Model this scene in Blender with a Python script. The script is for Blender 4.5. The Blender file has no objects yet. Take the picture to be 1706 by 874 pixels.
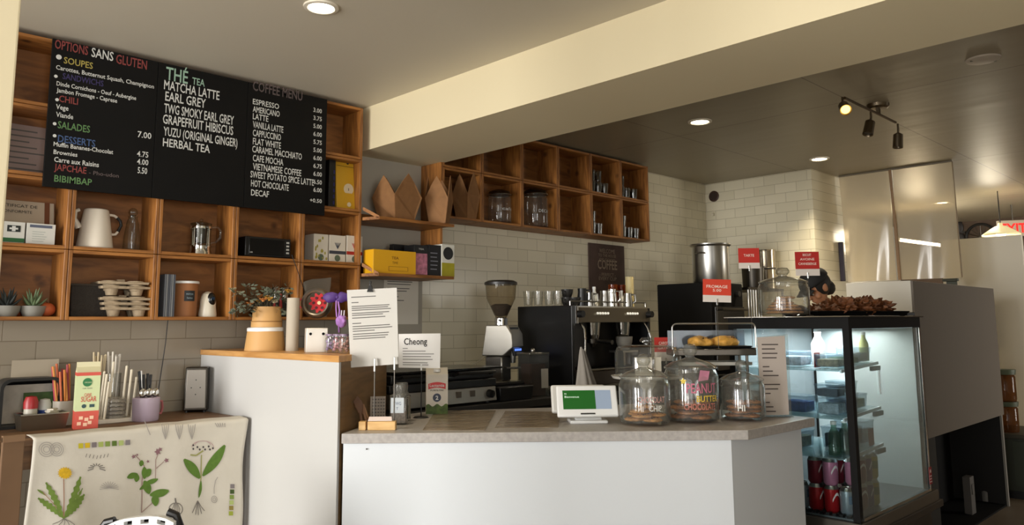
import bpy, math, random
from mathutils import Vector, Matrix, noise
random.seed(7)
C = bpy.context.scene.collection
PI = math.pi
def R(d): return math.radians(d)

# ------------------------------------------------------------------ camera calibration (1706 x 874)
F = 1285.056
H = 1.36
def _cal():
    V1 = (2170.0, 530.0); V2 = (-421.0, 548.0); P = (853.0, 376.0)
    x = Vector((V1[0]-P[0], -(V1[1]-P[1]), -F)).normalized()
    y = Vector((V2[0]-P[0], -(V2[1]-P[1]), -F)).normalized()
    z = x.cross(y).normalized(); y = z.cross(x)
    return Matrix((x, y, z))            # world = RW @ cam
RW = _cal()
CAM = Vector((0, 0, H))
def ray(px, py): return RW @ Vector(((px-853.0)/F, -(py-376.0)/F, -1.0))
def at(px, py, x=None, y=None, z=None, d=None):
    r = ray(px, py)
    if z is not None: t = (z-H)/r.z
    elif y is not None: t = y/r.y
    elif x is not None: t = x/r.x
    else: t = d
    return CAM + r*t

# ------------------------------------------------------------------ materials
def lin(c):
    c = c/255.0
    return c/12.92 if c <= 0.04045 else ((c+0.055)/1.055)**2.4
def rgb(c): return (lin(c[0]), lin(c[1]), lin(c[2]), 1.0)
MATS = {}
def mat(name, col=(200,200,200), rough=0.5, metal=0.0, spec=0.5, emit=None, estr=0.0, bump=0.0, bscale=80.0, vary=0.0, vscale=12.0, coat=0.0, stretch=None):
    if name in MATS: return MATS[name]
    m = bpy.data.materials.new(name); m.use_nodes = True
    nt = m.node_tree; bs = nt.nodes['Principled BSDF']
    bs.inputs['Base Color'].default_value = rgb(col)
    bs.inputs['Roughness'].default_value = rough
    bs.inputs['Metallic'].default_value = metal
    bs.inputs['Specular IOR Level'].default_value = spec
    if coat: bs.inputs['Coat Weight'].default_value = coat
    if emit is not None:
        bs.inputs['Emission Color'].default_value = rgb(emit)
        bs.inputs['Emission Strength'].default_value = estr
    if vary or bump:
        tc = nt.nodes.new('ShaderNodeTexCoord')
        mp = nt.nodes.new('ShaderNodeMapping')
        if stretch: mp.inputs['Scale'].default_value = stretch
        nt.links.new(tc.outputs['Object'], mp.inputs['Vector'])
    if vary:
        n = nt.nodes.new('ShaderNodeTexNoise'); n.inputs['Scale'].default_value = vscale; n.inputs['Detail'].default_value = 5
        nt.links.new(mp.outputs[0], n.inputs['Vector'])
        cr = nt.nodes.new('ShaderNodeValToRGB')
        k0 = max(0.0, 1-vary); k1 = 1+vary*0.6
        a = rgb(col)
        cr.color_ramp.elements[0].position = 0.3; cr.color_ramp.elements[1].position = 0.7
        cr.color_ramp.elements[0].color = (a[0]*k0, a[1]*k0, a[2]*k0, 1)
        cr.color_ramp.elements[1].color = (min(1,a[0]*k1), min(1,a[1]*k1), min(1,a[2]*k1), 1)
        nt.links.new(n.outputs['Fac'], cr.inputs[0]); nt.links.new(cr.outputs[0], bs.inputs['Base Color'])
    if bump:
        n2 = nt.nodes.new('ShaderNodeTexNoise'); n2.inputs['Scale'].default_value = bscale; n2.inputs['Detail'].default_value = 4
        nt.links.new(mp.outputs[0], n2.inputs['Vector'])
        bp = nt.nodes.new('ShaderNodeBump'); bp.inputs['Strength'].default_value = bump; bp.inputs['Distance'].default_value = 0.01
        nt.links.new(n2.outputs['Fac'], bp.inputs['Height']); nt.links.new(bp.outputs[0], bs.inputs['Normal'])
    MATS[name] = m
    return m

def wood(name, dark, light, scale=(3, 26, 26), rough=0.5, knots=True):
    """pine-like planks: stretched noise along local X plus a few knots"""
    if name in MATS: return MATS[name]
    m = bpy.data.materials.new(name); m.use_nodes = True
    nt = m.node_tree; bs = nt.nodes['Principled BSDF']; L = nt.links.new
    tc = nt.nodes.new('ShaderNodeTexCoord'); mp = nt.nodes.new('ShaderNodeMapping')
    mp.inputs['Scale'].default_value = scale
    L(tc.outputs['Object'], mp.inputs['Vector'])
    n = nt.nodes.new('ShaderNodeTexNoise'); n.inputs['Scale'].default_value = 1.6; n.inputs['Detail'].default_value = 7; n.inputs['Distortion'].default_value = 0.7
    L(mp.outputs[0], n.inputs['Vector'])
    cr = nt.nodes.new('ShaderNodeValToRGB')
    cr.color_ramp.elements[0].position = 0.32; cr.color_ramp.elements[1].position = 0.68
    cr.color_ramp.elements[0].color = rgb(dark); cr.color_ramp.elements[1].color = rgb(light)
    L(n.outputs['Fac'], cr.inputs[0])
    out = cr.outputs[0]
    if knots:
        v = nt.nodes.new('ShaderNodeTexVoronoi'); v.inputs['Scale'].default_value = 5.2
        L(tc.outputs['Object'], v.inputs['Vector'])
        k = nt.nodes.new('ShaderNodeValToRGB')
        k.color_ramp.elements[0].position = 0.05; k.color_ramp.elements[0].color = (0.25,0.2,0.15,1)
        k.color_ramp.elements[1].position = 0.14; k.color_ramp.elements[1].color = (1,1,1,1)
        L(v.outputs['Distance'], k.inputs[0])
        mx = nt.nodes.new('ShaderNodeMix'); mx.data_type = 'RGBA'; mx.blend_type = 'MULTIPLY'; mx.inputs[0].default_value = 0.85
        L(out, mx.inputs[6]); L(k.outputs[0], mx.inputs[7]); out = mx.outputs[2]
    L(out, bs.inputs['Base Color'])
    bs.inputs['Roughness'].default_value = rough
    bp = nt.nodes.new('ShaderNodeBump'); bp.inputs['Strength'].default_value = 0.15; bp.inputs['Distance'].default_value = 0.004
    L(n.outputs['Fac'], bp.inputs['Height']); L(bp.outputs[0], bs.inputs['Normal'])
    MATS[name] = m
    return m

def tile(name, ax, w=0.2, h=0.086, col=(226,218,194), col2=(217,209,184), grout=(186,177,152), rough=0.18):
    """glazed brick tiles on a wall; ax = horizontal axis of the wall"""
    m = bpy.data.materials.new(name); m.use_nodes = True
    nt = m.node_tree; bs = nt.nodes['Principled BSDF']; L = nt.links.new
    tc = nt.nodes.new('ShaderNodeTexCoord'); sp = nt.nodes.new('ShaderNodeSeparateXYZ'); cb = nt.nodes.new('ShaderNodeCombineXYZ')
    L(tc.outputs['Object'], sp.inputs[0]); L(sp.outputs[ax], cb.inputs[0]); L(sp.outputs[2], cb.inputs[1])
    b = nt.nodes.new('ShaderNodeTexBrick'); b.inputs['Scale'].default_value = 1.0
    b.inputs['Brick Width'].default_value = w; b.inputs['Row Height'].default_value = h
    b.inputs['Mortar Size'].default_value = 0.0024; b.inputs['Mortar Smooth'].default_value = 0.3
    b.inputs['Color1'].default_value = rgb(col); b.inputs['Color2'].default_value = rgb(col2); b.inputs['Mortar'].default_value = rgb(grout)
    L(cb.outputs[0], b.inputs['Vector'])
    L(b.outputs['Color'], bs.inputs['Base Color'])
    n = nt.nodes.new('ShaderNodeTexNoise'); n.inputs['Scale'].default_value = 9
    L(cb.outputs[0], n.inputs['Vector'])
    mm = nt.nodes.new('ShaderNodeMath'); mm.operation = 'MULTIPLY_ADD'; mm.inputs[1].default_value = -1.0
    L(b.outputs['Fac'], mm.inputs[0]); 
    m2 = nt.nodes.new('ShaderNodeMath'); m2.operation = 'MULTIPLY'; m2.inputs[1].default_value = 0.5
    L(n.outputs['Fac'], m2.inputs[0]); L(m2.outputs[0], mm.inputs[2])
    bp = nt.nodes.new('ShaderNodeBump'); bp.inputs['Strength'].default_value = 0.35; bp.inputs['Distance'].default_value = 0.004
    L(mm.outputs[0], bp.inputs['Height']); L(bp.outputs[0], bs.inputs['Normal'])
    bs.inputs['Roughness'].default_value = rough
    MATS[name] = m
    return m

def glass(name, tint=(238,242,240), gl=0.9, rough=0.03, body=0.0, bodycol=(230,230,225)):
    """thin clear glass: fresnel mix of straight-through and mirror"""
    if name in MATS: return MATS[name]
    m = bpy.data.materials.new(name); m.use_nodes = True
    nt = m.node_tree; L = nt.links.new
    nt.nodes.remove(nt.nodes['Principled BSDF'])
    out = nt.nodes['Material Output']
    t = nt.nodes.new('ShaderNodeBsdfTransparent'); g = nt.nodes.new('ShaderNodeBsdfGlossy'); g.inputs['Roughness'].default_value = rough
    lw = nt.nodes.new('ShaderNodeLayerWeight'); lw.inputs['Blend'].default_value = 0.42
    cr = nt.nodes.new('ShaderNodeValToRGB')
    a = rgb(tint)
    cr.color_ramp.elements[0].position = 0.25; cr.color_ramp.elements[0].color = a
    cr.color_ramp.elements[1].position = 0.97; cr.color_ramp.elements[1].color = (a[0]*0.72, a[1]*0.74, a[2]*0.73, 1)
    L(lw.outputs['Facing'], cr.inputs[0]); L(cr.outputs[0], t.inputs['Color'])
    l2 = nt.nodes.new('ShaderNodeLayerWeight'); l2.inputs['Blend'].default_value = 0.5
    pw = nt.nodes.new('ShaderNodeMath'); pw.operation = 'POWER'; pw.inputs[1].default_value = 5.0
    L(l2.outputs['Facing'], pw.inputs[0])
    mu = nt.nodes.new('ShaderNodeMath'); mu.operation = 'MULTIPLY_ADD'; mu.inputs[1].default_value = 0.95*gl; mu.inputs[2].default_value = 0.045*gl; mu.use_clamp = True
    L(pw.outputs[0], mu.inputs[0])
    mx = nt.nodes.new('ShaderNodeMixShader'); L(mu.outputs[0], mx.inputs[0]); L(t.outputs[0], mx.inputs[1]); L(g.outputs[0], mx.inputs[2])
    last = mx
    if body:
        d = nt.nodes.new('ShaderNodeBsdfDiffuse'); d.inputs['Color'].default_value = rgb(bodycol)
        m2 = nt.nodes.new('ShaderNodeMixShader'); m2.inputs[0].default_value = body
        L(mx.outputs[0], m2.inputs[1]); L(d.outputs[0], m2.inputs[2]); last = m2
    L(last.outputs[0], out.inputs['Surface'])
    MATS[name] = m
    return m

# ------------------------------------------------------------------ mesh builder
class B:
    def __init__(s): s.v = []; s.f = []; s.m = []; s.T = Matrix()
    def add(s, vs, fs, m=0):
        o = len(s.v)
        s.v += [s.T @ Vector(v) for v in vs]
        s.f += [tuple(i+o for i in f) for f in fs]; s.m += [m]*len(fs)
        return s
    def box(s, c, d, m=0, rot=None):
        x, y, z = d[0]/2, d[1]/2, d[2]/2
        vs = [Vector((i*x, j*y, k*z)) for i in (-1,1) for j in (-1,1) for k in (-1,1)]
        if rot is not None: vs = [rot @ v for v in vs]
        vs = [v+Vector(c) for v in vs]
        return s.add(vs, [(0,1,3,2),(4,6,7,5),(0,4,5,1),(2,3,7,6),(0,2,6,4),(1,5,7,3)], m)
    def mm(s, a, b, m=0):
        a, b = Vector(a), Vector(b)
        return s.box((a+b)/2, [abs(q) for q in (b-a)], m)
    def cyl(s, p0, p1, r0, r1=None, n=20, m=0, caps=True):
        if r1 is None: r1 = r0
        p0, p1 = Vector(p0), Vector(p1); a = (p1-p0).normalized()
        u = a.orthogonal().normalized(); w = a.cross(u)
        vs = []
        for p, r in ((p0, r0), (p1, r1)):
            for i in range(n):
                t = 2*PI*i/n; vs.append(p+(u*math.cos(t)+w*math.sin(t))*r)
        fs = [(i, (i+1)%n, n+(i+1)%n, n+i) for i in range(n)]
        if caps: fs += [tuple(range(n))[::-1], tuple(range(n, 2*n))]
        return s.add(vs, fs, m)
    def lathe(s, prof, c=(0,0,0), n=36, m=0, sq=1.0):
        c = Vector(c); vs = []; rows = []
        for r, z in prof:
            if r <= 1e-6: rows.append([len(vs)]); vs.append(c+Vector((0,0,z)))
            else:
                rows.append(list(range(len(vs), len(vs)+n)))
                for i in range(n):
                    t = 2*PI*i/n; vs.append(c+Vector((r*math.cos(t), r*math.sin(t)*sq, z)))
        fs = []
        for a, b in zip(rows, rows[1:]):
            for i in range(n):
                j = (i+1) % n
                if len(a) == 1 and len(b) == 1: continue
                if len(a) == 1: fs.append((a[0], b[j], b[i]))
                elif len(b) == 1: fs.append((a[i], a[j], b[0]))
                else: fs.append((a[i], a[j], b[j], b[i]))
        return s.add(vs, fs, m)
    def tube(s, pts, r, n=8, m=0, closed=False):
        pts = [Vector(p) for p in pts]; k = len(pts)
        rs = r if isinstance(r, (list, tuple)) else [r]*k
        t0 = (pts[1]-pts[0]).normalized(); u = t0.orthogonal().normalized(); vs = []
        for i, p in enumerate(pts):
            if closed: t = (pts[(i+1) % k]-pts[i-1]).normalized()
            elif i == 0: t = t0
            elif i == k-1: t = (pts[-1]-pts[-2]).normalized()
            else: t = ((pts[i+1]-p).normalized()+(p-pts[i-1]).normalized()).normalized()
            u = (u-t*u.dot(t)).normalized(); w = t.cross(u)
            for j in range(n):
                a = 2*PI*j/n; vs.append(p+(u*math.cos(a)+w*math.sin(a))*rs[i])
        fs = []
        for i in range(k if closed else k-1):
            q = (i+1) % k
            for j in range(n): fs.append((i*n+j, i*n+(j+1) % n, q*n+(j+1) % n, q*n+j))
        if not closed: fs += [tuple(range(n))[::-1], tuple(range((k-1)*n, k*n))]
        return s.add(vs, fs, m)
    def ext(s, poly, vec, m=0):
        p = [Vector(q) for q in poly]; v = Vector(vec); n = len(p)
        return s.add(p+[q+v for q in p], [tuple(range(n))[::-1], tuple(range(n, 2*n))]+[(i, (i+1) % n, n+(i+1) % n, n+i) for i in range(n)], m)
    def prism(s, poly, z0, z1, m=0):
        return s.ext([(x, y, z0) for x, y in poly], (0, 0, z1-z0), m)
    def blob(s, c, r, amp=0.0, fr=20.0, nu=16, nv=10, m=0, seed=0.0):
        c = Vector(c); r = (r, r, r) if not isinstance(r, (tuple, list)) else r
        vs = [None]*0; rows = []
        for i in range(nv+1):
            ph = PI*i/nv
            if i in (0, nv): rows.append([len(vs)]*nu); ds = [Vector((0,0,math.cos(ph)))]
            else:
                rows.append(list(range(len(vs), len(vs)+nu)))
                ds = [Vector((math.sin(ph)*math.cos(2*PI*j/nu), math.sin(ph)*math.sin(2*PI*j/nu), math.cos(ph))) for j in range(nu)]
            for d in ds:
                p = Vector((d.x*r[0], d.y*r[1], d.z*r[2]))
                k = 1+amp*noise.noise((p+Vector((seed, seed*1.7, 0)))*fr) if amp else 1
                vs.append(c+p*k)
        fs = []
        for i in range(nv):
            for j in range(nu):
                q = (j+1) % nu
                f = [rows[i][j], rows[i+1][j], rows[i+1][q], rows[i][q]]
                f = tuple(dict.fromkeys(f))
                if len(f) > 2: fs.append(f)
        return s.add(vs, fs, m)
    def grid(s, fn, nu, nv, m=0):
        vs = [fn(i/nu, j/nv) for j in range(nv+1) for i in range(nu+1)]
        w = nu+1
        return s.add(vs, [(j*w+i, j*w+i+1, (j+1)*w+i+1, (j+1)*w+i) for j in range(nv) for i in range(nu)], m)
    def text(s, body, o, u, v, width=None, height=0.02, m=0, fit=None, bold=0.0, bend=None, align='L'):
        """flat lettering: o = lower-left corner, u / v = unit axes"""
        cu = bpy.data.curves.new('txt', 'FONT'); cu.body = body; cu.resolution_u = 2
        if bold: cu.offset = bold
        ob = bpy.data.objects.new('txt', cu); C.objects.link(ob)
        dg = bpy.context.evaluated_depsgraph_get(); dg.update()
        me = bpy.data.meshes.new_from_object(ob.evaluated_get(dg))
        vs = [q.co.copy() for q in me.vertices]; fs = [tuple(p.vertices) for p in me.polygons]
        bpy.data.objects.remove(ob); bpy.data.curves.remove(cu); bpy.data.meshes.remove(me)
        if not vs: return s
        x0 = min(q.x for q in vs); x1 = max(q.x for q in vs); hh = 0.72
        sy = height/hh; sx = sy if width is None else width/(x1-x0)
        o, u, v = Vector(o), Vector(u).normalized(), Vector(v).normalized()
        W = (x1-x0)*sx; off = -W/2 if align == 'C' else 0
        pts = []
        for q in vs:
            X, Y = (q.x-x0)*sx+off, q.y*sy
            if bend: pts.append(bend(X, Y))
            else: pts.append(o+u*X+v*Y)
        return s.add(pts, fs, m)
    def obj(s, name, mats, parent=None, loc=None, rz=0.0, smooth=35, bevel=0.0, solid=0.0, sub=0, seg=2):
        me = bpy.data.meshes.new(name); me.from_pydata([tuple(v) for v in s.v], [], s.f)
        if not isinstance(mats, (list, tuple)): mats = [mats]
        for q in mats: me.materials.append(q)
        me.polygons.foreach_set('material_index', s.m)
        if smooth:
            me.shade_smooth(); me.set_sharp_from_angle(angle=R(smooth))
        me.update()
        o = bpy.data.objects.new(name, me); C.objects.link(o)
        if parent is not None: o.parent = parent
        if loc is not None: o.location = loc
        o.rotation_euler = (0, 0, rz)
        if solid:
            q = o.modifiers.new('thickness', 'SOLIDIFY'); q.thickness = solid; q.offset = 0
        if bevel:
            q = o.modifiers.new('bevel', 'BEVEL'); q.width = bevel; q.segments = seg; q.limit_method = 'ANGLE'; q.angle_limit = R(40)
            q.harden_normals = False
        if sub:
            q = o.modifiers.new('sub', 'SUBSURF'); q.levels = sub; q.render_levels = sub
        return o

def thing(name, label, cat, loc=(0,0,0), rz=0.0, group=None):
    o = bpy.data.objects.new(name, None); C.objects.link(o); o.empty_display_size = 0.05
    o.location = loc; o.rotation_euler = (0, 0, rz)
    o['label'] = label; o['category'] = cat
    if group: o['group'] = group
    return o
def tag(o, label, cat, group=None):
    o['label'] = label; o['category'] = cat
    if group: o['group'] = group
    return o
def structure(o): o['kind'] = 'structure'; return o
def copy_tree(o, parent=None):
    c = o.copy(); C.objects.link(c)
    if parent is not None: c.parent = parent
    for ch in list(o.children): copy_tree(ch, c)
    return c
FC = -R(44.5)          # turned to face along the diagonal counter front
UF = Vector((math.cos(FC), math.sin(FC), 0))
UZ = Vector((0, 0, 1)); UX = Vector((1, 0, 0))
# ------------------------------------------------------------------ common materials
paint_cream = mat('paint_cream', (228,214,178), 0.6, bump=0.03, bscale=30)
paint_wall = mat('paint_wall', (176,170,156), 0.65)
paint_ceiling = mat('paint_ceiling', (206,198,180), 0.6, bump=0.06, bscale=6)
white_lam = mat('white_laminate', (213,217,220), 0.35, spec=0.4)
pine = wood('pine', (116,70,28), (172,114,54))
pine_z = wood('pine_upright', (116,70,28), (172,114,54), scale=(26,26,3))
pine_back = wood('pine_back', (104,64,28), (152,100,50), scale=(3,26,14))
oak_top = wood('oak_top', (176,124,66), (206,156,94), scale=(26,3,26), knots=False, rough=0.4)
brown_board = wood('brown_board', (104,78,48), (128,98,62), scale=(3,3,20), knots=False)
counter_top = mat('counter_stone', (170,164,158), 0.4, vary=0.16, vscale=60, bump=0.02)
black_plastic = mat('black_plastic', (17,17,18), 0.4)
black_gloss = mat('black_gloss', (12,12,13), 0.15)
black_matte = mat('black_matte', (12,11,11), 0.8, spec=0.2)
dark_top = mat('dark_worktop', (42,40,38), 0.45, vary=0.15)
steel = mat('brushed_steel', (176,174,168), 0.28, metal=1.0)
steel_dark = mat('dark_steel', (84,80,74), 0.35, metal=1.0)
chrome = mat('chrome', (215,214,210), 0.09, metal=1.0)
white_plastic = mat('white_plastic', (228,228,226), 0.35)
white_ceramic = mat('white_ceramic', (232,228,218), 0.18)
paper = mat('white_paper', (214,210,202), 0.8)
paper_grey = mat('grey_paper', (190,184,176), 0.8)
ink = mat('ink', (38,36,34), 0.7)
ink_soft = mat('ink_soft', (96,92,88), 0.8)
kraft = mat('kraft_paper', (142,100,60), 0.8, vary=0.1, vscale=30)
kraft_lt = mat('kraft_light', (198,158,104), 0.75, vary=0.06, vscale=30)
red_card = mat('red_card', (186,38,24), 0.6)
clear = glass('clear_glass')
clear_jar = glass('jar_glass', tint=(247,247,245), gl=1.6, rough=0.05, body=0.03)
pane_glass = glass('pane_glass', tint=(226,236,234), gl=0.9)
chalk_white = mat('chalk_white', (205,205,200), 0.9)

# ------------------------------------------------------------------ room shell
YW = 3.905
ZC1, ZC2 = 2.632, 2.672
b = B(); b.mm((-2.2,-3.4,-0.1), (11.7,4.1,0)); floor = structure(b.obj('floor', mat('floor_tile', (134,120,104), 0.4, vary=0.12, vscale=4), smooth=0))
ceil_m = paint_ceiling
b = B(); b.mm((-2.2,-3.4,ZC1), (2.6,4.1,2.8)); structure(b.obj('ceiling_front', ceil_m, smooth=0))
# the back ceiling: panels with fine seams, slightly rippled sheen
cm = bpy.data.materials.new('ceiling_panels'); cm.use_nodes = True
nt = cm.node_tree; bs = nt.nodes['Principled BSDF']; L = nt.links.new
tc = nt.nodes.new('ShaderNodeTexCoord'); bk = nt.nodes.new('ShaderNodeTexBrick')
bk.inputs['Scale'].default_value = 1; bk.inputs['Brick Width'].default_value = 2.4; bk.inputs['Row Height'].default_value = 1.2
bk.inputs['Mortar Size'].default_value = 0.004; bk.offset = 0.0
bk.inputs['Color1'].default_value = rgb((150,140,118)); bk.inputs['Color2'].default_value = rgb((150,140,118)); bk.inputs['Mortar'].default_value = rgb((104,94,78))
mp = nt.nodes.new('ShaderNodeMapping'); mp.inputs['Location'].default_value = (0.2, 0.62, 0)
L(tc.outputs['Object'], mp.inputs[0]); L(mp.outputs[0], bk.inputs['Vector']); L(bk.outputs['Color'], bs.inputs['Base Color'])
nz = nt.nodes.new('ShaderNodeTexNoise'); nz.inputs['Scale'].default_value = 1.0; nz.inputs['Detail'].default_value = 2
mp2 = nt.nodes.new('ShaderNodeMapping'); mp2.inputs['Scale'].default_value = (3.2, 0.7, 1); L(tc.outputs['Object'], mp2.inputs[0]); L(mp2.outputs[0], nz.inputs['Vector'])
bp = nt.nodes.new('ShaderNodeBump'); bp.inputs['Strength'].default_value = 0.5; bp.inputs['Distance'].default_value = 0.02
L(nz.outputs['Fac'], bp.inputs['Height']); L(bp.outputs[0], bs.inputs['Normal']); bs.inputs['Roughness'].default_value = 0.42
b = B(); b.mm((2.9,-3.4,ZC2), (11.7,4.1,2.8)); structure(b.obj('ceiling_back', cm, smooth=0))
# dropped beam between the two ceilings
b = B(); b.mm((2.5,-3.4,2.374), (3.055,YW,2.8)); structure(b.obj('trim_1', paint_cream, smooth=0))
# north wall: tiles, painted strip beside the crate shelves, tiles again
tw = tile('tile_north', 0)
tl = tile('tile_north_left', 0, w=0.26, h=0.1, col=(152,142,126), col2=(146,136,119), grout=(122,111,94))  # cream tiles darkened in colour to carry the shade on this stretch
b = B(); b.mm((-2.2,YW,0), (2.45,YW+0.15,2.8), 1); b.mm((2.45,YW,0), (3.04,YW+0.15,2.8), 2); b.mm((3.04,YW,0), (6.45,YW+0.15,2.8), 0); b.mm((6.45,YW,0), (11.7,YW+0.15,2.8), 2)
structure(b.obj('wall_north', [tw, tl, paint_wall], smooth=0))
b = B(); b.mm((6.45,2.86,0), (7.17,YW,ZC2)); structure(b.obj('wall_kitchen', [tile('tile_east', 1)], smooth=0))
b = B(); b.mm((11.5,-3.4,0), (11.7,4.1,2.8)); structure(b.obj('wall_east', mat('dark_brown_paint', (92,74,60), 0.7), smooth=0))
# shop front (behind and to the left of the camera): wall with two tall openings
wm = mat('paint_shopfront', (206,198,178), 0.7)
b = B()
b.mm((-2.2,-3.4,0), (-2.0,YW,0.25)); b.mm((-2.2,-3.4,2.5), (-2.0,YW,2.8)); b.mm((-2.2,-3.4,0.25), (-2.0,-2.2,2.5)); b.mm((-2.2,3.5,0.25), (-2.0,YW,2.5)); b.mm((-2.2,0.6,0.25), (-2.0,0.8,2.5))
structure(b.obj('wall_west', wm, smooth=0))
b = B()
b.mm((-2.0,-3.4,0), (11.7,-3.2,0.25)); b.mm((-2.0,-3.4,2.5), (11.7,-3.2,2.8)); b.mm((0.3,-3.4,0.25), (7.9,-3.2,2.5)); b.mm((10.5,-3.4,0.25), (11.7,-3.2,2.5)); b.mm((-2.0,-3.4,0.25), (-1.8,-3.2,2.5))
structure(b.obj('wall_south', wm, smooth=0))
fm = mat('window_frame_dark', (40,40,42), 0.4)
for i, (y0, y1) in enumerate(((-2.2,0.6), (0.8,3.5))):
    b = B()
    for y in (y0+0.03, (y0+y1)/2, y1-0.03): b.mm((-2.13,y-0.03,0.25), (-2.07,y+0.03,2.5))
    for z in (0.28, 2.47): b.mm((-2.13,y0,z-0.03), (-2.07,y1,z+0.03))
    structure(b.obj('window_%d' % (i+1), fm, smooth=0))
b = B()
for x in (-1.77, -0.75, 0.27): b.mm((x-0.03,-3.33,0.25), (x+0.03,-3.27,2.5))
for z in (0.28, 2.47): b.mm((-1.8,-3.33,z-0.03), (0.3,-3.27,z+0.03))
structure(b.obj('window_3', fm, smooth=0))  # unseen window added to light the pillar's south face
b = B()
for x in (7.93, 9.2, 10.47): b.mm((x-0.03,-3.33,0.25), (x+0.03,-3.27,2.5))
for z in (0.28, 2.47): b.mm((7.9,-3.33,z-0.03), (10.5,-3.27,z+0.03))
structure(b.obj('window_4', fm, smooth=0))  # unseen window added to light the back-room ceiling
# pillar at the left edge of the picture
p0 = at(17, 200, y=1.70)
pr = at(18, 235, y=1.62).x
b = B(); b.mm((-0.02,1.62,0), (pr,1.92,ZC1)); structure(b.obj('trim_2', paint_cream, smooth=0, bevel=0.004))

# ------------------------------------------------------------------ camera, world, daylight
cd = bpy.data.cameras.new('camera'); cam = bpy.data.objects.new('camera', cd); C.objects.link(cam)
cd.sensor_fit = 'HORIZONTAL'; cd.sensor_width = 36.0; cd.lens = F/1706.0*36.0
cd.shift_y = -(437.0-376.0)/1706.0; cd.clip_start = 0.02; cd.clip_end = 60
M4 = RW.to_4x4(); M4.translation = CAM; cam.matrix_world = M4
bpy.context.scene.camera = cam
w = bpy.data.worlds.new('world'); bpy.context.scene.world = w; w.use_nodes = True
wn = w.node_tree; bg = wn.nodes['Background']
bg.inputs['Color'].default_value = (0.97, 0.98, 1.0, 1); bg.inputs['Strength'].default_value = 0.8
def area(name, loc, rot, sx, sy, power, col):
    l = bpy.data.lights.new(name, 'AREA'); l.shape = 'RECTANGLE'; l.size = sx; l.size_y = sy; l.energy = power; l.color = col
    o = bpy.data.objects.new(name, l); C.objects.link(o); o.location = loc; o.rotation_euler = rot; return o
DAY = (1.0,0.985,0.955)
area('daylight_west_near', (-2.35,-0.8,1.4), (0,-PI/2,0), 2.2, 2.7, 24, DAY)
area('daylight_west_far', (-2.35,2.15,1.4), (0,-PI/2,0), 2.2, 2.6, 10, DAY)
area('daylight_street', (-10.0,1.4,2.0), (0,-PI/2,0), 4.0, 4.0, 1330, DAY)
area('pillar_fill', (-0.75,-3.55,1.4), Vector((0.17,1,0.02)).to_track_quat('-Z','Y').to_euler(), 2.0, 2.2, 22, DAY).data.spread = R(70)  # added light behind the south opening, spread narrowed onto the pillar
area('rear_ceiling_fill', (9.6,-3.6,1.3), (PI/2,0,0), 1.8, 2.0, 60, (1.0,0.94,0.84)).data.spread = R(90)  # added light behind the rear opening, brightens the far ceiling
area('ceiling_fill', (-4.6,0.9,0.05), Vector((0.9,0,0.5)).to_track_quat('-Z','Y').to_euler(), 4.0, 2.2, 225, (1.0,0.96,0.88))  # added low outdoor light, aimed up to brighten the front ceiling

sc = bpy.context.scene
sc.view_settings.view_transform = 'Standard'; sc.view_settings.look = 'None'; sc.view_settings.gamma = 1.0; sc.view_settings.use_curve_mapping = False
sc.view_settings.exposure = 0.0

# ------------------------------------------------------------------ ceiling fittings
lamp_lens = mat('lamp_lens', (255,250,235), 0.4, emit=(255,244,214), estr=14.0)
lamp_ring = mat('lamp_ring', (226,218,200), 0.4)
def downlight(x, y, zc, r, label, power):
    t = thing('downlight', label, 'ceiling light', (x, y, zc), group='recessed ceiling lights')
    b = B(); b.lathe([(r*0.72,-0.004), (r*0.78,-0.009), (r*0.98,-0.007), (r,0.0), (r*0.72,0.0), (r*0.72,-0.004)]); b.obj('trim_ring', lamp_ring, t)
    b = B(); b.lathe([(0,-0.0065), (r*0.5,-0.0062), (r*0.72,-0.003), (r*0.72,0.0)]); b.obj('lens', lamp_lens, t)
    l = bpy.data.lights.new('downlight_beam', 'SPOT'); l.energy = power; l.color = (1.0,0.86,0.62); l.spot_size = R(110); l.spot_blend = 0.8; l.shadow_soft_size = r*0.7
    o = bpy.data.objects.new('downlight_beam', l); C.objects.link(o); o.parent = t; o.location = (0,0,-0.02)
p = at(535, 11, z=ZC1); downlight(p.x, p.y, ZC1, 0.07, 'round lit downlight in the front ceiling above the menu board', 34)
p = at(1166, 202, z=ZC2); downlight(p.x, p.y, ZC2, 0.078, 'round lit downlight in the rear ceiling nearest the beam', 82)
p = at(1365, 264, z=ZC2); downlight(p.x, p.y, ZC2, 0.078, 'round lit downlight in the rear ceiling beside the tiled pillar', 84)
p = at(1497, 306, x=8.3); downlight(8.6, 1.2, ZC2, 0.078, 'small lit downlight far back over the white partition', 18)
downlight(9.4, 2.7, ZC2, 0.078, 'lit downlight above the back room behind the plastic curtain', 18)
# smoke detector plate
p = at(1638, 98, z=ZC2)
t = thing('ceiling_plate', 'flat round white cover plate with two screws on the rear ceiling', 'cover plate', (p.x, p.y, ZC2), FC)
b = B(); b.lathe([(0,-0.014), (0.06,-0.013), (0.076,-0.007), (0.08,0)]); b.obj('cover', mat('plate_white', (196,186,172), 0.5), t)
for s in (-1, 1):
    b = B(); b.cyl((s*0.06,0,-0.0135), (s*0.06,0,-0.008), 0.007, n=12); b.obj('screw', steel_dark, t)
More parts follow.
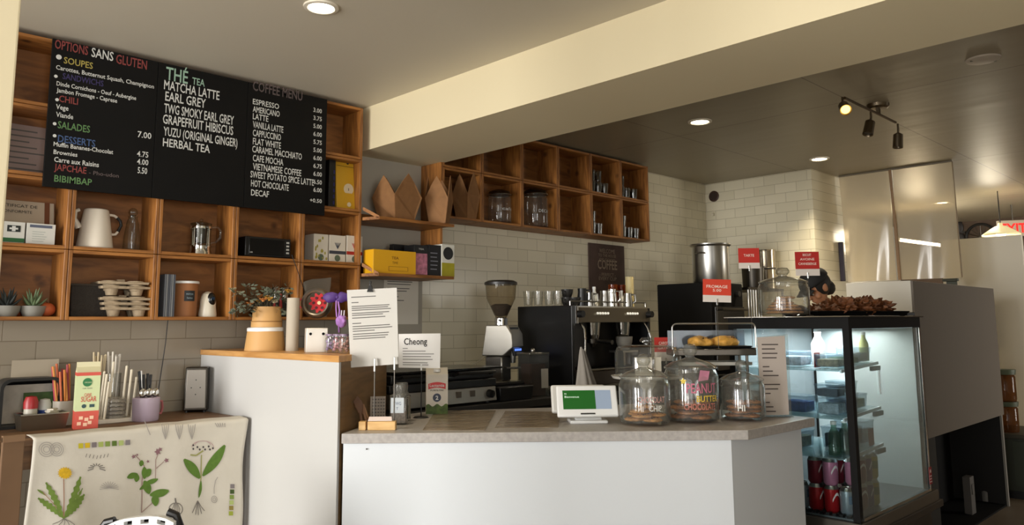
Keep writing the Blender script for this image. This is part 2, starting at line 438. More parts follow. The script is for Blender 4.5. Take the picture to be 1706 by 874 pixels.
# track light
a0 = at(1398, 168, z=2.60); a1 = at(1500, 205, z=2.60); ac = at(1455, 180, z=2.655)
yb = (a0.y+a1.y)/2
t = thing('track_spotlight', 'three-head steel spotlight bar on the rear ceiling, left head lit', 'spotlight', (ac.x, yb, ZC2))
nick = mat('brushed_nickel', (128,116,98), 0.3, metal=1.0)
b = B(); b.lathe([(0,-0.03), (0.05,-0.028), (0.062,-0.018), (0.065,0.0)]); b.obj('ceiling_plate', nick, t)
b = B(); b.box((0,0,-0.04), (0.02,0.02,0.04)); b.tube([(a0.x-ac.x,0,-0.062), (a1.x-ac.x,0,-0.062)], 0.009, 10); b.obj('bar', nick, t)
warm_bulb = mat('warm_bulb', (255,226,150), 0.4, emit=(255,196,92), estr=5.0)
def spot_head(px, py, aim, lit):
    q = at(px, py, y=yb); q = Vector((q.x-ac.x, 0, q.z-ZC2))
    d = Vector(aim).normalized()
    j = Vector((q.x, 0, -0.105)); e = j + d*0.03
    b = B(); b.cyl((q.x,0,-0.062), j, 0.006, n=10); b.tube([j+Vector((0,0,0.01)), j, e], 0.007, 8)
    b.cyl(e-d*0.012, e+d*0.0, 0.012, 0.028, 20); b.cyl(e, e+d*0.085, 0.028, 0.03, 24, caps=False); b.cyl(e+d*0.085, e+d*0.078, 0.03, 0.025, 24, caps=False); b.cyl(e+d*0.078, e+d*0.06, 0.025, 0.022, 24, caps=False)
    h = b.obj('spot_head', nick, t)
    b = B(); b.cyl(e+d*0.060, e+d*0.072, 0.024, n=24); b.obj('bulb', warm_bulb if lit else mat('unlit_bulb', (70,64,54), 0.25), h)
    if lit:
        l = bpy.data.lights.new('spot_beam', 'SPOT'); l.energy = 22; l.color = (1,0.75,0.4); l.spot_size = R(90); l.spot_blend = 0.7; l.shadow_soft_size = 0.02
        o = bpy.data.objects.new('spot_beam', l); C.objects.link(o); o.parent = t; o.location = e+d*0.09; o.rotation_euler = d.to_track_quat('-Z', 'Y').to_euler()
spot_head(1405, 192, (-0.72,-0.42,-0.5), True)
spot_head(1452, 208, (-0.35,0.1,-0.95), False)
spot_head(1497, 226, (-0.1,0.05,-1), False)
# ------------------------------------------------------------------ crate shelves on the menu wall
YS = 3.705
def crate_unit(name, label, xs, zs, skip=(), side_drop=None, th=0.016):
    x0, z0 = xs[0], zs[0]
    t = thing(name, label, 'shelf', (x0, YS, z0))
    D = YW-YS
    b = B(); b.mm((0,D-0.008,0), (xs[-1]-x0,D-0.001,zs[-1]-z0)); b.obj('back_panel', pine_back, t, smooth=0)
    for i in range(len(xs)-1):
        for j in range(len(zs)-1):
            if (i, j) in skip: continue
            a, c, d, e = xs[i]-x0, xs[i+1]-x0, zs[j]-z0, zs[j+1]-z0
            g = 0.0012
            b = B()
            b.mm((a+g,0,d+g), (a+th,D-0.008,e-g), 1); b.mm((c-th,0,d+g), (c-g,D-0.008,e-g), 1)
            b.mm((a+th,0.001,d+g), (c-th,D-0.008,d+th), 0); b.mm((a+th,0.001,e-th), (c-th,D-0.008,e-g), 0)
            b.obj('crate', [pine, pine_z], t, smooth=0, bevel=0.0015, seg=1)
    return t
XS1 = [0.59,0.962,1.332,1.704,2.072,2.444]
ZS1 = [1.388,1.692,1.995,2.3,2.606]
crate_unit('crate_shelf', 'wall of stacked pine crate shelves behind the black menu boards', XS1, ZS1)
XS2 = [3.04,3.374,3.749,4.122,4.497,4.868,5.243]
ZS2 = [2.022,2.346,2.652]
u2 = crate_unit('crate_shelf', 'two-row pine crate shelf high on the tiled wall above the coffee machine', XS2, ZS2)
b = B(); b.mm((-0.018,0,-0.25), (-0.001,YW-YS-0.002,0.35)); b.obj('side_board', pine_z, u2, smooth=0)

# corner shelves between the two crate units
YF = 3.60
zt = at(690, 366, y=YF).z
zl = at(690, 457, y=YF).z
def corner_shelf(z, px1, drop, label, back_h):
    x0 = 2.452; xe = at(px1, 370, y=YF).x; xa = at(632, 365, y=YF).x
    t = thing('corner_shelf', label, 'shelf', (x0, YS, z))
    f = YF-YS; d = YW-YS-0.002
    b = B(); b.prism([(xa-x0,f),(xe-x0,f),(3.018-x0,f+0.04),(3.018-x0,d),(0.0,d),(0.0,0.0)], -0.018, 0.0); b.obj('board', pine, t, smooth=0, bevel=0.0015)
    b = B(); b.ext([(0.0,0.0,drop-0.02),(xa-x0,f,-0.018),(xa-x0,f,0.002),(0.0,0.0,drop)], (0.014,0.012,0)); b.obj('end_board', pine, t, smooth=0)
    b = B(); b.mm((0.0,d-0.014,0.0), (3.018-x0,d,back_h)); b.obj('back_strip', pine_back, t, smooth=0)
corner_shelf(zt, 757, 0.06, 'short pine corner shelf holding the folded kraft boxes', 0.05)
corner_shelf(zl, 757, 0.06, 'lower pine corner shelf holding the yellow tea box', 0.06)

# ------------------------------------------------------------------ menu boards
YB = YS-0.016
def tz(px, py): return at(px, py, y=YB)
zt0, zb0 = 2.604, at(300, 334, y=YB).z
chalk = {}
def chalkm(n, c):
    if n not in chalk: chalk[n] = mat('chalk_'+n, c, 0.9)
    return chalk[n]
COL = {'white': (205,205,200), 'red': (134,62,58), 'yellow': (168,152,78), 'green': (92,128,80), 'blue': (66,88,128), 'purple': (58,50,92), 'dim': (92,80,78), 'teal': (150,180,160)}
board_black = mat('board_black', (11,10,9), 0.65, spec=0.2, vary=0.2, vscale=6)
XB = [at(70.4,309.8,y=YB).x, at(252.5,331,y=YB).x, at(406,345,y=YB).x, at(541,357,y=YB).x]
LB = ['black menu board with gluten-free options in coloured chalk, nearest the pillar', 'black middle menu board listing teas in white lettering', 'black coffee menu board listing drinks and prices']
boards = []
for i in range(3):
    t = thing('menu_board', LB[i], 'menu board', (XB[i], YB, zb0))
    b = B(); b.mm((0.001,0,0), (XB[i+1]-XB[i]-0.001,0.012,zt0-zb0)); b.obj('panel', board_black, t, smooth=0, bevel=0.001)
    boards.append(t)
def lines(t, rows):
    """rows: (text, colour, x0, y0base, x1, height_px): written along the board between two picture columns"""
    for body, c, xa, ya, xb, hp in rows:
        a = tz(xa, ya); e = tz(xb, ya)
        hgt = hp*0.00245*(1+(xa-90)/450*0.25)
        b = B(); b.text(body, Vector((a.x-t.location.x, -0.0008, a.z-t.location.z)), UX, UZ, width=e.x-a.x, height=hgt, bold=0.012)
        b.obj('chalk_line', chalkm(c, COL[c]), t, smooth=0)
lines(boards[0], [
 ('OPTIONS', 'red', 91, 80, 147, 17), ('SANS', 'white', 152, 94, 189, 17), ('GLUTEN', 'red', 193, 105, 245, 17),
 ('SOUPES', 'yellow', 106, 105, 155, 12), ('Carottes, Butternut Squash, Champignon', 'white', 93, 115, 258, 8),
 ('SANDWICHS', 'purple', 104, 131, 173, 11), ('Dinde Cornichons - Oeuf - Aubergine', 'white', 94, 142, 228, 8), ('Jambon Fromage - Caprese', 'white', 94, 153, 196, 8),
 ('CHILI', 'red', 98, 169, 130, 12), ('Vege', 'white', 93, 181, 114, 9), ('Viande', 'white', 93, 194, 122, 9),
 ('SALADES', 'green', 96, 213, 150, 13), ('7.00', 'white', 229, 228, 252, 11), ('DESSERTS', 'blue', 96, 236, 159, 13),
 ('Muffin Bananes-Chocolat', 'white', 89, 243, 189, 8), ('4.75', 'white', 228, 260, 247, 10), ('Brownies', 'white', 89, 256, 129, 8), ('4.00', 'white', 228, 273, 247, 10),
 ('Carre aux Raisins', 'white', 90, 269, 165, 9), ('5.50', 'white', 229, 288, 245, 11), ('JAPCHAE', 'red', 90, 283, 144, 12), ('- Pho-udon', 'dim', 148, 290, 198, 7), ('BIBIMBAP', 'green', 90, 302, 153, 12)])
for px, py in ((98,95),(93,127),(95,166),(91,206),(91,226)):
    a = tz(px, py); b = B(); b.cyl((a.x-XB[0],-0.001,a.z-zb0), (a.x-XB[0],0.0005,a.z-zb0), 0.011 if py < 100 else 0.007, n=14)
    b.obj('chalk_bullet', chalkm('white', COL['white']), boards[0], smooth=0)
lines(boards[1], [
 ('THÉ', 'teal', 276, 132, 313, 24), ('TEA', 'teal', 320, 140, 341, 13), ('MATCHA LATTE', 'white', 273, 148, 366, 17), ('EARL GREY', 'white', 275, 167, 343, 17),
 ('TWG SMOKY EARL GREY', 'white', 273, 187, 390, 17), ('GRAPEFRUIT HIBISCUS', 'white', 271, 205, 389, 17), ('YUZU (ORIGINAL GINGER)', 'white', 272, 225, 396, 16), ('HERBAL TEA', 'white', 271, 243, 350, 15)])
rows = [('COFFEE MENU', 'dim', 421, 150, 504, 18)]
names = [('ESPRESSO',421,173,465,10,'3.00'),('AMERICANO',421,186,466,11,'3.75'),('LATTE',421,198,447,11,'5.00'),('VANILLA LATTE',421,212,472,12,'5.75'),('CAPPUCCINO',421,226,468,12,'6.00'),('FLAT WHITE',421,240,468,12,'5.00'),('CARAMEL MACCHIATO',420,253,503,12,'5.75'),('CAFE MOCHA',421,268,472,12,'6.00'),('VIETNAMESE COFFEE',421,282,502,12,'6.75'),('SWEET POTATO SPICE LATTE',417,295,523,12,'6.00'),('HOT CHOCOLATE',418,310,481,12,'6.50'),('DECAF',418,325,448,11,'6.00')]
for n_, xa, ya, xb, h_, pr_ in names: rows.append((n_, 'white', xa, ya, xb, h_))
for k, pr_ in enumerate(['3.00','3.75','5.00','6.00','5.75','5.00','6.00','6.75','6.00','6.50','6.00']): rows.append((pr_, 'white', 522, 186+k*13.3, 536, 8))
rows.append(('+0.50', 'white', 516, 336, 536, 7))
lines(boards[2], rows)

# ------------------------------------------------------------------ things on the crate shelves
def cell_z(row): return ZS1[row]+0.016
zr0, zr1, zr2, zr3 = [cell_z(k) for k in range(4)]
YM = 3.79
def X1(px, py=430, y=YM): return at(px, py, y=y).x
# white enamel pour-over kettle
xk = X1(156); t = thing('kettle', 'white metal jug kettle with black-tipped handle on the crate shelf', 'kettle', (xk, YM, zr1))
enam = mat('white_enamel', (222,212,196), 0.25)
b = B(); b.lathe([(0,0),(0.072,0),(0.076,0.006),(0.07,0.05),(0.06,0.12),(0.052,0.17),(0.05,0.176),(0.044,0.18),(0,0.183)], n=40)
b.tube([(-0.068,0,0.09),(-0.09,0,0.13),(-0.085,0,0.165),(-0.07,0,0.172)], [0.016,0.012,0.009,0.008], 12); b.obj('body', enam, t)
b = B(); b.tube([(0.05,0,0.16),(0.075,0,0.158),(0.088,0,0.15)], 0.006, 10); b.tube([(0.068,0,0.07),(0.085,0,0.072),(0.095,0,0.085)], 0.006, 10); b.obj('handle_arm', enam, t)
b = B(); b.tube([(0.088,0,0.15),(0.104,0,0.135),(0.108,0,0.115),(0.095,0,0.085)], 0.007, 10); b.obj('handle', black_plastic, t)
# glass carafe
xk = X1(219); t = thing('carafe', 'tall clear glass carafe with ball stopper beside the white kettle', 'carafe', (xk, 3.80, zr1))
b = B(); b.lathe([(0,0.002),(0.036,0.002),(0.038,0.01),(0.036,0.06),(0.027,0.13),(0.019,0.155),(0.022,0.165)], n=28); b.obj('body', clear, t)
b = B(); b.blob((0,0,0.183), 0.02); b.cyl((0,0,0.15),(0,0,0.17),0.012,n=12); b.obj('stopper', clear, t)
# glass press jug
xk = X1(333); t = thing('press_jug', 'glass tea press jug with steel bands on the middle crate shelf', 'jug', (xk, 3.79, zr1))
b = B(); b.lathe([(0,0.03),(0.045,0.03),(0.047,0.04),(0.047,0.145),(0.051,0.155)], n=30); b.obj('body', clear, t)
b = B(); b.lathe([(0.04,0.0),(0.052,0.0),(0.05,0.012),(0.046,0.03),(0.049,0.045),(0.046,0.045),(0.04,0.03),(0.04,0.0)], n=30)
for a_ in range(4):
    b.tube([(0.048*math.cos(a_*PI/2+0.5),0.048*math.sin(a_*PI/2+0.5),0.04),(0.048*math.cos(a_*PI/2+0.5),0.048*math.sin(a_*PI/2+0.5),0.135)], 0.003, 6)
b.lathe([(0.047,0.13),(0.05,0.13),(0.05,0.14),(0.047,0.14)], n=30); b.obj('frame', chrome, t)
b = B(); b.cyl((0,0,0.06),(0,0,0.13),0.026,0.03,20); b.obj('infuser', steel_dark, t)
b = B(); b.tube([(0.05,0,0.14),(0.085,0,0.145),(0.1,0,0.125),(0.098,0,0.09),(0.075,0,0.068),(0.05,0,0.062)], 0.006, 10); b.obj('handle', clear_jar, t)
b = B(); b.lathe([(0,0.165),(0.03,0.163),(0.05,0.156),(0.05,0.152),(0,0.154)], n=28); b.blob((0,0,0.172),0.009); b.obj('lid', clear, t)
# black boxed radio
xa, xb_ = X1(398), X1(474)
t = thing('countertop_oven', 'small black appliance with a row of side buttons on the crate shelf', 'appliance', ((xa+xb_)/2, 3.80, zr1))
wv = xb_-xa
b = B(); b.mm((-wv/2,-0.075,0.004),(wv/2,0.075,0.105)); b.obj('body', black_plastic, t, bevel=0.004)
b = B(); b.mm((-wv/2+0.02,-0.079,0.014),(wv/2-0.04,-0.075,0.096)); b.obj('door', black_gloss, t, bevel=0.002)
for k in range(4):
    b = B(); b.mm((wv/2-0.026,-0.079,0.025+k*0.018),(wv/2-0.012,-0.075,0.034+k*0.018)); b.obj('button', mat('pale_grey', (170,168,160), 0.5), t)
b = B(); b.text('OK', (-wv/2+0.025,-0.0795,0.02), UX, UZ, height=0.008); b.obj('lettering', chalk_white, t, smooth=0)
# three tea cartons
cream_box = mat('cream_carton', (214,206,190), 0.6)
acc = [((160,150,60),'tea carton printed with leaves, leftmost of the three boxes below the yellow pouch',516,540,388), ((60,62,72),'tea carton with grey band, middle of the three boxes below the yellow pouch',542,569,390), ((170,44,30),'tea carton with red band, rightmost of the three boxes below the yellow pouch',571,597,391)]
for k, (c, lab, pa, pb, pt) in enumerate(acc):
    xa, xb_ = X1(pa), X1(pb); hgt = at(pa, pt, y=3.75).z-zr1
    t = thing('tea_carton', lab, 'carton', ((xa+xb_)/2, 3.80, zr1), group='tea cartons in the crate')
    w2 = (xb_-xa)/2
    b = B(); b.mm((-w2,-0.05,0),(w2,0.05,hgt)); b.obj('carton', cream_box, t, bevel=0.002)
    b = B()
    if k == 0:
        for q in range(16): b.blob((random.uniform(-w2*0.8,w2*0.8),-0.0505,random.uniform(0.01,hgt*0.9)), (0.005,0.0008,0.009), nu=8, nv=5)
    else:
        b.mm((-w2,-0.0508,hgt*0.3),(w2,-0.05,hgt*0.42))
        for q in range(5): b.tube([(0,-0.0507,hgt*0.5),((q-2)*0.009,-0.0507,hgt*0.72)], 0.0016, 5)
    b.obj('print', mat('carton_print_%d' % k, c, 0.6), t)
    b = B(); b.cyl((0,-0.0505,hgt*0.15),(0,-0.051,hgt*0.15), 0.018, n=16); b.obj('badge', mat('badge_green', (92,104,84), 0.6), t)
# yellow pouch + dark box
xa, xb_ = X1(556,300), X1(596,300); hy = at(575, 264, y=3.78).z-zr2
t = thing('coffee_pouch', 'tall yellow pouch with round white label at the crate shelf end', 'pouch', ((xa+xb_)/2, 3.79, zr2))
w2 = (xb_-xa)/2; yel = mat('pouch_yellow', (208,160,34), 0.5)
b = B(); b.ext([(-w2,-0.04,0),(w2,-0.04,0),(w2,-0.012,hy),(-w2,-0.012,hy)], (0,0.05,0)); b.obj('pouch', yel, t, bevel=0.004)
slope = Vector((0,0.028,hy)).normalized()
def pf(x, z): return (x, -0.04+0.028*z/hy-0.0012, z)
b = B(); b.cyl(pf(0,hy*0.4), Vector(pf(0,hy*0.4))+Vector((0,-0.001,0)), 0.032, n=26); b.cyl(pf(0,hy*0.1), Vector(pf(0,hy*0.1))+Vector((0,-0.001,0)), 0.013, n=18); b.obj('label', mat('label_cream', (220,204,170), 0.6), t)
b = B(); b.text('i', Vector(pf(-0.003,hy*0.37))+Vector((0,-0.0016,0)), UX, slope, height=0.022, bold=0.02); b.blob(pf(0,hy*0.93), (0.01,0.002,0.014), nu=10, nv=6); b.tube([pf(-w2*0.9,hy*0.84),pf(w2*0.9,hy*0.84)], 0.0012, 5); b.obj('print', ink, t)
t = thing('dark_box', 'narrow black box with blue edge standing beside the yellow pouch', 'box', (xa-0.035, 3.80, zr2))
b = B(); b.mm((-0.02,-0.05,0),(0.022,0.06,hy*0.98)); b.obj('box', black_plastic, t, bevel=0.002)
b = B()
for k in range(6): b.mm((0.008,-0.0508,0.02+k*0.035),(0.018,-0.05,0.04+k*0.035))
b.obj('stripe', mat('deep_blue', (40,36,96), 0.6), t)
# grey crumpled bag in the lower cell
xk = X1(528, 465); t = thing('paper_bag', 'grey crumpled bag with flared top in the lowest crate', 'bag', (xk, 3.79, zr0))
def bagf(u, v):
    a = u*2*PI; w_ = 0.055+0.035*v; d_ = 0.035*(1-0.75*v)
    x = w_*math.copysign(abs(math.cos(a))**0.6, math.cos(a)); y = d_*math.copysign(abs(math.sin(a))**0.6, math.sin(a))
    z = 0.2*v+(0.02*math.cos(a+0.5) if v > 0.9 else 0)
    q = Vector((x, y, z)); return q+Vector((0,1,0.3))*0.006*noise.noise(q*26)
b = B(); b.grid(bagf, 32, 10); b.obj('bag', mat('bag_grey', (140,132,120), 0.5, bump=0.3, bscale=40), t, smooth=60)
# leftmost column: cards, plants, paper
xa, xb_ = X1(4, 350), X1(90, 350)
t = thing('certificate', 'framed certificate leaning in the crate left of the white kettle', 'certificate', (0.79, 3.86, zr1))
b = B(); b.ext([(-0.15,-0.02,0),(0.145,-0.02,0),(0.145,0.02,0.2),(-0.15,0.02,0.2)], (0,0.012,0)); b.obj('sheet', mat('certificate_paper', (186,172,150), 0.7), t, smooth=0)
b = B(); b.ext([(0.108,-0.0205,0.0),(0.128,-0.0205,0),(0.128,0.0195,0.2),(0.108,0.0195,0.2)], (0,-0.001,0)); b.obj('band', mat('certificate_brown', (112,66,36), 0.7), t, smooth=0)
b = B(); sl = Vector((0,0.04,0.2)).normalized()
b.text('CERTIFICAT DE', Vector((-0.08,-0.022+0.17*0.2,0.17)), UX, sl, width=0.16, height=0.014); b.text('CONFORMITE', Vector((-0.06,-0.022+0.145*0.2,0.145)), UX, sl, width=0.12, height=0.013); b.obj('lettering', ink, t, smooth=0)
for (pa, pb, lab, g) in ((-8, 41, 'small white card with dark cross above a green band', 1), (44, 92, 'small white card with grey heading beside the cross card', 0)):
    xa, xb_ = X1(pa, 385, 3.74), X1(pb, 385, 3.74); hh = at(60, 372, y=3.74).z-zr1
    t = thing('display_card', lab, 'card', ((xa+xb_)/2, 3.74, zr1), group='small cards in the left crate')
    w2 = (xb_-xa)/2
    b = B(); b.mm((-w2,-0.004,0),(w2,0.03,hh)); b.obj('card', mat('card_white', (205,204,196), 0.7), t, bevel=0.001)
    b = B()
    if g:
        b.mm((-0.012,-0.0052,hh*0.53),(0.036,-0.004,hh*0.83)); b.obj('emblem', mat('emblem_dark', (28,34,32), 0.6), t, smooth=0)
        b = B(); b.mm((0.005,-0.0062,hh*0.56),(0.018,-0.0052,hh*0.8)); b.mm((-0.004,-0.0063,hh*0.64),(0.027,-0.0052,hh*0.72)); b.obj('cross', chalk_white, t, smooth=0)
        b = B(); b.mm((-w2,-0.005,0.004),(w2,-0.004,hh*0.24)); b.obj('band', mat('band_green', (36,92,48), 0.6), t, smooth=0)
    else:
        b.mm((-w2*0.8,-0.005,hh*0.8),(w2*0.75,-0.004,hh*0.93)); b.obj('heading', mat('heading_grey', (86,92,110), 0.6), t, smooth=0)
        b = B()
        for k in range(5): b.mm((-w2*0.6,-0.005,hh*(0.15+k*0.11)),(w2*(0.2+0.1*(k % 3)),-0.004,hh*(0.17+k*0.11)))
        b.obj('text_lines', mat('print_soft', (150,160,150), 0.7), t, smooth=0)
t = thing('notice', 'printed grey notice leaning in the upper left crate beside the pillar', 'notice', (0.79, 3.87, zr2))
b = B(); b.ext([(-0.15,-0.02,0),(0.125,-0.02,0),(0.125,0.01,0.235),(-0.15,0.01,0.235)], (0,0.003,0)); b.obj('sheet', mat('notice_paper', (150,132,126), 0.8), t, smooth=0)
b = B()
for k in range(8): b.mm((-0.12,-0.0215+0.03*(0.03+k*0.025)/0.235,0.03+k*0.025),(0.09-0.03*(k % 3),-0.0205+0.03*(0.03+k*0.025)/0.235,0.036+k*0.025))
b.obj('text_lines', ink_soft, t, smooth=0)
green_d = mat('succulent_green', (62,84,58), 0.6, vary=0.2); pot_grey = mat('pot_grey', (134,132,124), 0.7)
for k, (px, lab) in enumerate(((10, 'dark spiky succulent in a grey bowl, nearest the pillar'), (53, 'pale green succulent in a grey bowl, second from the pillar'))):
    xk = X1(px, 510); t = thing('potted_succulent', lab, 'plant', (xk, 3.77, zr0), group='succulents in the lowest crate')
    b = B(); b.lathe([(0,0),(0.034,0),(0.045,0.02),(0.05,0.045),(0.045,0.045),(0.03,0.036),(0,0.036)], n=28); b.obj('bowl', pot_grey, t)
    b = B()
    for q in range(16):
        a = q*2.4; r_ = 0.012+0.0014*q; b.tube([(0,0,0.036),(r_*math.cos(a),r_*math.sin(a),0.05+0.0022*(16-q)),(r_*1.7*math.cos(a),r_*1.7*math.sin(a),0.068+0.0035*(16-q))], [0.004,0.006,0.0008], 7)
    b.obj('leaves', mat('succulent_%d' % k, ((40,46,44),(98,116,82))[k], 0.6), t)
for px, lab, rr in ((32, 'small orange clay ball between the two succulents', 0.027), (76, 'orange clay ball right of the succulents', 0.033)):
    xk = X1(px, 512); o = None
    t = thing('clay_ball', lab, 'ornament', (xk, 3.84 if px < 50 else 3.78, zr0), group='orange ornaments in the crate')
    b = B(); b.lathe([(0,0)]+[(rr*math.sin(PI*q/12)*(1.08), rr*(1-math.cos(PI*q/12))*0.92) for q in range(1,12)]+[(0,rr*1.76)], n=24); b.obj('ball', mat('orange_clay', (178,88,48), 0.6, vary=0.15), t)
    b = B(); b.cyl((0,0,rr*1.7),(0.004,0,rr*1.95),0.004,0.002,8); b.obj('stalk', mat('stalk_brown', (92,66,40), 0.8), t)
# lower crates: dark basket, cup trays
xa, xb_ = X1(119, 500), X1(160, 500)
t = thing('storage_basket', 'dark woven basket beside the pulp cup trays', 'basket', (1.075, 3.82, zr0))
b = B(); b.ext([(-0.075,-0.055,0),(0.075,-0.055,0),(0.08,-0.06,0.14),(-0.08,-0.06,0.14)], (0,0.12,0))
b.obj('body', mat('basket_dark', (44,38,32), 0.8, bump=0.6, bscale=120), t, bevel=0.004)
b = B(); b.tube([(-0.08,-0.062,0.14),(0.08,-0.062,0.14),(0.08,0.062,0.14),(-0.08,0.062,0.14)], 0.005, 8, closed=True); b.obj('rim', mat('basket_rim', (58,50,42), 0.8), t)
pulp = mat('paper_pulp', (164,146,120), 0.9, bump=0.3, bscale=90, vary=0.08, vscale=40)
def cup_tray():
    b = B(); w_, d_ = 0.105, 0.07
    b.ext([(-w_,-d_,0.03),(w_,-d_,0.03),(w_*1.03,-d_*1.03,0.042),(-w_*1.03,-d_*1.03,0.042)], (0,2*d_,0))
    for i in (-1, 1):
        for j in (-1, 1):
            b.lathe([(0,0),(0.022,0),(0.03,0.034),(0.036,0.046),(0.03,0.047),(0.0,0.04)], (i*0.055, j*0.036, 0), 20)
    b.box((0,0,0.046), (0.035,0.03,0.018))
    return b
xk = X1(206, 505)
labs = ['bottom pulp cup tray of the stack in the lowest crate', 'second pulp cup tray from the bottom of the stack', 'third pulp cup tray from the bottom of the stack', 'upper folded pulp tray of the stack', 'top pulp cup tray of the stack under the menu board']
tp = None
for k in range(5):
    o = cup_tray().obj('cup_tray', pulp, bevel=0.003) if k == 0 else tp.copy()
    if k == 0: tp = o
    else: C.objects.link(o)
    tag(o, labs[k], 'cup tray', 'stacked pulp cup trays')
    o.location = (xk-0.005*k, 3.79, zr0+(0, 0.022, 0.044, 0.095, 0.115)[k]); o.rotation_euler = (0, 0, (0.0,0.03,-0.03,0.05,-0.05)[k])
# records and canister
xk = X1(272, 490)
for k in range(6):
    b = B(); b.box((0,0,0.099), (0.0065,0.15,0.198))
    o = b.obj('thin_folder', mat('folder_%d' % (k % 3), ((96,100,106),(120,122,124),(70,74,82))[k % 3], 0.6), smooth=0)
    tag(o, ['thin grey folder against the crate side, leftmost of the upright six','second upright grey folder in the crate','third upright grey folder in the crate','fourth upright grey folder in the crate','fifth upright grey folder in the crate','grey upright folder nearest the kraft canister'][k], 'folder', 'upright folders')
    o.location = (xk-0.02+k*0.0085, 3.79, zr0)
xk = X1(308, 500); t = thing('canister', 'kraft paper canister with white lid and dark square label', 'canister', (xk, 3.79, zr0))
b = B(); b.lathe([(0,0),(0.054,0),(0.059,0.16),(0.0,0.16)], n=36); b.obj('tub', mat('canister_kraft', (150,98,58), 0.7), t)
b = B(); b.lathe([(0,0.172),(0.06,0.172),(0.063,0.17),(0.063,0.16),(0.0,0.16)], n=36); b.obj('lid', white_plastic, t)
b = B()
def onr(r): return lambda X, Y: Vector((r*math.sin(X/r), -r*math.cos(X/r), Y))
f = onr(0.0585); b.add([f(x, z) for z in (0.075,0.125) for x in [(-0.026+0.0104*i) for i in range(6)]], [(i,i+1,i+7,i+6) for i in range(5)]); b.obj('label', mat('label_black', (34,36,38), 0.6), t)
b = B(); b.text('MATCHA', (0,0,0), UX, UZ, width=0.034, height=0.009, bend=lambda X, Y: onr(0.0592)(X-0.017, Y+0.104)); b.text('latte', (0,0,0), UX, UZ, width=0.026, height=0.009, bend=lambda X, Y: onr(0.0592)(X-0.013, Y+0.086)); b.obj('lettering', mat('label_ink', (150,170,180), 0.7), t, smooth=0)
xk = X1(345, 500); t = thing('security_camera', 'white dome security camera with a black face on the lowest crate', 'camera', (xk, 3.78, zr0))
b = B(); b.lathe([(0,0),(0.042,0),(0.043,0.01),(0.038,0.05),(0.037,0.085),(0.028,0.112),(0.012,0.123),(0,0.125)], n=32); b.obj('body', mat('camera_white', (214,206,188), 0.35), t)
b = B()
for q in range(1): b.blob((0.006,-0.026,0.085), (0.022,0.018,0.034), nu=20, nv=12)
b.obj('face', black_gloss, t)
b = B(); b.cyl((0.006,-0.042,0.09),(0.006,-0.047,0.09),0.008,n=16); b.obj('lens', mat('lens_blue', (30,44,60), 0.1), t)
# black box with steel tumblers
xk = X1(459, 490); t = thing('storage_box', 'black lidded box behind the dried flowers', 'box', (xk, 3.81, zr0))
b = B(); b.mm((-0.1,-0.06,0),(0.085,0.06,0.088)); b.obj('body', black_plastic, t, bevel=0.004)
b = B(); b.mm((-0.102,-0.062,0.078),(0.087,0.062,0.098)); b.obj('lid', mat('lid_black', (26,25,25), 0.4), t, bevel=0.003)
tp = None
for k, px in enumerate((447, 460, 475)):
    t2 = thing('tumbler', ['left steel tumbler of three on the black box','middle steel tumbler of three on the black box','right steel tumbler of three on the black box'][k], 'cup', (X1(px, 470), 3.79, zr0+0.0985), group='steel tumblers')
    b = B(); b.lathe([(0,0),(0.018,0),(0.022,0.055),(0.0235,0.057),(0.021,0.057),(0.017,0.004),(0,0.004)], n=24); b.obj('cup', steel, t2)

# ------------------------------------------------------------------ kraft take-out boxes and cartons on the corner shelves
def takeout(px0, px1, pyt, pyb, y, z, label, rz, tilt=0.0):
    a = at(px0, pyb, y=y); c = at(px1, pyb, y=y)
    d = at((px0+px1)/2, pyb, y=y); dep = (Vector((d.x, d.y, H))-CAM).dot(-(RW @ Vector((0,0,1))))
    wpx = (px1-px0)*dep/F; h_ = (pyb-pyt)*dep/F*0.97
    s1 = wpx/1.414*0.98; s0 = s1*0.7
    t = thing('takeout_box', label, 'box', (d.x, y, z), rz, group='kraft take-out boxes')
    b = B()
    cs = [(-1,-1),(1,-1),(1,1),(-1,1)]
    lo = [Vector((i*s0/2, j*s0/2, 0)) for i, j in cs]; hi = [Vector((i*s1/2, j*s1/2, h_*0.5)) for i, j in cs]
    for k in range(4):
        q = (k+1) % 4
        mid = (hi[k]+hi[q])/2; mid = Vector((mid.x*0.98, mid.y*0.98, h_*(1.0 if k % 2 == 0 else 0.96)))
        l_ = mid.lerp(hi[k], 0.45)+Vector((0,0,h_*0.025)); r_ = mid.lerp(hi[q], 0.45)+Vector((0,0,h_*0.025))
        b.add([lo[k], lo[q], hi[q], r_, mid, l_, hi[k]], [(0,1,2,3,4,5,6)])
    b.add(lo, [(3,2,1,0)])
    b.obj('carton', kraft, t, smooth=0, solid=0.003)
takeout(618, 704, 280, 360, 3.71, zt+0.002, 'largest open kraft box, leftmost on the corner shelf', R(4))
takeout(703, 760, 281, 366, 3.66, zt+0.002, 'middle open kraft box on the corner shelf', R(38))
takeout(752, 801, 287, 368, 3.76, ZS2[0]+0.017, 'open kraft box on the right, inside the first crate', R(10))
def carton(px0, px1, pyt, y, z, dep_, mats_, label, cat='carton', name='tea_box', group=None):
    a = at(px0, 430, y=y); c = at(px1, 430, y=y); h_ = at((px0+px1)/2, pyt, y=y).z-z
    t = thing(name, label, cat, ((a.x+c.x)/2, y, z), group=group); w2 = (c.x-a.x)/2
    b = B(); b.mm((-w2,0,0),(w2,dep_,h_)); b.obj('carton', mats_, t, bevel=0.0015)
    return t, w2, h_
t, w2, h_ = carton(622, 693, 417, 3.63, zl+0.001, 0.10, mat('tea_yellow', (226,168,22), 0.45), 'long yellow tea box on the lower corner shelf')
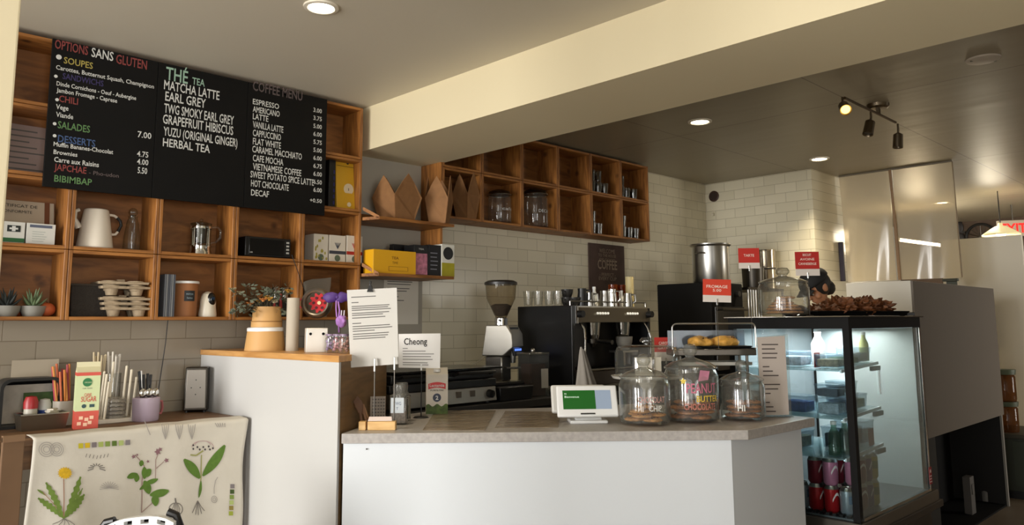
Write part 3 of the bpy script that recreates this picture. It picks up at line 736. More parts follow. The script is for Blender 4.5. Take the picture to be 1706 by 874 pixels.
b = B(); b.text('TEA', (0,-0.0008,h_*0.62), UX, UZ, width=0.05, height=0.016, align='C', bold=0.01); b.text('TIME', (0,-0.0008,h_*0.42), UX, UZ, width=0.04, height=0.014, align='C')
for z_ in (0.12, 0.3): b.mm((-w2*0.3,-0.0012,h_*z_),(w2*0.6,-0.0002,h_*z_+0.0015))
b.mm((-w2*0.3,-0.0012,h_*0.12),(-w2*0.3+0.0015,-0.0002,h_*0.3)); b.mm((w2*0.6,-0.0012,h_*0.12),(w2*0.6+0.0015,-0.0002,h_*0.3)); b.obj('lettering', mat('tea_brown', (126,78,12), 0.6), t, smooth=0)
t, w2, h_ = carton(690, 713, 408, 3.64, zl+0.001, 0.1, black_plastic, 'black tea box with pink blossom print beside the yellow box')
b = B(); b.mm((-w2*0.95,-0.0012,0.004),(w2*0.9,-0.0002,h_*0.72)); b.obj('label', mat('blossom_pink', (190,120,140), 0.6, vary=0.5, vscale=40), t, smooth=0)
b = B(); b.text('TEA', (0,-0.0012,h_*0.84), UX, UZ, width=0.04, height=0.01, align='C'); b.obj('lettering', chalk_white, t, smooth=0)
t, w2, h_ = carton(714, 735, 408, 3.64, zl+0.001, 0.1, mat('box_black', (20,20,24), 0.5), 'plain black tea box between the pink and the yellow-green boxes')
b = B()
for k in range(5): b.mm((-w2*0.7,-0.0012,h_*(0.2+0.13*k)),(w2*(0.3+0.08*(k % 3)),-0.0002,h_*(0.23+0.13*k)))
b.obj('text_lines', mat('pale_print', (130,130,140), 0.6), t, smooth=0)
t, w2, h_ = carton(736, 757, 407, 3.635, zl+0.001, 0.09, mat('box_white', (222,220,208), 0.5), 'white tea box with a yellow-green lower half at the shelf end')
b = B(); b.mm((-w2,-0.0012,0),(w2,-0.0002,h_*0.42)); b.obj('band', mat('lime_band', (170,160,30), 0.5, vary=0.2), t, smooth=0)
b = B(); b.cyl((0,-0.0015,h_*0.72),(0,-0.0003,h_*0.72), w2*0.78, n=20); b.obj('badge', black_plastic, t, smooth=0)
t, w2, h_ = carton(655, 700, 408, 3.76, zl+0.001, 0.04, black_plastic, 'low black box standing behind the yellow tea box')
b = B(); b.text('TEA BAGS', (w2*0.2,-0.0012,h_-0.02), UX, UZ, width=0.05, height=0.01, align='C'); b.obj('lettering', chalk_white, t, smooth=0)

# ------------------------------------------------------------------ glassware in the far crates
zA, zB = ZS2[0]+0.017, ZS2[1]+0.017
def storage_jar(px0, px1, pyt, label, word):
    y = 3.785; a = at(px0, 360, y=y); c = at(px1, 360, y=y); r = (c.x-a.x)*0.36; xm = (a.x+c.x)/2
    h_ = at((px0+px1)/2, pyt, y=y).z-zA
    t = thing('storage_jar', label, 'jar', (xm, y, zA), group='glass storage jars')
    b = B(); b.lathe([(0,0.004),(r*0.95,0.004),(r,0.012),(r,h_*0.72),(r*0.86,h_*0.8),(r*0.86,h_*0.84)], n=28); b.obj('body', clear_jar, t)
    b = B(); b.lathe([(0,h_),(r*0.5,h_*0.99),(r*0.9,h_*0.93),(r*0.95,h_*0.85),(0,h_*0.85)], n=28); b.obj('lid', glass('lid_glass', tint=(190,192,188)), t)
    b = B(); b.tube([(r*math.cos(k*PI/12),r*math.sin(k*PI/12),h_*0.84) for k in range(24)], 0.003, 6, closed=True); b.obj('clamp_ring', steel, t)
    b = B(); b.text(word, (0,0,0), UX, UZ, width=r*1.1, height=0.022, bend=lambda X, Y: Vector((r*1.01*math.sin((X-r*0.55)/r), -r*1.01*math.cos((X-r*0.55)/r), Y+h_*0.36))); b.obj('lettering', chalk_white, t, smooth=0)
storage_jar(812, 852, 316, 'clamp-top glass jar in the crate right of the kraft boxes', 'café')
storage_jar(872, 912, 314, 'tall clamp-top glass jar with white word, second crate right of the kraft boxes', 'DECAF')
glass_dark = glass('shelf_glass', tint=(206,206,202), gl=2.2, rough=0.05)
def tumbler_mesh(r, h_):
    b = B(); b.lathe([(0,0.003),(r*0.78,0.003),(r*0.8,0.008),(r,h_),(r*0.93,h_),(r*0.72,0.012),(0,0.012)], n=20); return b
GR = tumbler_mesh(0.034, 0.085); GP = None
def put_glass(x, y, z, label, group):
    global GP
    o = GR.obj('drinking_glass', glass_dark) if GP is None else GP.copy()
    if GP is None: GP = o
    else: C.objects.link(o)
    o.location = (x, y, z); tag(o, label, 'glass', group)
spots = [('upper crate, second from the right end', zB, XS2[4], ((0.06,0.05,0),(0.14,0.05,0),(0.22,0.05,0),(0.06,0.13,0),(0.14,0.13,0),(0.06,0.05,1),(0.14,0.05,1))),
         ('upper crate at the right end', zB, XS2[5], ((0.06,0.05,0),(0.145,0.06,0),(0.23,0.05,0),(0.06,0.13,0),(0.145,0.135,0),(0.06,0.05,1))),
         ('lower crate, second from the right end', zA, XS2[4], ((0.06,0.05,0),(0.14,0.05,0),(0.06,0.13,0),(0.06,0.05,1))),
         ('lower crate at the right end', zA, XS2[5], ((0.07,0.05,0),(0.155,0.05,0),(0.24,0.05,0),(0.07,0.13,0),(0.155,0.13,0),(0.07,0.05,1)))]
ordn = ['front left', 'front middle', 'front right', 'rear left', 'rear middle', 'stacked']
for nm, z_, x_, ps in spots:
    for k, (dx, dy, lv) in enumerate(ps):
        pos = ('stacked upper' if lv else ('front' if dy < 0.1 else 'rear'))
        pos += ' left' if dx < 0.1 else (' right' if dx > 0.2 else ' middle')
        put_glass(x_+dx, YS+dy, z_+lv*0.087, '%s clear glass in the %s' % (pos, nm), 'clear glasses in the wall crates')
# coffee poster on the tiles
a = at(979, 398, y=YW); c = at(1040, 500, y=YW)
t = thing('coffee_poster', 'brown poster with the word COFFEE on the tiled wall under the crates', 'poster', ((a.x+c.x)/2, YW-0.006, c.z))
w2 = (c.x-a.x)/2; h_ = ZS2[0]-0.03-c.z
b = B(); b.mm((-w2,-0.006,0),(w2,0.004,h_)); b.obj('panel', mat('poster_brown', (78,58,50), 0.7, vary=0.25, vscale=10), t, smooth=0)
b = B(); b.text('COFFEE', (0,-0.0075,h_*0.55), UX, UZ, width=w2*1.1, height=0.075, align='C', bold=0.02)
for tx, zz, ww, hh in (('WELCOME', 0.84, 0.9, 0.035), ('TO THE HOUSE', 0.77, 1.0, 0.025), ('OF GOOD', 0.7, 0.9, 0.02), ('- PERFECT -', 0.42, 0.9, 0.028), ('EVERY CUP', 0.35, 1.0, 0.028)):
    b.text(tx, (0,-0.0075,h_*zz), UX, UZ, width=w2*ww, height=hh, align='C')
b.obj('lettering', mat('poster_print', (150,132,112), 0.8), t, smooth=0)
# ------------------------------------------------------------------ side table under the crates, with the printed cloth
ZT = 0.95
YT = 3.36
t = thing('side_table', 'wooden serving table against the tiled wall, draped with a botanical cloth', 'table', (1.12, 3.68, 0))
tab_wood = wood('table_wood', (88,62,38), (122,88,56), scale=(3,26,26), knots=False)
b = B(); b.mm((-0.56,-0.32,ZT-0.03),(0.505,0.215,ZT)); b.obj('tabletop', tab_wood, t, smooth=0, bevel=0.003)
for x_ in (-0.5, 0.45):
    for y_ in (-0.28, 0.18):
        b = B(); b.mm((x_-0.03,y_-0.03,0),(x_+0.03,y_+0.03,ZT-0.03)); b.obj('leg', tab_wood, t, smooth=0, bevel=0.003)
b = B(); b.mm((-0.47,0.15,ZT-0.12),(0.42,0.17,ZT-0.03)); b.mm((-0.47,-0.27,ZT-0.12),(0.42,-0.25,ZT-0.03)); b.obj('apron', tab_wood, t, smooth=0)
# wide brown upright board left of the cloth
q0 = at(4, 727, y=3.18); q1 = at(41, 727, y=3.18)
t = thing('brown_board', 'upright brown board standing left of the botanical cloth', 'board', ((q0.x+q1.x)/2, 3.18, 0))
wv = (q1.x-q0.x)/2
b = B(); b.mm((-wv,-0.008,0),(wv,0.012,q0.z)); b.obj('panel', mat('board_brown', (112,84,58), 0.7, vary=0.1), t, smooth=0, bevel=0.003)
b = B(); b.mm((-wv,-0.011,q0.z-0.02),(wv,0.013,q0.z+0.002)); b.obj('top_edge', mat('board_edge', (128,98,70), 0.7), t, smooth=0)
# the cloth
YC = 3.33
ct = [at(55, 718, y=YC), at(412, 699, y=YC)]
XC0, XC1 = ct[0].x, ct[1].x
def wave(x, z):
    k = max(0.0, min(1.0, (ZT-z)/0.5))
    return YC + k*(0.010*math.sin(17*x+1.0)+0.006*math.sin(31*x+2*z)) - 0.012*k
def edge_x(u, z):
    k = (ZT-z)/0.5
    x0 = XC0-0.012*k+0.004*math.sin(9*z); x1 = XC1-0.02*k+0.008*math.sin(13*z+1)
    return x0+(x1-x0)*u
def cloth(u, v):
    # v 0..0.18 lies on the table, then falls over the edge
    if v < 0.18:
        k = v/0.18
        x = XC0+(XC1-XC0)*u
        return Vector((x, YT+0.06-(0.09)*k-0.003*math.sin(20*x)*k, ZT+0.004+0.003*abs(math.sin(14*x))-0.004*k*k))
    k = (v-0.18)/0.82; z = ZT-0.002-0.58*k
    x = edge_x(u, z)
    return Vector((x, wave(x, z), z))
linen = mat('printed_linen', (204,198,185), 0.9, vary=0.05, vscale=8, bump=0.08, bscale=60)
t = thing('table_cloth', 'cream linen cloth printed with botanical drawings, hanging over the side table', 'cloth', (0,0,0))
t.location = ((XC0+XC1)/2, YC, 0)
def lc(p): return Vector(p)-t.location
b = B(); b.grid(lambda u, v: lc(cloth(u, v)), 70, 60); b.obj('linen', linen, t, smooth=70, solid=0.002)
def onc(px, py, off=0.0032):
    p = at(px, py, y=YC); return lc((p.x, wave(p.x, p.z)-off, p.z))
def poly(b, pts, off=0.0032):
    n = len(pts); cx = sum(p[0] for p in pts)/n; cy = sum(p[1] for p in pts)/n
    vs = [onc(cx, cy, off)]+[onc(x, y, off) for x, y in pts]
    b.add(vs, [(0, i+1, (i+1) % n+1) for i in range(n)])
def leaf(b, x0, y0, x1, y1, w_, saw=0, off=0.0032):
    dx, dy = x1-x0, y1-y0; L_ = math.hypot(dx, dy); nx, ny = -dy/L_, dx/L_; N = 14
    l_, r_ = [], []
    for i in range(N+1):
        k = i/N; q = w_*math.sin(PI*min(1, k*0.92+0.04))**0.8*(0.55+0.45*k if saw else 1)
        if saw and i % 2: q *= 0.55
        c = 0.06*L_*math.sin(PI*k)
        bx, by = x0+dx*k+nx*c*0.4, y0+dy*k+ny*c*0.4
        l_.append((bx+nx*q, by+ny*q)); r_.append((bx-nx*q, by-ny*q))
    for i in range(N):
        b.add([onc(*l_[i], off), onc(*l_[i+1], off), onc(*r_[i+1], off), onc(*r_[i], off)], [(0,1,2,3)])
def stroke(b, pts, w_=0.6, off=0.003):
    for (x0, y0), (x1, y1) in zip(pts, pts[1:]):
        dx, dy = x1-x0, y1-y0; L_ = math.hypot(dx, dy) or 1; nx, ny = -dy/L_*w_, dx/L_*w_
        b.add([onc(x0+nx, y0+ny, off), onc(x1+nx, y1+ny, off), onc(x1-nx, y1-ny, off), onc(x0-nx, y0-ny, off)], [(0,1,2,3)])
def ring(b, cx, cy, rx, ry, w_=0.6, n=20, a0=0, a1=2*PI): stroke(b, [(cx+rx*math.cos(a0+(a1-a0)*i/n), cy+ry*math.sin(a0+(a1-a0)*i/n)) for i in range(n+1)], w_)
leaf_g = mat('print_leaf', (104,128,52), 0.9, vary=0.2, vscale=60); leaf_d = mat('print_leaf_dark', (88,120,44), 0.9, vary=0.15, vscale=60)
pen = mat('print_pen', (112,106,100), 0.9); pen_l = mat('print_pen_light', (158,152,146), 0.9); pen_d = mat('print_pen_dark', (70,62,64), 0.9)
b = B()                                                   # dandelion
for x1, y1, w_ in ((63,829,8),(76,803,8),(133,793,8),(139,822,8),(136,812,4)): leaf(b, 104, 862, x1, y1, w_, 1)
leaf(b, 76, 825, 62, 815, 3, 1); b.obj('dandelion_leaves', leaf_g, t, smooth=0)
b = B()
pts = []
for k in range(32):
    a_ = 2*PI*k/32; r_ = (12.5 if k % 2 else 9.5); pts.append((107+r_*math.cos(a_), 787+r_*0.85*math.sin(a_)))
poly(b, pts, 0.0036); b.obj('dandelion_flower', mat('print_yellow', (206,166,30), 0.9, vary=0.2, vscale=90), t, smooth=0)
b = B(); stroke(b, [(104,862),(105,830),(105,797)], 0.8); stroke(b, [(104,862),(90,840),(70,818)], 0.6); b.obj('dandelion_stem', mat('print_stem', (150,110,86), 0.9), t, smooth=0)
b = B()
for x1, y1 in ((86,872),(95,874),(104,874),(113,873),(122,872)): stroke(b, [(104,862),((104+x1)/2+2,867),(x1,y1)], 0.5)
b.obj('dandelion_root', pen, t, smooth=0)
for k, c in enumerate(((188,176,40),(204,172,30),(120,110,112),(158,170,92),(122,142,66),(86,108,44),(164,178,110),(128,120,122))):
    b = B(); x_ = 130+k*11.2; y_ = 742-k*0.8; poly(b, [(x_,y_-4),(x_+8,y_-4.5),(x_+8,y_+4),(x_,y_+4.5)]); b.obj('colour_swatch', mat('swatch_%d' % k, c, 0.9), t, smooth=0)
for k, c in enumerate(((128,120,122),(66,84,40),(126,146,70),(168,182,112),(140,124,60),(150,160,60))):
    b = B(); y_ = 809+k*9; x_ = 386-k*0.6; poly(b, [(x_-3.5,y_-3.5),(x_+3.5,y_-3.5),(x_+3.5,y_+3.5),(x_-3.5,y_+3.5)]); b.obj('colour_swatch', mat('swatch_b%d' % k, c, 0.9), t, smooth=0)
b = B()                                                   # seed study top left
for r_ in (4,7,10): ring(b, 77, 748, r_*1.25, r_*1.2, 0.55); ring(b, 94, 748, r_*1.1, r_*1.1, 0.55)
b.obj('seed_study', pen_l, t, smooth=0)
b = B()
for a_ in range(9):
    q = PI+PI*a_/8; stroke(b, [(160+5*math.cos(q),780+5*math.sin(q)),(160+15*math.cos(q),779+12*math.sin(q)+4)], 0.7)
for a_ in range(7): stroke(b, [(142+6*a_,764-abs(3-a_)),(144+6*a_,758-abs(3-a_))], 0.5)
b.obj('seed_study', pen, t, smooth=0)
b = B()
for a_ in range(12):
    q = PI+PI*a_/11; stroke(b, [(181,812),(181+16*math.cos(q),812+13*math.sin(q)+2)], 0.45)
b.obj('seed_study', pen_l, t, smooth=0)
b = B()                                                   # middle plant
for x0, y0, x1, y1, w_ in ((229,789,211,795,5),(229,790,226,802,4.5),(238,793,251,781,6),(240,797,240,777,5),(234,776,236,766,4),(241,805,262,797,4),(248,822,240,800,6.5),(249,824,279,816,6.5),(258,822,258,842,6),(232,815,246,803,3)): leaf(b, x0, y0, x1, y1, w_)
b.obj('sprig_leaves', leaf_d, t, smooth=0)
b = B(); stroke(b, [(235,853),(236,830),(236,800),(240,776),(232,765),(224,757)], 0.8); stroke(b, [(258,800),(259,765),(264,752)], 0.6); stroke(b, [(259,780),(272,768)], 0.5); stroke(b, [(235,853),(252,838),(256,826)], 0.6); b.obj('sprig_stem', mat('print_stem2', (150,124,116), 0.9), t, smooth=0)
b = B()
for x_, y_, r_ in ((222,760,4),(228,757,2.5),(246,768,3),(262,752,6),(266,748,4),(276,766,4.5)): poly(b, [(x_+r_*(1 if k % 2 else 0.5)*math.cos(k*PI/5), y_+r_*(1 if k % 2 else 0.5)*math.sin(k*PI/5)) for k in range(10)])
b.obj('sprig_buds', mat('print_bud', (132,96,102), 0.9), t, smooth=0)
b = B()                                                   # broad-leaved plant
leaf(b, 332, 796, 305, 764, 8); leaf(b, 337, 792, 374, 741, 8); leaf(b, 330, 828, 334, 800, 2.6); b.obj('broad_leaves', leaf_d, t, smooth=0)
b = B(); stroke(b, [(331,826),(334,795),(335,757)], 0.9); stroke(b, [(316,757),(326,758),(338,750)], 1.2); b.obj('broad_leaf_stem', mat('print_stem3', (150,150,92), 0.9), t, smooth=0)
b = B(); ring(b, 337, 744, 18, 10, 0.5, 24, PI, 2*PI); ring(b, 337, 741, 13, 7, 0.4, 20, PI, 2*PI); b.obj('umbel_outline', mat('print_pinkish', (180,150,150), 0.9), t, smooth=0)
b = B()
for x_, y_ in ((321,741),(321,747),(328,744),(332,748),(338,744),(341,748),(347,743),(349,748),(354,746)): poly(b, [(x_+1.7*math.cos(k), y_+1.9*math.sin(k)) for k in range(6)], 0.0036)
b.obj('umbel_dots', pen_d, t, smooth=0)
b = B()
for x1, y1 in ((318,853),(324,856),(329,857),(335,855),(340,850)): stroke(b, [(328,833),((328+x1)/2,843),(x1,y1)], 0.6)
b.obj('root_drawing', pen, t, smooth=0)
b = B(); ring(b, 290, 846, 11, 10, 0.7); stroke(b, [(290,836),(289,828)], 1.2)
for q in (-6,-3,0,3,6): stroke(b, [(290+q*0.4,837),(290+q,846),(290+q*0.7,855)], 0.5)
b.obj('bulb_drawing', pen, t, smooth=0)
for x_ in (275, 298, 319):
    b = B(); stroke(b, [(x_-6,706),(x_-4,718),(x_,731),(x_+4,718),(x_+6,706)], 0.6); stroke(b, [(x_-2,708),(x_,729)], 0.5); stroke(b, [(x_+2,708),(x_,729)], 0.5); b.obj('root_drawing', pen_l, t, smooth=0)
b = B()
for q in range(5): stroke(b, [(358+4*q,704),(362+3*q,711)], 0.6)
b.obj('twig_drawing', pen_l, t, smooth=0)
b = B(); ring(b, 356, 831, 4.5, 5.5, 0.5); ring(b, 356, 831, 2, 3, 0.4); b.obj('seed_drawing', pen_l, t, smooth=0)
b = B(); stroke(b, [(356,822),(356,812),(358,800),(362,794)], 0.5); b.obj('stalk_drawing', pen_l, t, smooth=0)
b = B(); stroke(b, [(240,700),(250,724)], 0.6); b.obj('stalk_drawing', pen_l, t, smooth=0)

# ------------------------------------------------------------------ things on the side table
def pt(px, py=700, y=None, z=ZT): return at(px, py, y=y) if y is not None else at(px, py, z=z)
# black organiser with a steel tray of sachets
t = thing('organizer', 'black open-fronted organizer with magazines at the left end of the serving table', 'organizer', (0.86, 3.76, ZT))
a = at(3, 632, y=3.70); c = at(108, 632, y=3.70); x0, x1 = a.x-0.86, c.x-0.86; hh = a.z-ZT-0.0
b = B(); r_ = 0.03; out = []
def rr(x0, x1, z0, z1, r): 
    p = [(x0,z0),(x1,z0)]
    for k in range(7): p.append((x1-r+r*math.cos(PI/2*k/6), z1-r+r*math.sin(PI/2*k/6)))
    for k in range(7): p.append((x0+r-r*math.sin(PI/2*k/6), z1-r+r*math.cos(PI/2*k/6)))
    return p
o_ = rr(x0, x1, 0, hh, 0.04); i_ = rr(x0+0.012, x1-0.012, 0.012, hh-0.012, 0.032); n_ = len(o_)
vs = [(x,-0.05,z) for x, z in o_]+[(x,-0.05,z) for x, z in i_]+[(x,0.06,z) for x, z in o_]+[(x,0.06,z) for x, z in i_]
fs = []
for k in range(n_):
    q = (k+1) % n_
    fs += [(k,q,n_+q,n_+k), (2*n_+k,3*n_+k,3*n_+q,2*n_+q), (k,2*n_+k,2*n_+q,q), (n_+k,n_+q,3*n_+q,3*n_+k)]
b.add(vs, fs); b.obj('shell', black_plastic, t)
b = B(); b.ext([(x,0.056,z) for x, z in i_], (0,0.003,0)); b.obj('back', black_matte, t, smooth=0)
b = B(); b.mm((x0+0.02,0.03,0.015),(x1-0.02,0.045,hh*0.85)); b.obj('magazine', mat('mag_white', (180,172,160), 0.6, vary=0.2, vscale=20), t, smooth=0)
b = B(); b.mm((x0+0.1,0.02,0.06),(x1-0.02,0.028,hh*0.68)); b.obj('leaflet', mat('leaflet_green', (64,92,40), 0.6, vary=0.5, vscale=30), t, smooth=0)
a = at(33, 692, y=3.60); c = at(112, 692, y=3.60); xm = (a.x+c.x)/2
t = thing('metal_tray', 'shallow steel tray in front of the black organizer', 'tray', (xm, 3.63, ZT)); w2 = (c.x-a.x)/2; hh = a.z-ZT
b = B(); b.add([(-w2*0.9,-0.04,0),(w2*0.9,-0.04,0),(w2*0.9,0.05,0),(-w2*0.9,0.05,0),(-w2,-0.05,hh),(w2,-0.05,hh),(w2,0.06,hh),(-w2,0.06,hh)], [(3,2,1,0),(0,1,5,4),(1,2,6,5),(2,3,7,6),(3,0,4,7)]); b.obj('pan', mat('tray_steel', (120,108,92), 0.35, metal=0.9), t, smooth=0, solid=0.003)
b = B(); b.tube([(-w2,-0.05,hh),(w2,-0.05,hh),(w2,0.06,hh),(-w2,0.06,hh)], 0.004, 8, closed=True); b.obj('rim', steel, t)
def pot(px, lid, body, label, y, r=0.02, h_=0.05, z=ZT+0.004):
    p = at(px, 680, y=y)
    t = thing('small_pot', label, 'pot', (p.x, y, z))
    b = B(); b.lathe([(0,0),(r*0.9,0),(r,h_*0.2),(r,h_)], n=20); b.obj('body', mat('pot_'+label[:9], body, 0.4), t)
    b = B(); b.lathe([(r*1.08,h_*0.95),(r*1.1,h_*1.25),(r*0.8,h_*1.5),(0,h_*1.55)], n=20); b.obj('lid', mat('lid_'+label[:9], lid, 0.4), t)
pot(51, (150,30,34), (170,164,150), 'red-capped pot standing in the steel tray', 3.63, 0.024, 0.085)
pot(74, (180,180,176), (30,58,130), 'blue pot with a pale lid standing in the steel tray', 3.65, 0.022, 0.075)
p = at(86, 690, y=3.61)
for k in range(4):
    b = B(); b.box((0,0,0.003), (0.04,0.026,0.006)); o = b.obj('sachet', mat('sachet_white', (206,198,182), 0.7), bevel=0.001)
    tag(o, ['lowest white sachet on the right of the steel tray','second white sachet of the pile in the steel tray','third white sachet of the pile in the steel tray','topmost white sachet on the right of the steel tray'][k], 'sachet', 'white sachets in the tray')
    o.location = (p.x+0.004*(k % 2), 3.62, ZT+0.0545+0.0065*k-0.05*(k < 0)); o.rotation_euler = (0, 0, 0.3*k)
b = B(); b.box((0,0,0.025), (0.045,0.03,0.05)); o = b.obj('sachet_box', mat('sachet_box', (60,54,48), 0.7), bevel=0.002); o.location = (p.x+0.002, 3.62, ZT+0.004); tag(o, 'small dark box under the white sachets in the steel tray', 'box')
# paper sheet behind the organiser
a = at(20, 600, y=3.885); c = at(96, 634, y=3.885)
b = B(); b.box((0,0,(a.z-ZT)/2), (c.x-a.x, 0.002, a.z-ZT)); o = b.obj('paper_sheet', mat('sheet_aged', (178,166,146), 0.8), smooth=0); o.location = ((a.x+c.x)/2, 3.885, ZT); tag(o, 'blank paper sheet leaning on tiles behind the black organizer', 'paper')
# straw holder
p = at(112, 680, y=3.73)
t = thing('straw_cup', 'pale cup behind the sugar carton, full of paper straws', 'cup', (p.x-0.01, 3.73, ZT))
b = B(); b.lathe([(0,0),(0.042,0),(0.046,0.10),(0.043,0.10),(0.038,0.004),(0,0.004)], n=24); b.obj('cup', mat('cup_pale', (170,160,146), 0.5), t)
scol = [(176,70,70),(186,96,60),(196,120,50),(178,64,80),(196,130,60),(150,60,66)]
for k in range(12):
    a_ = k*2.39996; r0, r1 = 0.012+0.0015*k, 0.02+0.004*(k % 5); c = scol[k % 6]
    b = B(); z1 = 0.235+0.02*math.sin(k*1.7); b.cyl((r0*math.cos(a_),r0*math.sin(a_),0.006),(r1*math.cos(a_)-0.02,r1*math.sin(a_),z1), 0.0048, n=10)
    o = b.obj('paper_straw', mat('straw_%d' % (k % 6), c, 0.6)); o.location = (p.x-0.01, 3.73, ZT)
    tag(o, 'coloured paper straw standing in the pale cup behind the sugar carton', 'straw', 'paper straws in the pale cup')
# sugar carton
p = at(147, 714, z=ZT); a = at(125, 700, y=p.y); c = at(165, 700, y=p.y)
w2 = 0.043; hz = at(147, 622, y=p.y).z-ZT; htop = at(147, 603, y=p.y).z-ZT
t = thing('sugar_carton', 'green and coral sugar carton standing at the table front edge', 'carton', (p.x, p.y+0.045, ZT), R(-10))
sg = mat('sugar_green', (196,206,158), 0.5); coral = mat('sugar_coral', (196,78,62), 0.5)
b = B(); b.mm((-w2,-0.035,hz*0.32),(w2,0.035,hz)); b.obj('carton', sg, t, smooth=0)
b = B(); b.mm((-w2-0.0004,-0.0354,0),(w2+0.0004,0.0354,hz*0.32)); b.mm((-w2-0.0004,-0.0356,hz*0.96),(w2+0.0004,0.0356,hz*1.02)); b.obj('bands', coral, t, smooth=0)
b = B(); b.add([(-w2,-0.035,hz),(w2,-0.035,hz),(w2,0.035,hz),(-w2,0.035,hz),(-w2,0,htop-0.018),(w2,0,htop-0.018)], [(0,1,5,4),(2,3,4,5),(1,2,5),(3,0,4)]); b.mm((-w2,-0.003,htop-0.02),(w2,0.003,htop)); b.obj('gable', mat('gable_green', (206,200,164), 0.5), t, smooth=0)
b = B(); b.cyl((-0.004,-0.0352,hz*0.84),(-0.004,-0.0365,hz*0.84), 0.017, n=24); b.obj('emblem', mat('emblem_green', (30,110,58), 0.5), t, smooth=0)
b = B(); b.text('ORGANIC', (0,-0.0372,hz*0.825), UX, UZ, width=0.028, height=0.006, align='C'); b.obj('emblem_text', sg, t, smooth=0)
b = B(); b.text('CANE', (0.0,-0.0362,hz*0.585), UX, UZ, width=0.026, height=0.013, align='C', bold=0.01); b.text('SUGAR', (0.004,-0.0362,hz*0.49), UX, UZ, width=0.056, height=0.021, align='C', bold=0.01); b.obj('lettering', coral, t, smooth=0)
b = B(); b.text('FAIR TRADE', (-0.02,-0.0362,hz*0.72), UX, UZ, width=0.035, height=0.005); b.cyl((-0.012,-0.0352,hz*0.41),(-0.012,-0.0362,hz*0.41),0.008,n=16); b.mm((0.008,-0.0362,hz*0.385),(0.026,-0.0352,hz*0.44)); b.obj('marks', mat('mark_dark', (40,70,72), 0.5), t, smooth=0)
b = B()
for x_, z_ in ((-0.02,0.2),(0.0,0.17),(0.018,0.2),(-0.026,0.1),(-0.004,0.08),(0.012,0.11)): b.box((x_,-0.0358,hz*z_),(0.014,0.002,0.013))
b.obj('sugar_cubes', mat('sugar_print', (232,190,160), 0.6), t, smooth=0)
# rack with white pegs holding lids
p = at(190, 697, y=3.66)
t = thing('lid_rack', 'white base rack with upright pegs holding stacks of clear cup covers', 'rack', (p.x, 3.68, ZT))
b = B(); b.mm((-0.075,-0.07,0),(0.08,0.08,0.018)); b.obj('base', mat('rack_base', (206,198,184), 0.5), t, bevel=0.003)
ivory = mat('ivory_peg', (220,210,188), 0.5)
for (x_, y_, l_) in ((-0.05,-0.05,0.17),(0.06,-0.055,0.185),(-0.045,0.0,0.2),(0.06,0.01,0.215),(-0.04,0.05,0.21),(0.055,0.06,0.23),(0.0,0.065,0.25)):
    b = B(); b.tube([(x_,y_,0.018),(x_+0.012,y_,l_)], 0.0052, 10); b.blob((x_+0.012,y_,l_), 0.006, nu=10, nv=6); b.obj('peg', ivory, t)
lid_m = glass('lid_plastic', tint=(225,222,214), gl=0.8, rough=0.15, body=0.22, bodycol=(214,208,198))
LP_ = None
for k in range(10):
    st = k // 5
    if LP_ is None:
        b = B(); b.lathe([(0.0,0.012),(0.012,0.012),(0.03,0.01),(0.036,0.0),(0.039,0.0),(0.039,0.003),(0.034,0.014),(0.012,0.017),(0.0,0.017)], n=26); o = b.obj('cup_cover', lid_m); LP_ = o
    else: o = LP_.copy(); C.objects.link(o)
    o.location = (t.location.x+(0.002, 0.008)[st], t.location.y+(-0.03, 0.04)[st], ZT+0.0185+0.017*(k % 5))
    tag(o, 'clear plastic cup cover stacked between the white pegs, %s stack' % ('front', 'rear')[st], 'cup cover', ('front stack of cup covers', 'rear stack of cup covers')[st])
# glass jars of wooden stirrers behind
for k, (px, lab, c) in enumerate(((163, 'square glass jar of pale wooden stirrers behind the sugar carton', (200,184,150)), (187, 'square glass jar of white sticks behind the lid rack', (214,208,196)))):
    p = at(px, 640, y=3.83)
    t = thing('stirrer_jar', lab, 'jar', (p.x, 3.83, ZT), group='jars of stirrers')
    b = B(); r_ = 0.034; b.lathe([(0,0.004),(r_,0.004),(r_*1.05,0.2),(r_,0.2),(r_*0.94,0.01),(0,0.01)], n=24); b.obj('jar', clear_jar, t)
    for q in range(9):
        a_ = q*2.4; b = B(); b.cyl((0.01*math.cos(a_),0.01*math.sin(a_),0.012),(0.026*math.cos(a_),0.026*math.sin(a_),0.285+0.012*math.sin(q*2)), 0.0042, n=8)
        o = b.obj('stirrer', mat('stirrer_%d' % k, c, 0.6)); o.location = (p.x, 3.83, ZT); tag(o, 'thin stirrer standing in the %s glass jar on the serving table' % ('left', 'right')[k], 'stirrer', ('stirrers in the left jar', 'stirrers in the right jar')[k])
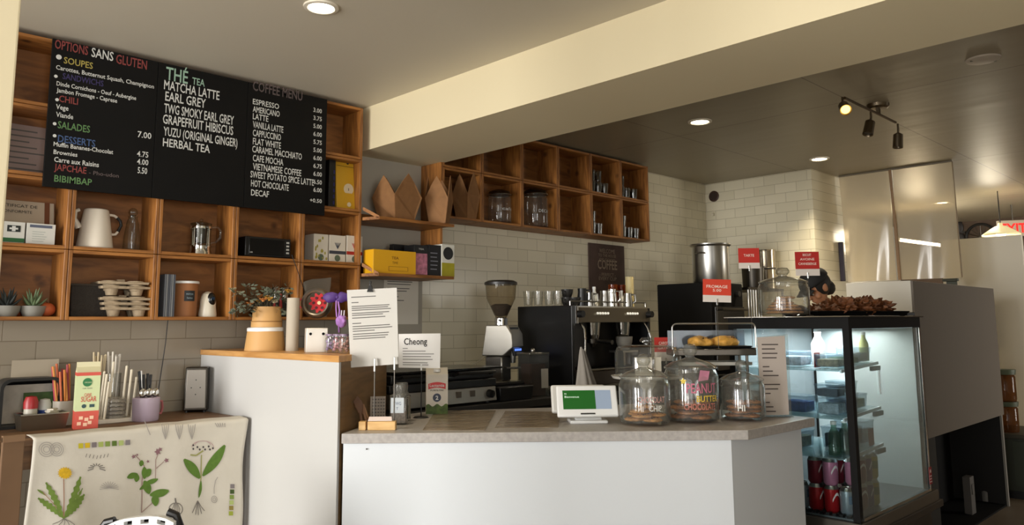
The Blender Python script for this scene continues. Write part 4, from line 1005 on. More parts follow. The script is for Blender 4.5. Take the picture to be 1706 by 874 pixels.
# lilac mug with cutlery
p = at(242, 700, y=3.60)
t = thing('cutlery_mug', 'lilac ceramic cup full of cutlery at the table front', 'cup', (p.x, 3.60, ZT))
lil = mat('lilac_ceramic', (176,160,176), 0.25)
b = B(); b.lathe([(0,0),(0.05,0),(0.054,0.006),(0.056,0.098),(0.053,0.102),(0.05,0.098),(0.048,0.008),(0,0.008)], n=36); b.obj('cup', lil, t)
b = B(); b.tube([(0.054,0.01,0.08),(0.072,0.014,0.078),(0.076,0.015,0.05),(0.07,0.014,0.026),(0.054,0.01,0.024)], 0.006, 10); b.obj('handle', mat('rose_handle', (150,84,84), 0.4), t)
for k in range(9):
    a_ = k*2.4; r0 = 0.012; r1 = 0.022+0.003*(k % 4); z1 = 0.195+0.02*math.sin(k*1.3)
    u_ = Vector((r1*math.cos(a_)-0.012, r1*math.sin(a_), z1)); d_ = Vector((r0*math.cos(a_), r0*math.sin(a_), 0.012))
    t2 = thing('fork' if k % 3 else 'spoon', ('black-handled fork standing in the lilac cup' if k % 3 else 'steel spoon standing in the lilac cup'), 'cutlery', (p.x, 3.60, ZT), group=('forks in the lilac cup' if k % 3 else 'spoons in the lilac cup'))
    m_ = d_.lerp(u_, 0.55)
    b = B(); b.tube([m_, u_], [0.004,0.006], 8); b.obj('handle', black_plastic if k % 3 else steel, t2)
    b = B(); b.tube([d_, m_], 0.003, 8); b.blob(d_+Vector((0,0,0.004)), (0.008,0.004,0.012), nu=10, nv=6); b.obj('shaft', steel, t2)
for k in range(3):
    t2 = thing('spoon', ['round steel spoon bowl leaning over the lilac cup left side','round steel spoon bowl in the middle of the lilac cup','round steel spoon bowl leaning over the lilac cup right side'][k], 'cutlery', (p.x, 3.60, ZT), group='upturned spoons in the lilac cup')
    x_ = -0.026+0.026*k
    b = B(); b.tube([(x_*0.4,-0.02,0.014),(x_,-0.03,0.11)], 0.003, 8); b.obj('handle', steel, t2)
    b = B(); b.blob((x_,-0.03,0.122), (0.016,0.007,0.02), nu=16, nv=10); b.obj('bowl', chrome, t2)
# napkin dispenser
p = at(325, 684, z=ZT)
t = thing('napkin_dispenser', 'tall steel napkin dispenser by the white cabinet', 'dispenser', (p.x-0.005, 3.80, ZT), R(-30))
hz = at(325, 611, y=3.78).z-ZT
b = B(); b.ext([(-0.055,-0.055,0.008),(0.055,-0.055,0.008),(0.05,-0.05,hz),(-0.05,-0.05,hz)], (0,0.1,0)); b.obj('body', steel_dark, t, bevel=0.006)
b = B(); b.ext([(-0.045,-0.058,0.02),(0.045,-0.058,0.02),(0.042,-0.054,hz-0.012),(-0.042,-0.054,hz-0.012)], (0,0.004,0)); b.obj('face_plate', mat('face_steel', (150,144,136), 0.4, metal=0.6), t, smooth=0, bevel=0.002)
for x_, z_ in ((-0.02,hz*0.55),(0.02,hz*0.55),(0,hz*0.4),(0,hz*0.72)):
    b = B(); b.cyl((x_,-0.058,z_),(x_,-0.061,z_),0.0028,n=10); b.obj('rivet', black_plastic, t)
for x_ in (-0.04, 0.04):
    for y_ in (-0.045, 0.035):
        b = B(); b.cyl((x_,y_,0),(x_,y_,0.01),0.008,n=12); b.obj('foot', black_plastic, t)
# cable hanging from the crates
b = B(); P = [at(280,531,y=3.885), at(276,570,y=3.885), at(270,610,y=3.885), at(264,650,y=3.885), at(260,690,y=3.885)]
b.tube(P, 0.0022, 8); o = b.obj('cable', black_plastic); tag(o, 'thin black cable hanging down the tiles from the crates', 'cable')
b = B(); P = [at(486,424,y=3.69), at(492,440,y=3.68), at(499,460,y=3.685), at(505,478,y=3.69)]
b.tube(P, 0.002, 8); o = b.obj('cable', black_plastic); tag(o, 'short black cable dangling in front of the crates by the grey bag', 'cable')

# ------------------------------------------------------------------ white chair just in front (only its top shows)
dch = 2.35
pa = at(168, 872, d=dch); pb = at(292, 868, d=dch); pc = (pa+pb)/2
ax = (pb-pa); rzc = math.atan2(ax.y, ax.x)
t = thing('chair', 'white plastic chair with square slots and black frame, in front of the cloth', 'chair', (pc.x, pc.y, 0), rzc)
ztop = at(225, 860, d=dch).z; w2 = math.hypot(ax.x, ax.y)/2
b = B()
def arch(x): return ztop-0.028*(abs(x+0.0)/w2)**3+0.012*x/w2
N = 9; xs = [-w2+2*w2*i/N for i in range(N+1)]
for i in range(N):
    a_, c_ = xs[i], xs[i+1]
    slot = i in (1,3,5) or i == 7
    zt0_, zt1_ = arch(a_), arch(c_)
    def pr(z0a, z0b, z1a, z1b): b.ext([(a_,-0.012,z0a),(c_,-0.012,z0b),(c_,-0.012,z1b),(a_,-0.012,z1a)], (0,0.024,0))
    if slot:
        pr(zt0_-0.008, zt1_-0.008, zt0_, zt1_); pr(0.52, 0.52, zt0_-0.021, zt1_-0.021)
    else: pr(0.52, 0.52, zt0_, zt1_)
b.obj('backrest', white_plastic, t, smooth=0)
b = B(); b.mm((-w2*0.9,0.0125,ztop-0.06),(w2*0.85,0.016,ztop-0.012)); b.obj('slot_backing', black_matte, t, smooth=0)
for s in (-1, 1):
    b = B(); x_ = s*w2
    b.tube([(x_*0.72,0.02,ztop-0.004+0.012*s),(x_*0.95,0.02,ztop-0.012+0.01*s),(x_*1.12,0.02,ztop-0.05),(x_*1.2,0.02,ztop-0.14),(x_*1.2,0.02,0.46)], 0.012, 10); b.obj('frame_tube', black_plastic, t)
b = B(); b.mm((-w2*1.15,-0.4,0.43),(w2*1.15,0.03,0.455)); b.obj('seat', white_plastic, t, bevel=0.01)
for x_ in (-1, 1):
    for y_ in (-0.36, 0.0):
        b = B(); b.tube([(x_*w2*1.05,y_,0.44),(x_*w2*1.2,y_*1.05,0.0)], 0.012, 10); b.obj('leg', black_plastic, t)
# ------------------------------------------------------------------ white side cabinet and the diagonal counter
ZS = 1.243
t = thing('side_cabinet', 'tall white side cabinet with an oak top and slanted brown end', 'cabinet', (1.64, 2.623, 0))
foot = [(0.0,0.0),(0.0,YW-2.623-0.002),(0.445,YW-2.623-0.002),(0.445,0.305)]
b = B(); b.prism([(0.0,0.0),(0.0,YW-2.626),(0.016,YW-2.626),(0.016,0.011)], 0, ZS-0.026); b.obj('white_panel', mat('white_laminate_dimmed', (196,195,192), 0.4, spec=0.4), t, smooth=0)  # same laminate as the counter front, colour lowered to offset its stronger light
b = B(); b.prism([(0.017,0.011),(0.017,YW-2.626),(0.44,YW-2.626),(0.44,0.306)], 0.08, ZS-0.026); b.obj('body', brown_board, t, smooth=0)
b = B(); b.prism([(-0.006,-0.008),(-0.006,YW-2.626),(0.448,YW-2.626),(0.448,0.3)], ZS-0.026, ZS); b.obj('top', oak_top, t, smooth=0, bevel=0.002)
A_ = Vector((1.646,2.604)); B_ = Vector((2.769,1.531)); D_ = Vector((3.321,1.518)); ZK = 0.95
nd = Vector(((A_-B_).y, -(A_-B_).x)).normalized()
if nd.x < 0: nd = -nd
t = thing('front_counter', 'white diagonal service counter with a pale stone worktop', 'counter', (A_.x, A_.y, 0))
def rel(pts): return [(p[0]-A_.x, p[1]-A_.y) for p in pts]
top = [A_, B_, D_, (3.321,2.42), (2.98,2.56), (2.35,2.96), (2.10,2.925), (1.655,2.615)]
b = B(); b.prism(rel(top), ZK-0.037, ZK); b.obj('worktop', counter_top, t, smooth=0, bevel=0.002)
Bi = B_+nd*0.03+Vector((-0.034,0.02)); 
i0 = A_+nd*0.02+Vector((0.004,0)); i1 = Vector((2.735,1.585)); i2 = Vector((3.30,1.572)); 
b = B(); b.prism(rel([i0, i1, i1+nd*0.02, i0+nd*0.02]), 0.0, ZK-0.037); b.obj('front_panel', white_lam, t, smooth=0)
b = B(); b.prism(rel([i1+Vector((0.001,0)), i2, i2+Vector((0,0.02)), i1+Vector((0.02,0.02))]), 0.0, ZK-0.037); b.obj('side_panel', white_lam, t, smooth=0)
b = B(); b.prism(rel([i0+nd*0.021, i1+nd*0.021+Vector((0.03,0)), i2+Vector((-0.001,0.021)), (3.30,2.38), (2.98,2.52), (2.35,2.92), (2.10,2.925), (1.68,2.64)]), 0.0, ZK-0.038); b.obj('carcass', mat('carcass_grey', (120,116,110), 0.6), t, smooth=0)
b = B(); q = A_.lerp(B_, 0.06)-nd*(-0.019); b.cyl((q.x-A_.x-nd.x*0.001, q.y-A_.y-nd.y*0.001, 0.89), (q.x-A_.x-nd.x*0.003, q.y-A_.y-nd.y*0.003, 0.89), 0.003, n=10); b.obj('screw', steel_dark, t)
# back counter along the tiled wall
t = thing('back_counter', 'dark working counter along the tiled wall behind the service counter', 'counter', (2.12, 2.99, 0))
b = B(); b.mm((0,0,ZK-0.04),(4.3,0.912,ZK)); b.obj('worktop', dark_top, t, smooth=0, bevel=0.003)
for k in range(6):
    b = B(); b.mm((0.01+k*0.713,0.03,0.08),(0.715+k*0.713,0.9,ZK-0.041)); b.obj('base_unit', mat('unit_dark', (36,33,31), 0.6), t, smooth=0)
    b = B(); b.mm((0.02+k*0.713,0.012,0.1),(0.705+k*0.713,0.029,ZK-0.06)); b.obj('door', mat('unit_door', (52,48,44), 0.6), t, smooth=0)
    b = B(); b.mm((0.3+k*0.713,-0.008,0.78),(0.42+k*0.713,0.012,0.79)); b.obj('handle', steel, t, smooth=0)

# ------------------------------------------------------------------ on the side cabinet
def on_top(px, y, z=ZS):            # a point on a level surface below the pixel column px, at wall-parallel depth y
    p = at(px, 560, y=y); return p.x
y = 3.45; xk = on_top(442, y)
def hgt(px, py, y): return at(px, py, y=y).z
z0 = ZS; zb = hgt(442, 583, y)
rr = 0.0
def stackpot():
    sc_ = (at(474,570,y=y)-at(411,570,y=y)); r0 = sc_.length*0.36
    return r0
r0 = 0.093
t = thing('paper_tub', 'lower kraft paper tub of the two on the oak cabinet top', 'tub', (xk, y, ZS), group='kraft paper tubs')
kl = mat('tub_kraft', (196,152,94), 0.6)
b = B(); h1 = hgt(442, 545, y)-ZS
b.lathe([(0,0),(r0,0),(r0*1.0,0.004),(r0*0.88,h1-0.016),(0,h1-0.016)], n=44); b.obj('tub', kl, t)
b = B(); b.lathe([(0,h1),(r0*0.84,h1),(r0*0.9,h1-0.004),(r0*0.9,h1-0.018),(0,h1-0.018)], n=44); b.obj('white_rim', white_plastic, t)
h2 = hgt(442, 511, y)-ZS-h1
t = thing('paper_tub', 'upper, narrower kraft paper tub holding the dried flowers', 'tub', (xk+0.005, y, ZS+h1+0.001), group='kraft paper tubs')
b = B(); b.lathe([(0,0),(r0*0.77,0),(r0*0.76,h2*0.28),(r0*0.73,h2*0.3),(r0*0.68,h2),(r0*0.62,h2),(r0*0.68,0.01),(0,0.01)], n=44); b.obj('tub', kl, t)
b = B(); b.tube([(r0*0.762*math.cos(k*PI/16), r0*0.762*math.sin(k*PI/16), h2*0.28) for k in range(32)], 0.0025, 6, closed=True); b.obj('seam', mat('tub_seam', (150,110,60), 0.6), t)
# dried flowers
tf = Vector((xk, y, ZS+h1+h2-0.02))
t = thing('dried_flowers', 'bunch of dried flowers and grey-green leaves in the upper kraft tub', 'flowers', tf)
rnd = random.Random(3)
def xy(px, py): q = at(px, py, y=y-0.02); return Vector((q.x-tf.x, -0.02, q.z-tf.z))
stems = []
for k in range(46):
    px = rnd.uniform(388, 482); py = rnd.uniform(474, 520) if px > 400 else rnd.uniform(480, 526)
    e = xy(px, py); e.y += rnd.uniform(-0.07, 0.06); stems.append(e)
b = B()
for e in stems: b.tube([(rnd.uniform(-0.03,0.03),rnd.uniform(-0.03,0.03),-0.02), e*0.5+Vector((0,0,0.02)), e], 0.0014, 5)
b.obj('stems', mat('stem_dark', (74,66,46), 0.8), t)
b = B()
for e in stems[:34]:
    for q in range(9):
        d_ = Vector((rnd.gauss(0,1), rnd.gauss(0,1), rnd.gauss(0,0.7))).normalized(); u_ = d_.orthogonal().normalized()
        c_ = e+d_*rnd.uniform(0.0,0.022); L_ = rnd.uniform(0.016,0.03); w_ = L_*0.32
        b.add([c_, c_+d_*L_*0.5+u_*w_, c_+d_*L_, c_+d_*L_*0.5-u_*w_], [(0,1,2,3)])
b.obj('leaves', mat('dried_leaf', (92,98,82), 0.8, vary=0.5, vscale=30), t, smooth=0)
for k, e in enumerate(stems[34:44]):
    b = B()
    for q in range(12):
        a_ = q*2.4; d_ = Vector((math.cos(a_), math.sin(a_), 0.5+0.1*(q % 3))).normalized(); u_ = d_.orthogonal().normalized()
        b.add([e, e+d_*0.012+u_*0.006, e+d_*0.022, e+d_*0.012-u_*0.006], [(0,1,2,3)])
    b.blob(e, 0.007, nu=8, nv=6); b.obj('blossom', mat('blossom_%d' % (k % 3), ((196,150,66),(186,120,60),(150,140,110))[k % 3], 0.8), t, smooth=0)
# red mushroom ornament
for k, (px, py, r_) in enumerate(((457, 503, 0.017), (471, 492, 0.013))):
    q = at(px, py, y=y-0.03); o = Vector((q.x, y-0.03+0.02*k, q.z))
    t = thing('mushroom_pick', ['white-capped red mushroom pick among the dried flowers', 'smaller red mushroom pick behind the white-capped one'][k], 'ornament', o)
    b = B(); b.lathe([(0,0.012),(r_*0.7,0.008),(r_,0),(r_*0.5,-0.004),(0,-0.004)], n=20); b.obj('cap', mat('pick_%d' % k, ((226,210,190),(150,40,36))[k], 0.5), t)
    b = B(); b.cyl((0,0,-0.004),(0.002,0,-0.06+0.0), 0.006, 0.008, 12); b.obj('stalk', mat('pick_red', (158,36,34), 0.5), t)
# red box beside
q = at(477, 520, y=3.6); 
# paper roll / tall white tube
y = 3.30; xk = on_top(487, y); hz = hgt(487, 496, y)-ZS; r_ = (at(501,540,y=y)-at(475,540,y=y)).length*0.36
t = thing('paper_roll', 'tall grey-white paper roll standing behind the steel box', 'roll', (xk, y, ZS))
b = B(); b.lathe([(0,0),(r_,0),(r_,hz),(r_*0.35,hz),(r_*0.35,hz-0.01),(0,hz-0.01)], n=36); b.obj('roll', mat('roll_paper', (176,166,150), 0.8), t)
# steel box with two dark holes
y = 3.02; xk = on_top(527, y); hz = hgt(527, 546, y)-ZS
t = thing('steel_box', 'small brushed steel box with two dark holes on the oak top', 'box', (xk, y, ZS), -R(24))
b = B(); b.mm((-0.046,-0.03,0),(0.046,0.035,hz)); b.obj('body', mat('box_steel', (206,200,190), 0.45, metal=0.5), t, bevel=0.003)
for x_ in (-0.028, 0.026):
    b = B(); b.cyl((x_,-0.0305,hz*0.76),(x_,-0.0325,hz*0.76),0.006,n=16); b.obj('hole', black_matte, t)
# small jars with lilac ribbons
for k, (px, yy, lab) in enumerate(((551, 2.93, 'small clear jar of lilac sweets nearest the steel box'), (563, 2.86, 'small clear jar of pink sweets, second from the steel box'), (574, 2.79, 'small clear jar of sweets beside the posted sheet'))):
    xk = on_top(px, yy); hz = hgt(px, 556, yy)-ZS
    t = thing('sweet_jar', lab, 'jar', (xk, yy, ZS), group='small sweet jars')
    b = B(); b.lathe([(0,0.002),(0.022,0.002),(0.024,0.006),(0.024,hz*0.75),(0.018,hz*0.85),(0.018,hz*0.9)], n=24); b.obj('glass', clear_jar, t)
    b = B(); b.lathe([(0,hz*0.9),(0.02,hz*0.9),(0.02,hz),(0,hz)], n=24); b.obj('lid', mat('lid_lilac', (128,108,132), 0.4), t)
    b = B()
    for q in range(14):
        a_ = q*2.4; b.blob((0.014*math.cos(a_),0.014*math.sin(a_),0.012+0.0045*q*(hz/0.09)), 0.007, nu=8, nv=6)
    b.obj('sweets', mat('sweets_%d' % k, ((150,130,170),(196,140,150),(170,130,120))[k], 0.4), t)
# hanging steel wreath with red flower
y = 3.35; c_ = at(530, 505, y=y); 
t = thing('wreath', 'round steel ring ornament with a red cut-out flower, hung before the crates', 'ornament', (c_.x, y, c_.z), -R(38))
rs = (at(562,505,y=y)-at(500,505,y=y)).length*0.36
b = B(); b.lathe([(rs*0.78,-0.0),(rs*0.95,0.006),(rs,0.03),(rs*0.95,0.075),(rs*0.8,0.09),(rs*0.7,0.085),(rs*0.76,0.04),(rs*0.78,0.0)], n=44)
Rm = Matrix.Rotation(PI/2, 4, 'X')
b.v = [Rm @ v for v in b.v]; b.obj('ring', mat('ring_steel', (150,140,128), 0.35, metal=0.8), t)
b = B(); N = 40; pts = []
for k in range(N):
    a_ = 2*PI*k/N; r_ = rs*(0.66 if k % 4 in (0,1) else 0.5); pts.append((r_*math.cos(a_)+rs*0.22, -0.082, r_*math.sin(a_)))
b.ext(pts, (0,0.006,0)); b.obj('red_flower', mat('felt_red', (176,22,30), 0.7), t, smooth=0)
for k in range(6):
    a_ = PI/3*k; b = B(); b.cyl((rs*0.22+rs*0.36*math.cos(a_),-0.0825,rs*0.36*math.sin(a_)),(rs*0.22+rs*0.36*math.cos(a_),-0.085,rs*0.36*math.sin(a_)), rs*0.09, n=12); b.obj('cutout', mat('felt_dark', (70,20,30), 0.8), t)
b = B(); b.cyl((rs*0.22,-0.0825,0),(rs*0.22,-0.088,0), rs*0.12, n=16); b.obj('centre', mat('felt_cream', (214,196,150), 0.7), t)
b = B(); b.tube([(-rs*1.0+0.02*math.cos(a), -0.02, 0.02*math.sin(a)) for a in [PI/2+PI*k/10 for k in range(11)]], 0.004, 8); b.obj('side_handle', mat('felt_red2', (150,30,36), 0.6), t)
y = 3.1; c_ = at(562, 495, y=y)
t = thing('ribbon', 'purple ribbon bow with a lilac pompom hanging beside the red flower', 'ribbon', (c_.x, y, c_.z), -R(38))
pur = mat('purple_ribbon', (70,38,112), 0.6); lila = mat('lilac_fluff', (172,124,198), 0.9)
b = B()
for s in (-1, 1): b.blob((s*0.026,0,0.0), (0.034,0.014,0.024), 0.3, 40, seed=s)
b.blob((0,-0.006,0), 0.009); b.obj('bow', pur, t)
b = B(); b.tube([(0.004,-0.004,-0.01),(0.012,-0.008,-0.06),(0.008,-0.006,-0.11),(0.012,-0.006,-0.16)], 0.0035, 8); b.tube([(-0.004,-0.004,-0.01),(-0.004,-0.006,-0.05),(0.0,-0.006,-0.09)], 0.003, 8); b.obj('tails', lila, t)
q = at(571, 535, y=y)-Vector(t.location); b = B()
b.blob((q.length*0.5*0+0.024,-0.012,q.z), 0.0255, 0.35, 60, nu=28, nv=18); b.obj('pompom', lila, t)
for k, dx in enumerate((0.02, 0.032)):
    b = B(); b.tube([(dx,-0.01,q.z+0.02),(dx+0.002,-0.01,q.z+0.05)], 0.003, 6); b.obj('thread', mat('thread_white', (214,206,220), 0.8), t)

# ------------------------------------------------------------------ papers and signs
def sheet(px0, py0, px1, py1, px2, py2, y):   # three corners: top-left, top-right, bottom-left in a plane y
    return at(px0,py0,y=y), at(px1,py1,y=y), at(px2,py2,y=y)
a, c, d_ = sheet(640,452,697,455,640,540, YW-0.004)
t = thing('wall_notice', 'printed white notice taped to the wall below the corner shelf', 'notice', ((a.x+c.x)/2, YW-0.004, d_.z))
w2 = (c.x-a.x)/2; hz = a.z-d_.z
b = B(); b.mm((-w2,-0.0012,0),(w2,0.001,hz)); b.obj('sheet', mat('notice_white', (232,226,212), 0.8), t, smooth=0)
b = B()
for k, (z_, w_) in enumerate(((0.88,0.5),(0.81,0.9),(0.76,0.85),(0.68,0.8),(0.63,0.7),(0.52,0.4),(0.45,0.6),(0.40,0.3))):
    b.mm((-w2*0.82,-0.0022,hz*z_),(-w2*0.82+w2*1.6*w_,-0.0012,hz*z_+0.0045))
b.obj('text_lines', ink_soft, t, smooth=0)
# tall notice on a two-rod stand
dd = 3.09
P = [at(578,483,d=dd), at(661,479,d=dd), at(664,606,d=dd), at(584,612,d=dd)]
base = at(634, 704, z=ZK); base = Vector((1.93, 2.735, ZK))
cen = (P[0]+P[1]+P[2]+P[3])/4
t = thing('notice_stand', 'large printed sheet clipped on a two-rod stand at the counter corner', 'notice', (cen.x, cen.y, ZK), FC)
Ri = Matrix.Rotation(-FC, 4, 'Z'); o_ = Vector(t.location)
Q = [Ri @ (p-o_) for p in P]
b = B(); b.ext(Q, (0,0.0015,0)); b.obj('sheet', mat('sheet_white', (200,196,188), 0.7), t, smooth=0)
def bil(u, v): return (Q[0].lerp(Q[1], u)).lerp(Q[3].lerp(Q[2], u), v)+Vector((0,-0.0012,0))
b = B()
for v, w_ in ((0.09,0.55),(0.16,0.16),(0.21,0.85),(0.235,0.82),(0.26,0.88),(0.30,0.84),(0.325,0.7),(0.36,0.75),(0.43,0.2),(0.47,0.85),(0.50,0.9),(0.53,0.5),(0.57,0.82),(0.60,0.8),(0.63,0.74)):
    b.add([bil(0.08, v), bil(0.08+w_*0.9, v), bil(0.08+w_*0.9, v+0.011), bil(0.08, v+0.011)], [(0,1,2,3)])
b.obj('text_lines', ink_soft, t, smooth=0)
k_ = bil(0.47, 0.0); b = B(); b.ext([k_+Vector((-0.012,-0.008,-0.012)), k_+Vector((0.012,-0.008,-0.012)), k_+Vector((0.005,-0.004,0.014)), k_+Vector((-0.005,-0.004,0.014))], (0,0.014,0)); b.tube([k_+Vector((0,0,0.01)), k_+Vector((-0.004,0.002,0.03)), k_+Vector((0.004,0.002,0.03)), k_+Vector((0.0,0,0.012))], 0.0018, 6); b.obj('clip', black_plastic, t)
for u in (0.52, 0.93):
    e = bil(u, 1.0); b = B(); b.tube([(e.x,0.006,0.006),(e.x,0.004,e.z+0.03)], 0.0028, 8); b.obj('rod', steel_dark, t)
    b = B(); b.box((e.x,-0.0035,e.z+0.004),(0.006,0.004,0.05)); b.obj('clamp', white_plastic, t, smooth=0)
b = B(); e0, e1 = bil(0.52,1.0).x, bil(0.93,1.0).x; b.mm((e0-0.008,-0.002,0),(e1+0.008,0.012,0.006)); b.obj('base', black_plastic, t, bevel=0.002)
# Cheong card on a rod
dd = 3.45; bs_ = Vector((2.17, 2.80, ZK)); 
P = [at(664,556,d=dd), at(734,555,d=dd), at(733,613,d=dd), at(664,612,d=dd)]
cen = at(702, 612, d=dd)
t = thing('card_stand', 'small bright white menu card on a single-rod stand', 'sign', (cen.x, cen.y, ZK), FC)
o_ = Vector(t.location); Q = [Ri @ (p-o_) for p in P]
b = B(); b.ext(Q, (0,0.0015,0)); b.obj('card', mat('card_bright', (236,234,230), 0.6), t, smooth=0)
b = B(); b.text('Cheong', bil(0.13, 0.32)+Vector((0,-0.0008,0)), Q[1]-Q[0], Q[0]-Q[3], width=(Q[1]-Q[0]).length*0.55, height=0.03, bold=0.012); b.obj('heading', ink, t, smooth=0)
b = B()
for v, w_ in ((0.42,0.12),(0.5,0.55),(0.58,0.75),(0.66,0.68),(0.74,0.72),(0.84,0.6),(0.9,0.62)): b.add([bil(0.1, v), bil(0.1+w_, v), bil(0.1+w_, v+0.018), bil(0.1, v+0.018)], [(0,1,2,3)])
b.obj('text_lines', ink_soft, t, smooth=0)
b = B(); b.tube([(0,0.004,0.004),(0,0.004,Q[2].z+0.01)], 0.0026, 8); b.obj('rod', black_plastic, t)
b = B(); b.box((0,-0.003,Q[2].z+0.006),(0.007,0.004,0.03)); b.obj('clamp', white_plastic, t, smooth=0)
b = B(); b.lathe([(0,0.006),(0.03,0.005),(0.036,0.0),(0,0)], n=28); b.obj('base', black_plastic, t)
# milk carton
p = at(706, 690, z=ZK); 
t = thing('milk_carton', 'white milk carton with red banner, blue 2 and green hills behind the small white card', 'carton', (2.315, 2.86, ZK), FC+R(8))
hz = 0.21; w2 = 0.05
milk = mat('milk_white', (198,190,176), 0.5)
b = B(); b.mm((-w2,-0.04,0),(w2,0.04,hz*0.86)); b.obj('carton', milk, t, smooth=0)
b = B(); b.add([(-w2,-0.04,hz*0.86),(w2,-0.04,hz*0.86),(w2,0.04,hz*0.86),(-w2,0.04,hz*0.86),(-w2,0,hz),(w2,0,hz)], [(0,1,5,4),(2,3,4,5),(1,2,5),(3,0,4)]); b.obj('gable', milk, t, smooth=0)
b = B(); b.lathe([(0,0.012),(0.016,0.012),(0.017,0),(0,0)], (0.0,-0.02,hz*0.915), 16); b.obj('cap', white_plastic, t)
b = B(); pts = [(-w2*0.8+1.6*w2*k/12, -0.0412, hz*(0.66+0.035*math.sin(PI*k/12))) for k in range(13)]; pts += [(x,y_,z-hz*0.12) for x,y_,z in pts[::-1]]; b.ext(pts, (0,0.001,0)); b.obj('banner', mat('banner_red', (188,32,34), 0.5), t, smooth=0)
b = B(); b.text('Lactantia', (0,-0.0425,hz*0.595), UX, UZ, width=w2*1.35, height=0.013, align='C', bold=0.01); b.obj('banner_text', chalk_white, t, smooth=0)
b = B(); b.text('PURFILTRE', (0,-0.0415,hz*0.50), UX, UZ, width=w2*1.2, height=0.008, align='C'); b.obj('small_text', ink, t, smooth=0)
b = B(); b.cyl((0,-0.0402,hz*0.36),(0,-0.0414,hz*0.36),0.019,n=24); b.obj('disc', mat('milk_navy', (36,44,66), 0.5), t, smooth=0)
b = B(); b.text('2', (0,-0.0422,hz*0.36-0.009), UX, UZ, width=0.013, height=0.018, align='C', bold=0.03); b.obj('numeral', chalk_white, t, smooth=0)
b = B(); pts = [(-w2+2*w2*k/14, -0.0412, hz*(0.2+0.03*math.sin(k*1.1))) for k in range(15)]; b.ext(pts+[(w2,-0.0412,0.002),(-w2,-0.0412,0.002)], (0,0.001,0)); b.obj('hills', mat('hill_green', (78,100,36), 0.6, vary=0.5, vscale=60), t, smooth=0)
# glass spice jars
for k, (x_, y_, lab) in enumerate(((1.965, 2.675, 'glass grinder jar with a white lettered label at the counter corner'), (2.03, 2.745, 'second glass grinder jar half hidden behind the labelled one'))):
    t = thing('grinder_jar', lab, 'jar', (x_, y_, ZK), FC)
    hz = 0.162
    b = B(); b.ext([(-0.036,-0.03,0.002),(0.036,-0.03,0.002),(0.036,0.03,0.002),(-0.036,0.03,0.002)], (0,0,hz*0.66)); b.obj('glass', clear_jar, t, bevel=0.006)
    b = B(); b.mm((-0.03,-0.025,0.006),(0.03,0.025,hz*0.34)); b.obj('contents', mat('salt_grey', (150,140,132), 0.7, vary=0.4, vscale=120), t, bevel=0.003)
    b = B(); b.lathe([(0,hz*0.68),(0.03,hz*0.68),(0.03,hz*0.74),(0.024,hz*0.78),(0.027,hz*0.9),(0.025,hz),(0,hz)], n=28); b.obj('lid', glass('cap_glass', tint=(214,212,206), body=0.12), t)
    if k == 0:
        b = B(); b.mm((-0.03,-0.0318,hz*0.3),(0.024,-0.0305,hz*0.68)); b.obj('label', mat('label_white', (216,224,230), 0.6), t, smooth=0)
        b = B(); b.text('TWG', (-0.003,-0.0325,hz*0.5), UX, UZ, width=0.032, height=0.013, align='C'); b.text('T', (-0.003,-0.0325,hz*0.38), UX, UZ, width=0.009, height=0.011, align='C'); b.obj('lettering', mat('label_blue', (70,96,130), 0.6), t, smooth=0)
# grey card with dotted text
t = thing('dotted_card', 'small grey card with dotted print standing by the glass grinder jars', 'card', (1.885, 2.715, ZK), FC+R(6))
b = B(); b.ext([(-0.03,0,0),(0.032,0,0),(0.032,0.012,0.115),(-0.03,0.012,0.115)], (0,0.002,0)); b.obj('card', mat('dot_card', (140,130,120), 0.8), t, smooth=0)
b = B()
for i in range(5):
    for j in range(6): z_ = 0.035+0.013*j; b.mm((-0.022+0.011*i,-0.0012+0.012*z_/0.115,z_),(-0.015+0.011*i,-0.0002+0.012*z_/0.115,z_+0.006))
b.obj('print', mat('dot_print', (92,86,80), 0.8), t, smooth=0)
# brown dry leaves / wooden scoops by the cabinet end
for k, (x_, y_, lean, h_) in enumerate(((1.775, 2.655, 0.03, 0.13), (1.80, 2.648, 0.055, 0.115), (1.828, 2.66, 0.075, 0.10))):
    t = thing('wooden_spatula', ['leftmost dark wooden spatula leaning by the cabinet end','middle wooden spatula leaning by the cabinet end','rightmost pale wooden spatula leaning by the cabinet end'][k], 'spatula', (x_, y_, ZK), FC, group='wooden spatulas')
    wd = mat('spatula_%d' % k, ((92,62,40),(120,84,56),(160,120,84))[k], 0.7, vary=0.2)
    b = B(); b.tube([(0,0,0.002),(-lean*0.4,0.004,h_*0.5)], 0.006, 8); b.obj('handle', wd, t)
    b = B(); b.ext([(-lean*0.4-0.008,0,h_*0.48),(-lean*0.4+0.008,0,h_*0.48),(-lean*0.7+0.018,0.004,h_*0.8),(-lean+0.006,0.006,h_),(-lean*0.85-0.016,0.004,h_*0.82)], (0,0.006,0)); b.obj('blade', wd, t, smooth=0, bevel=0.002)
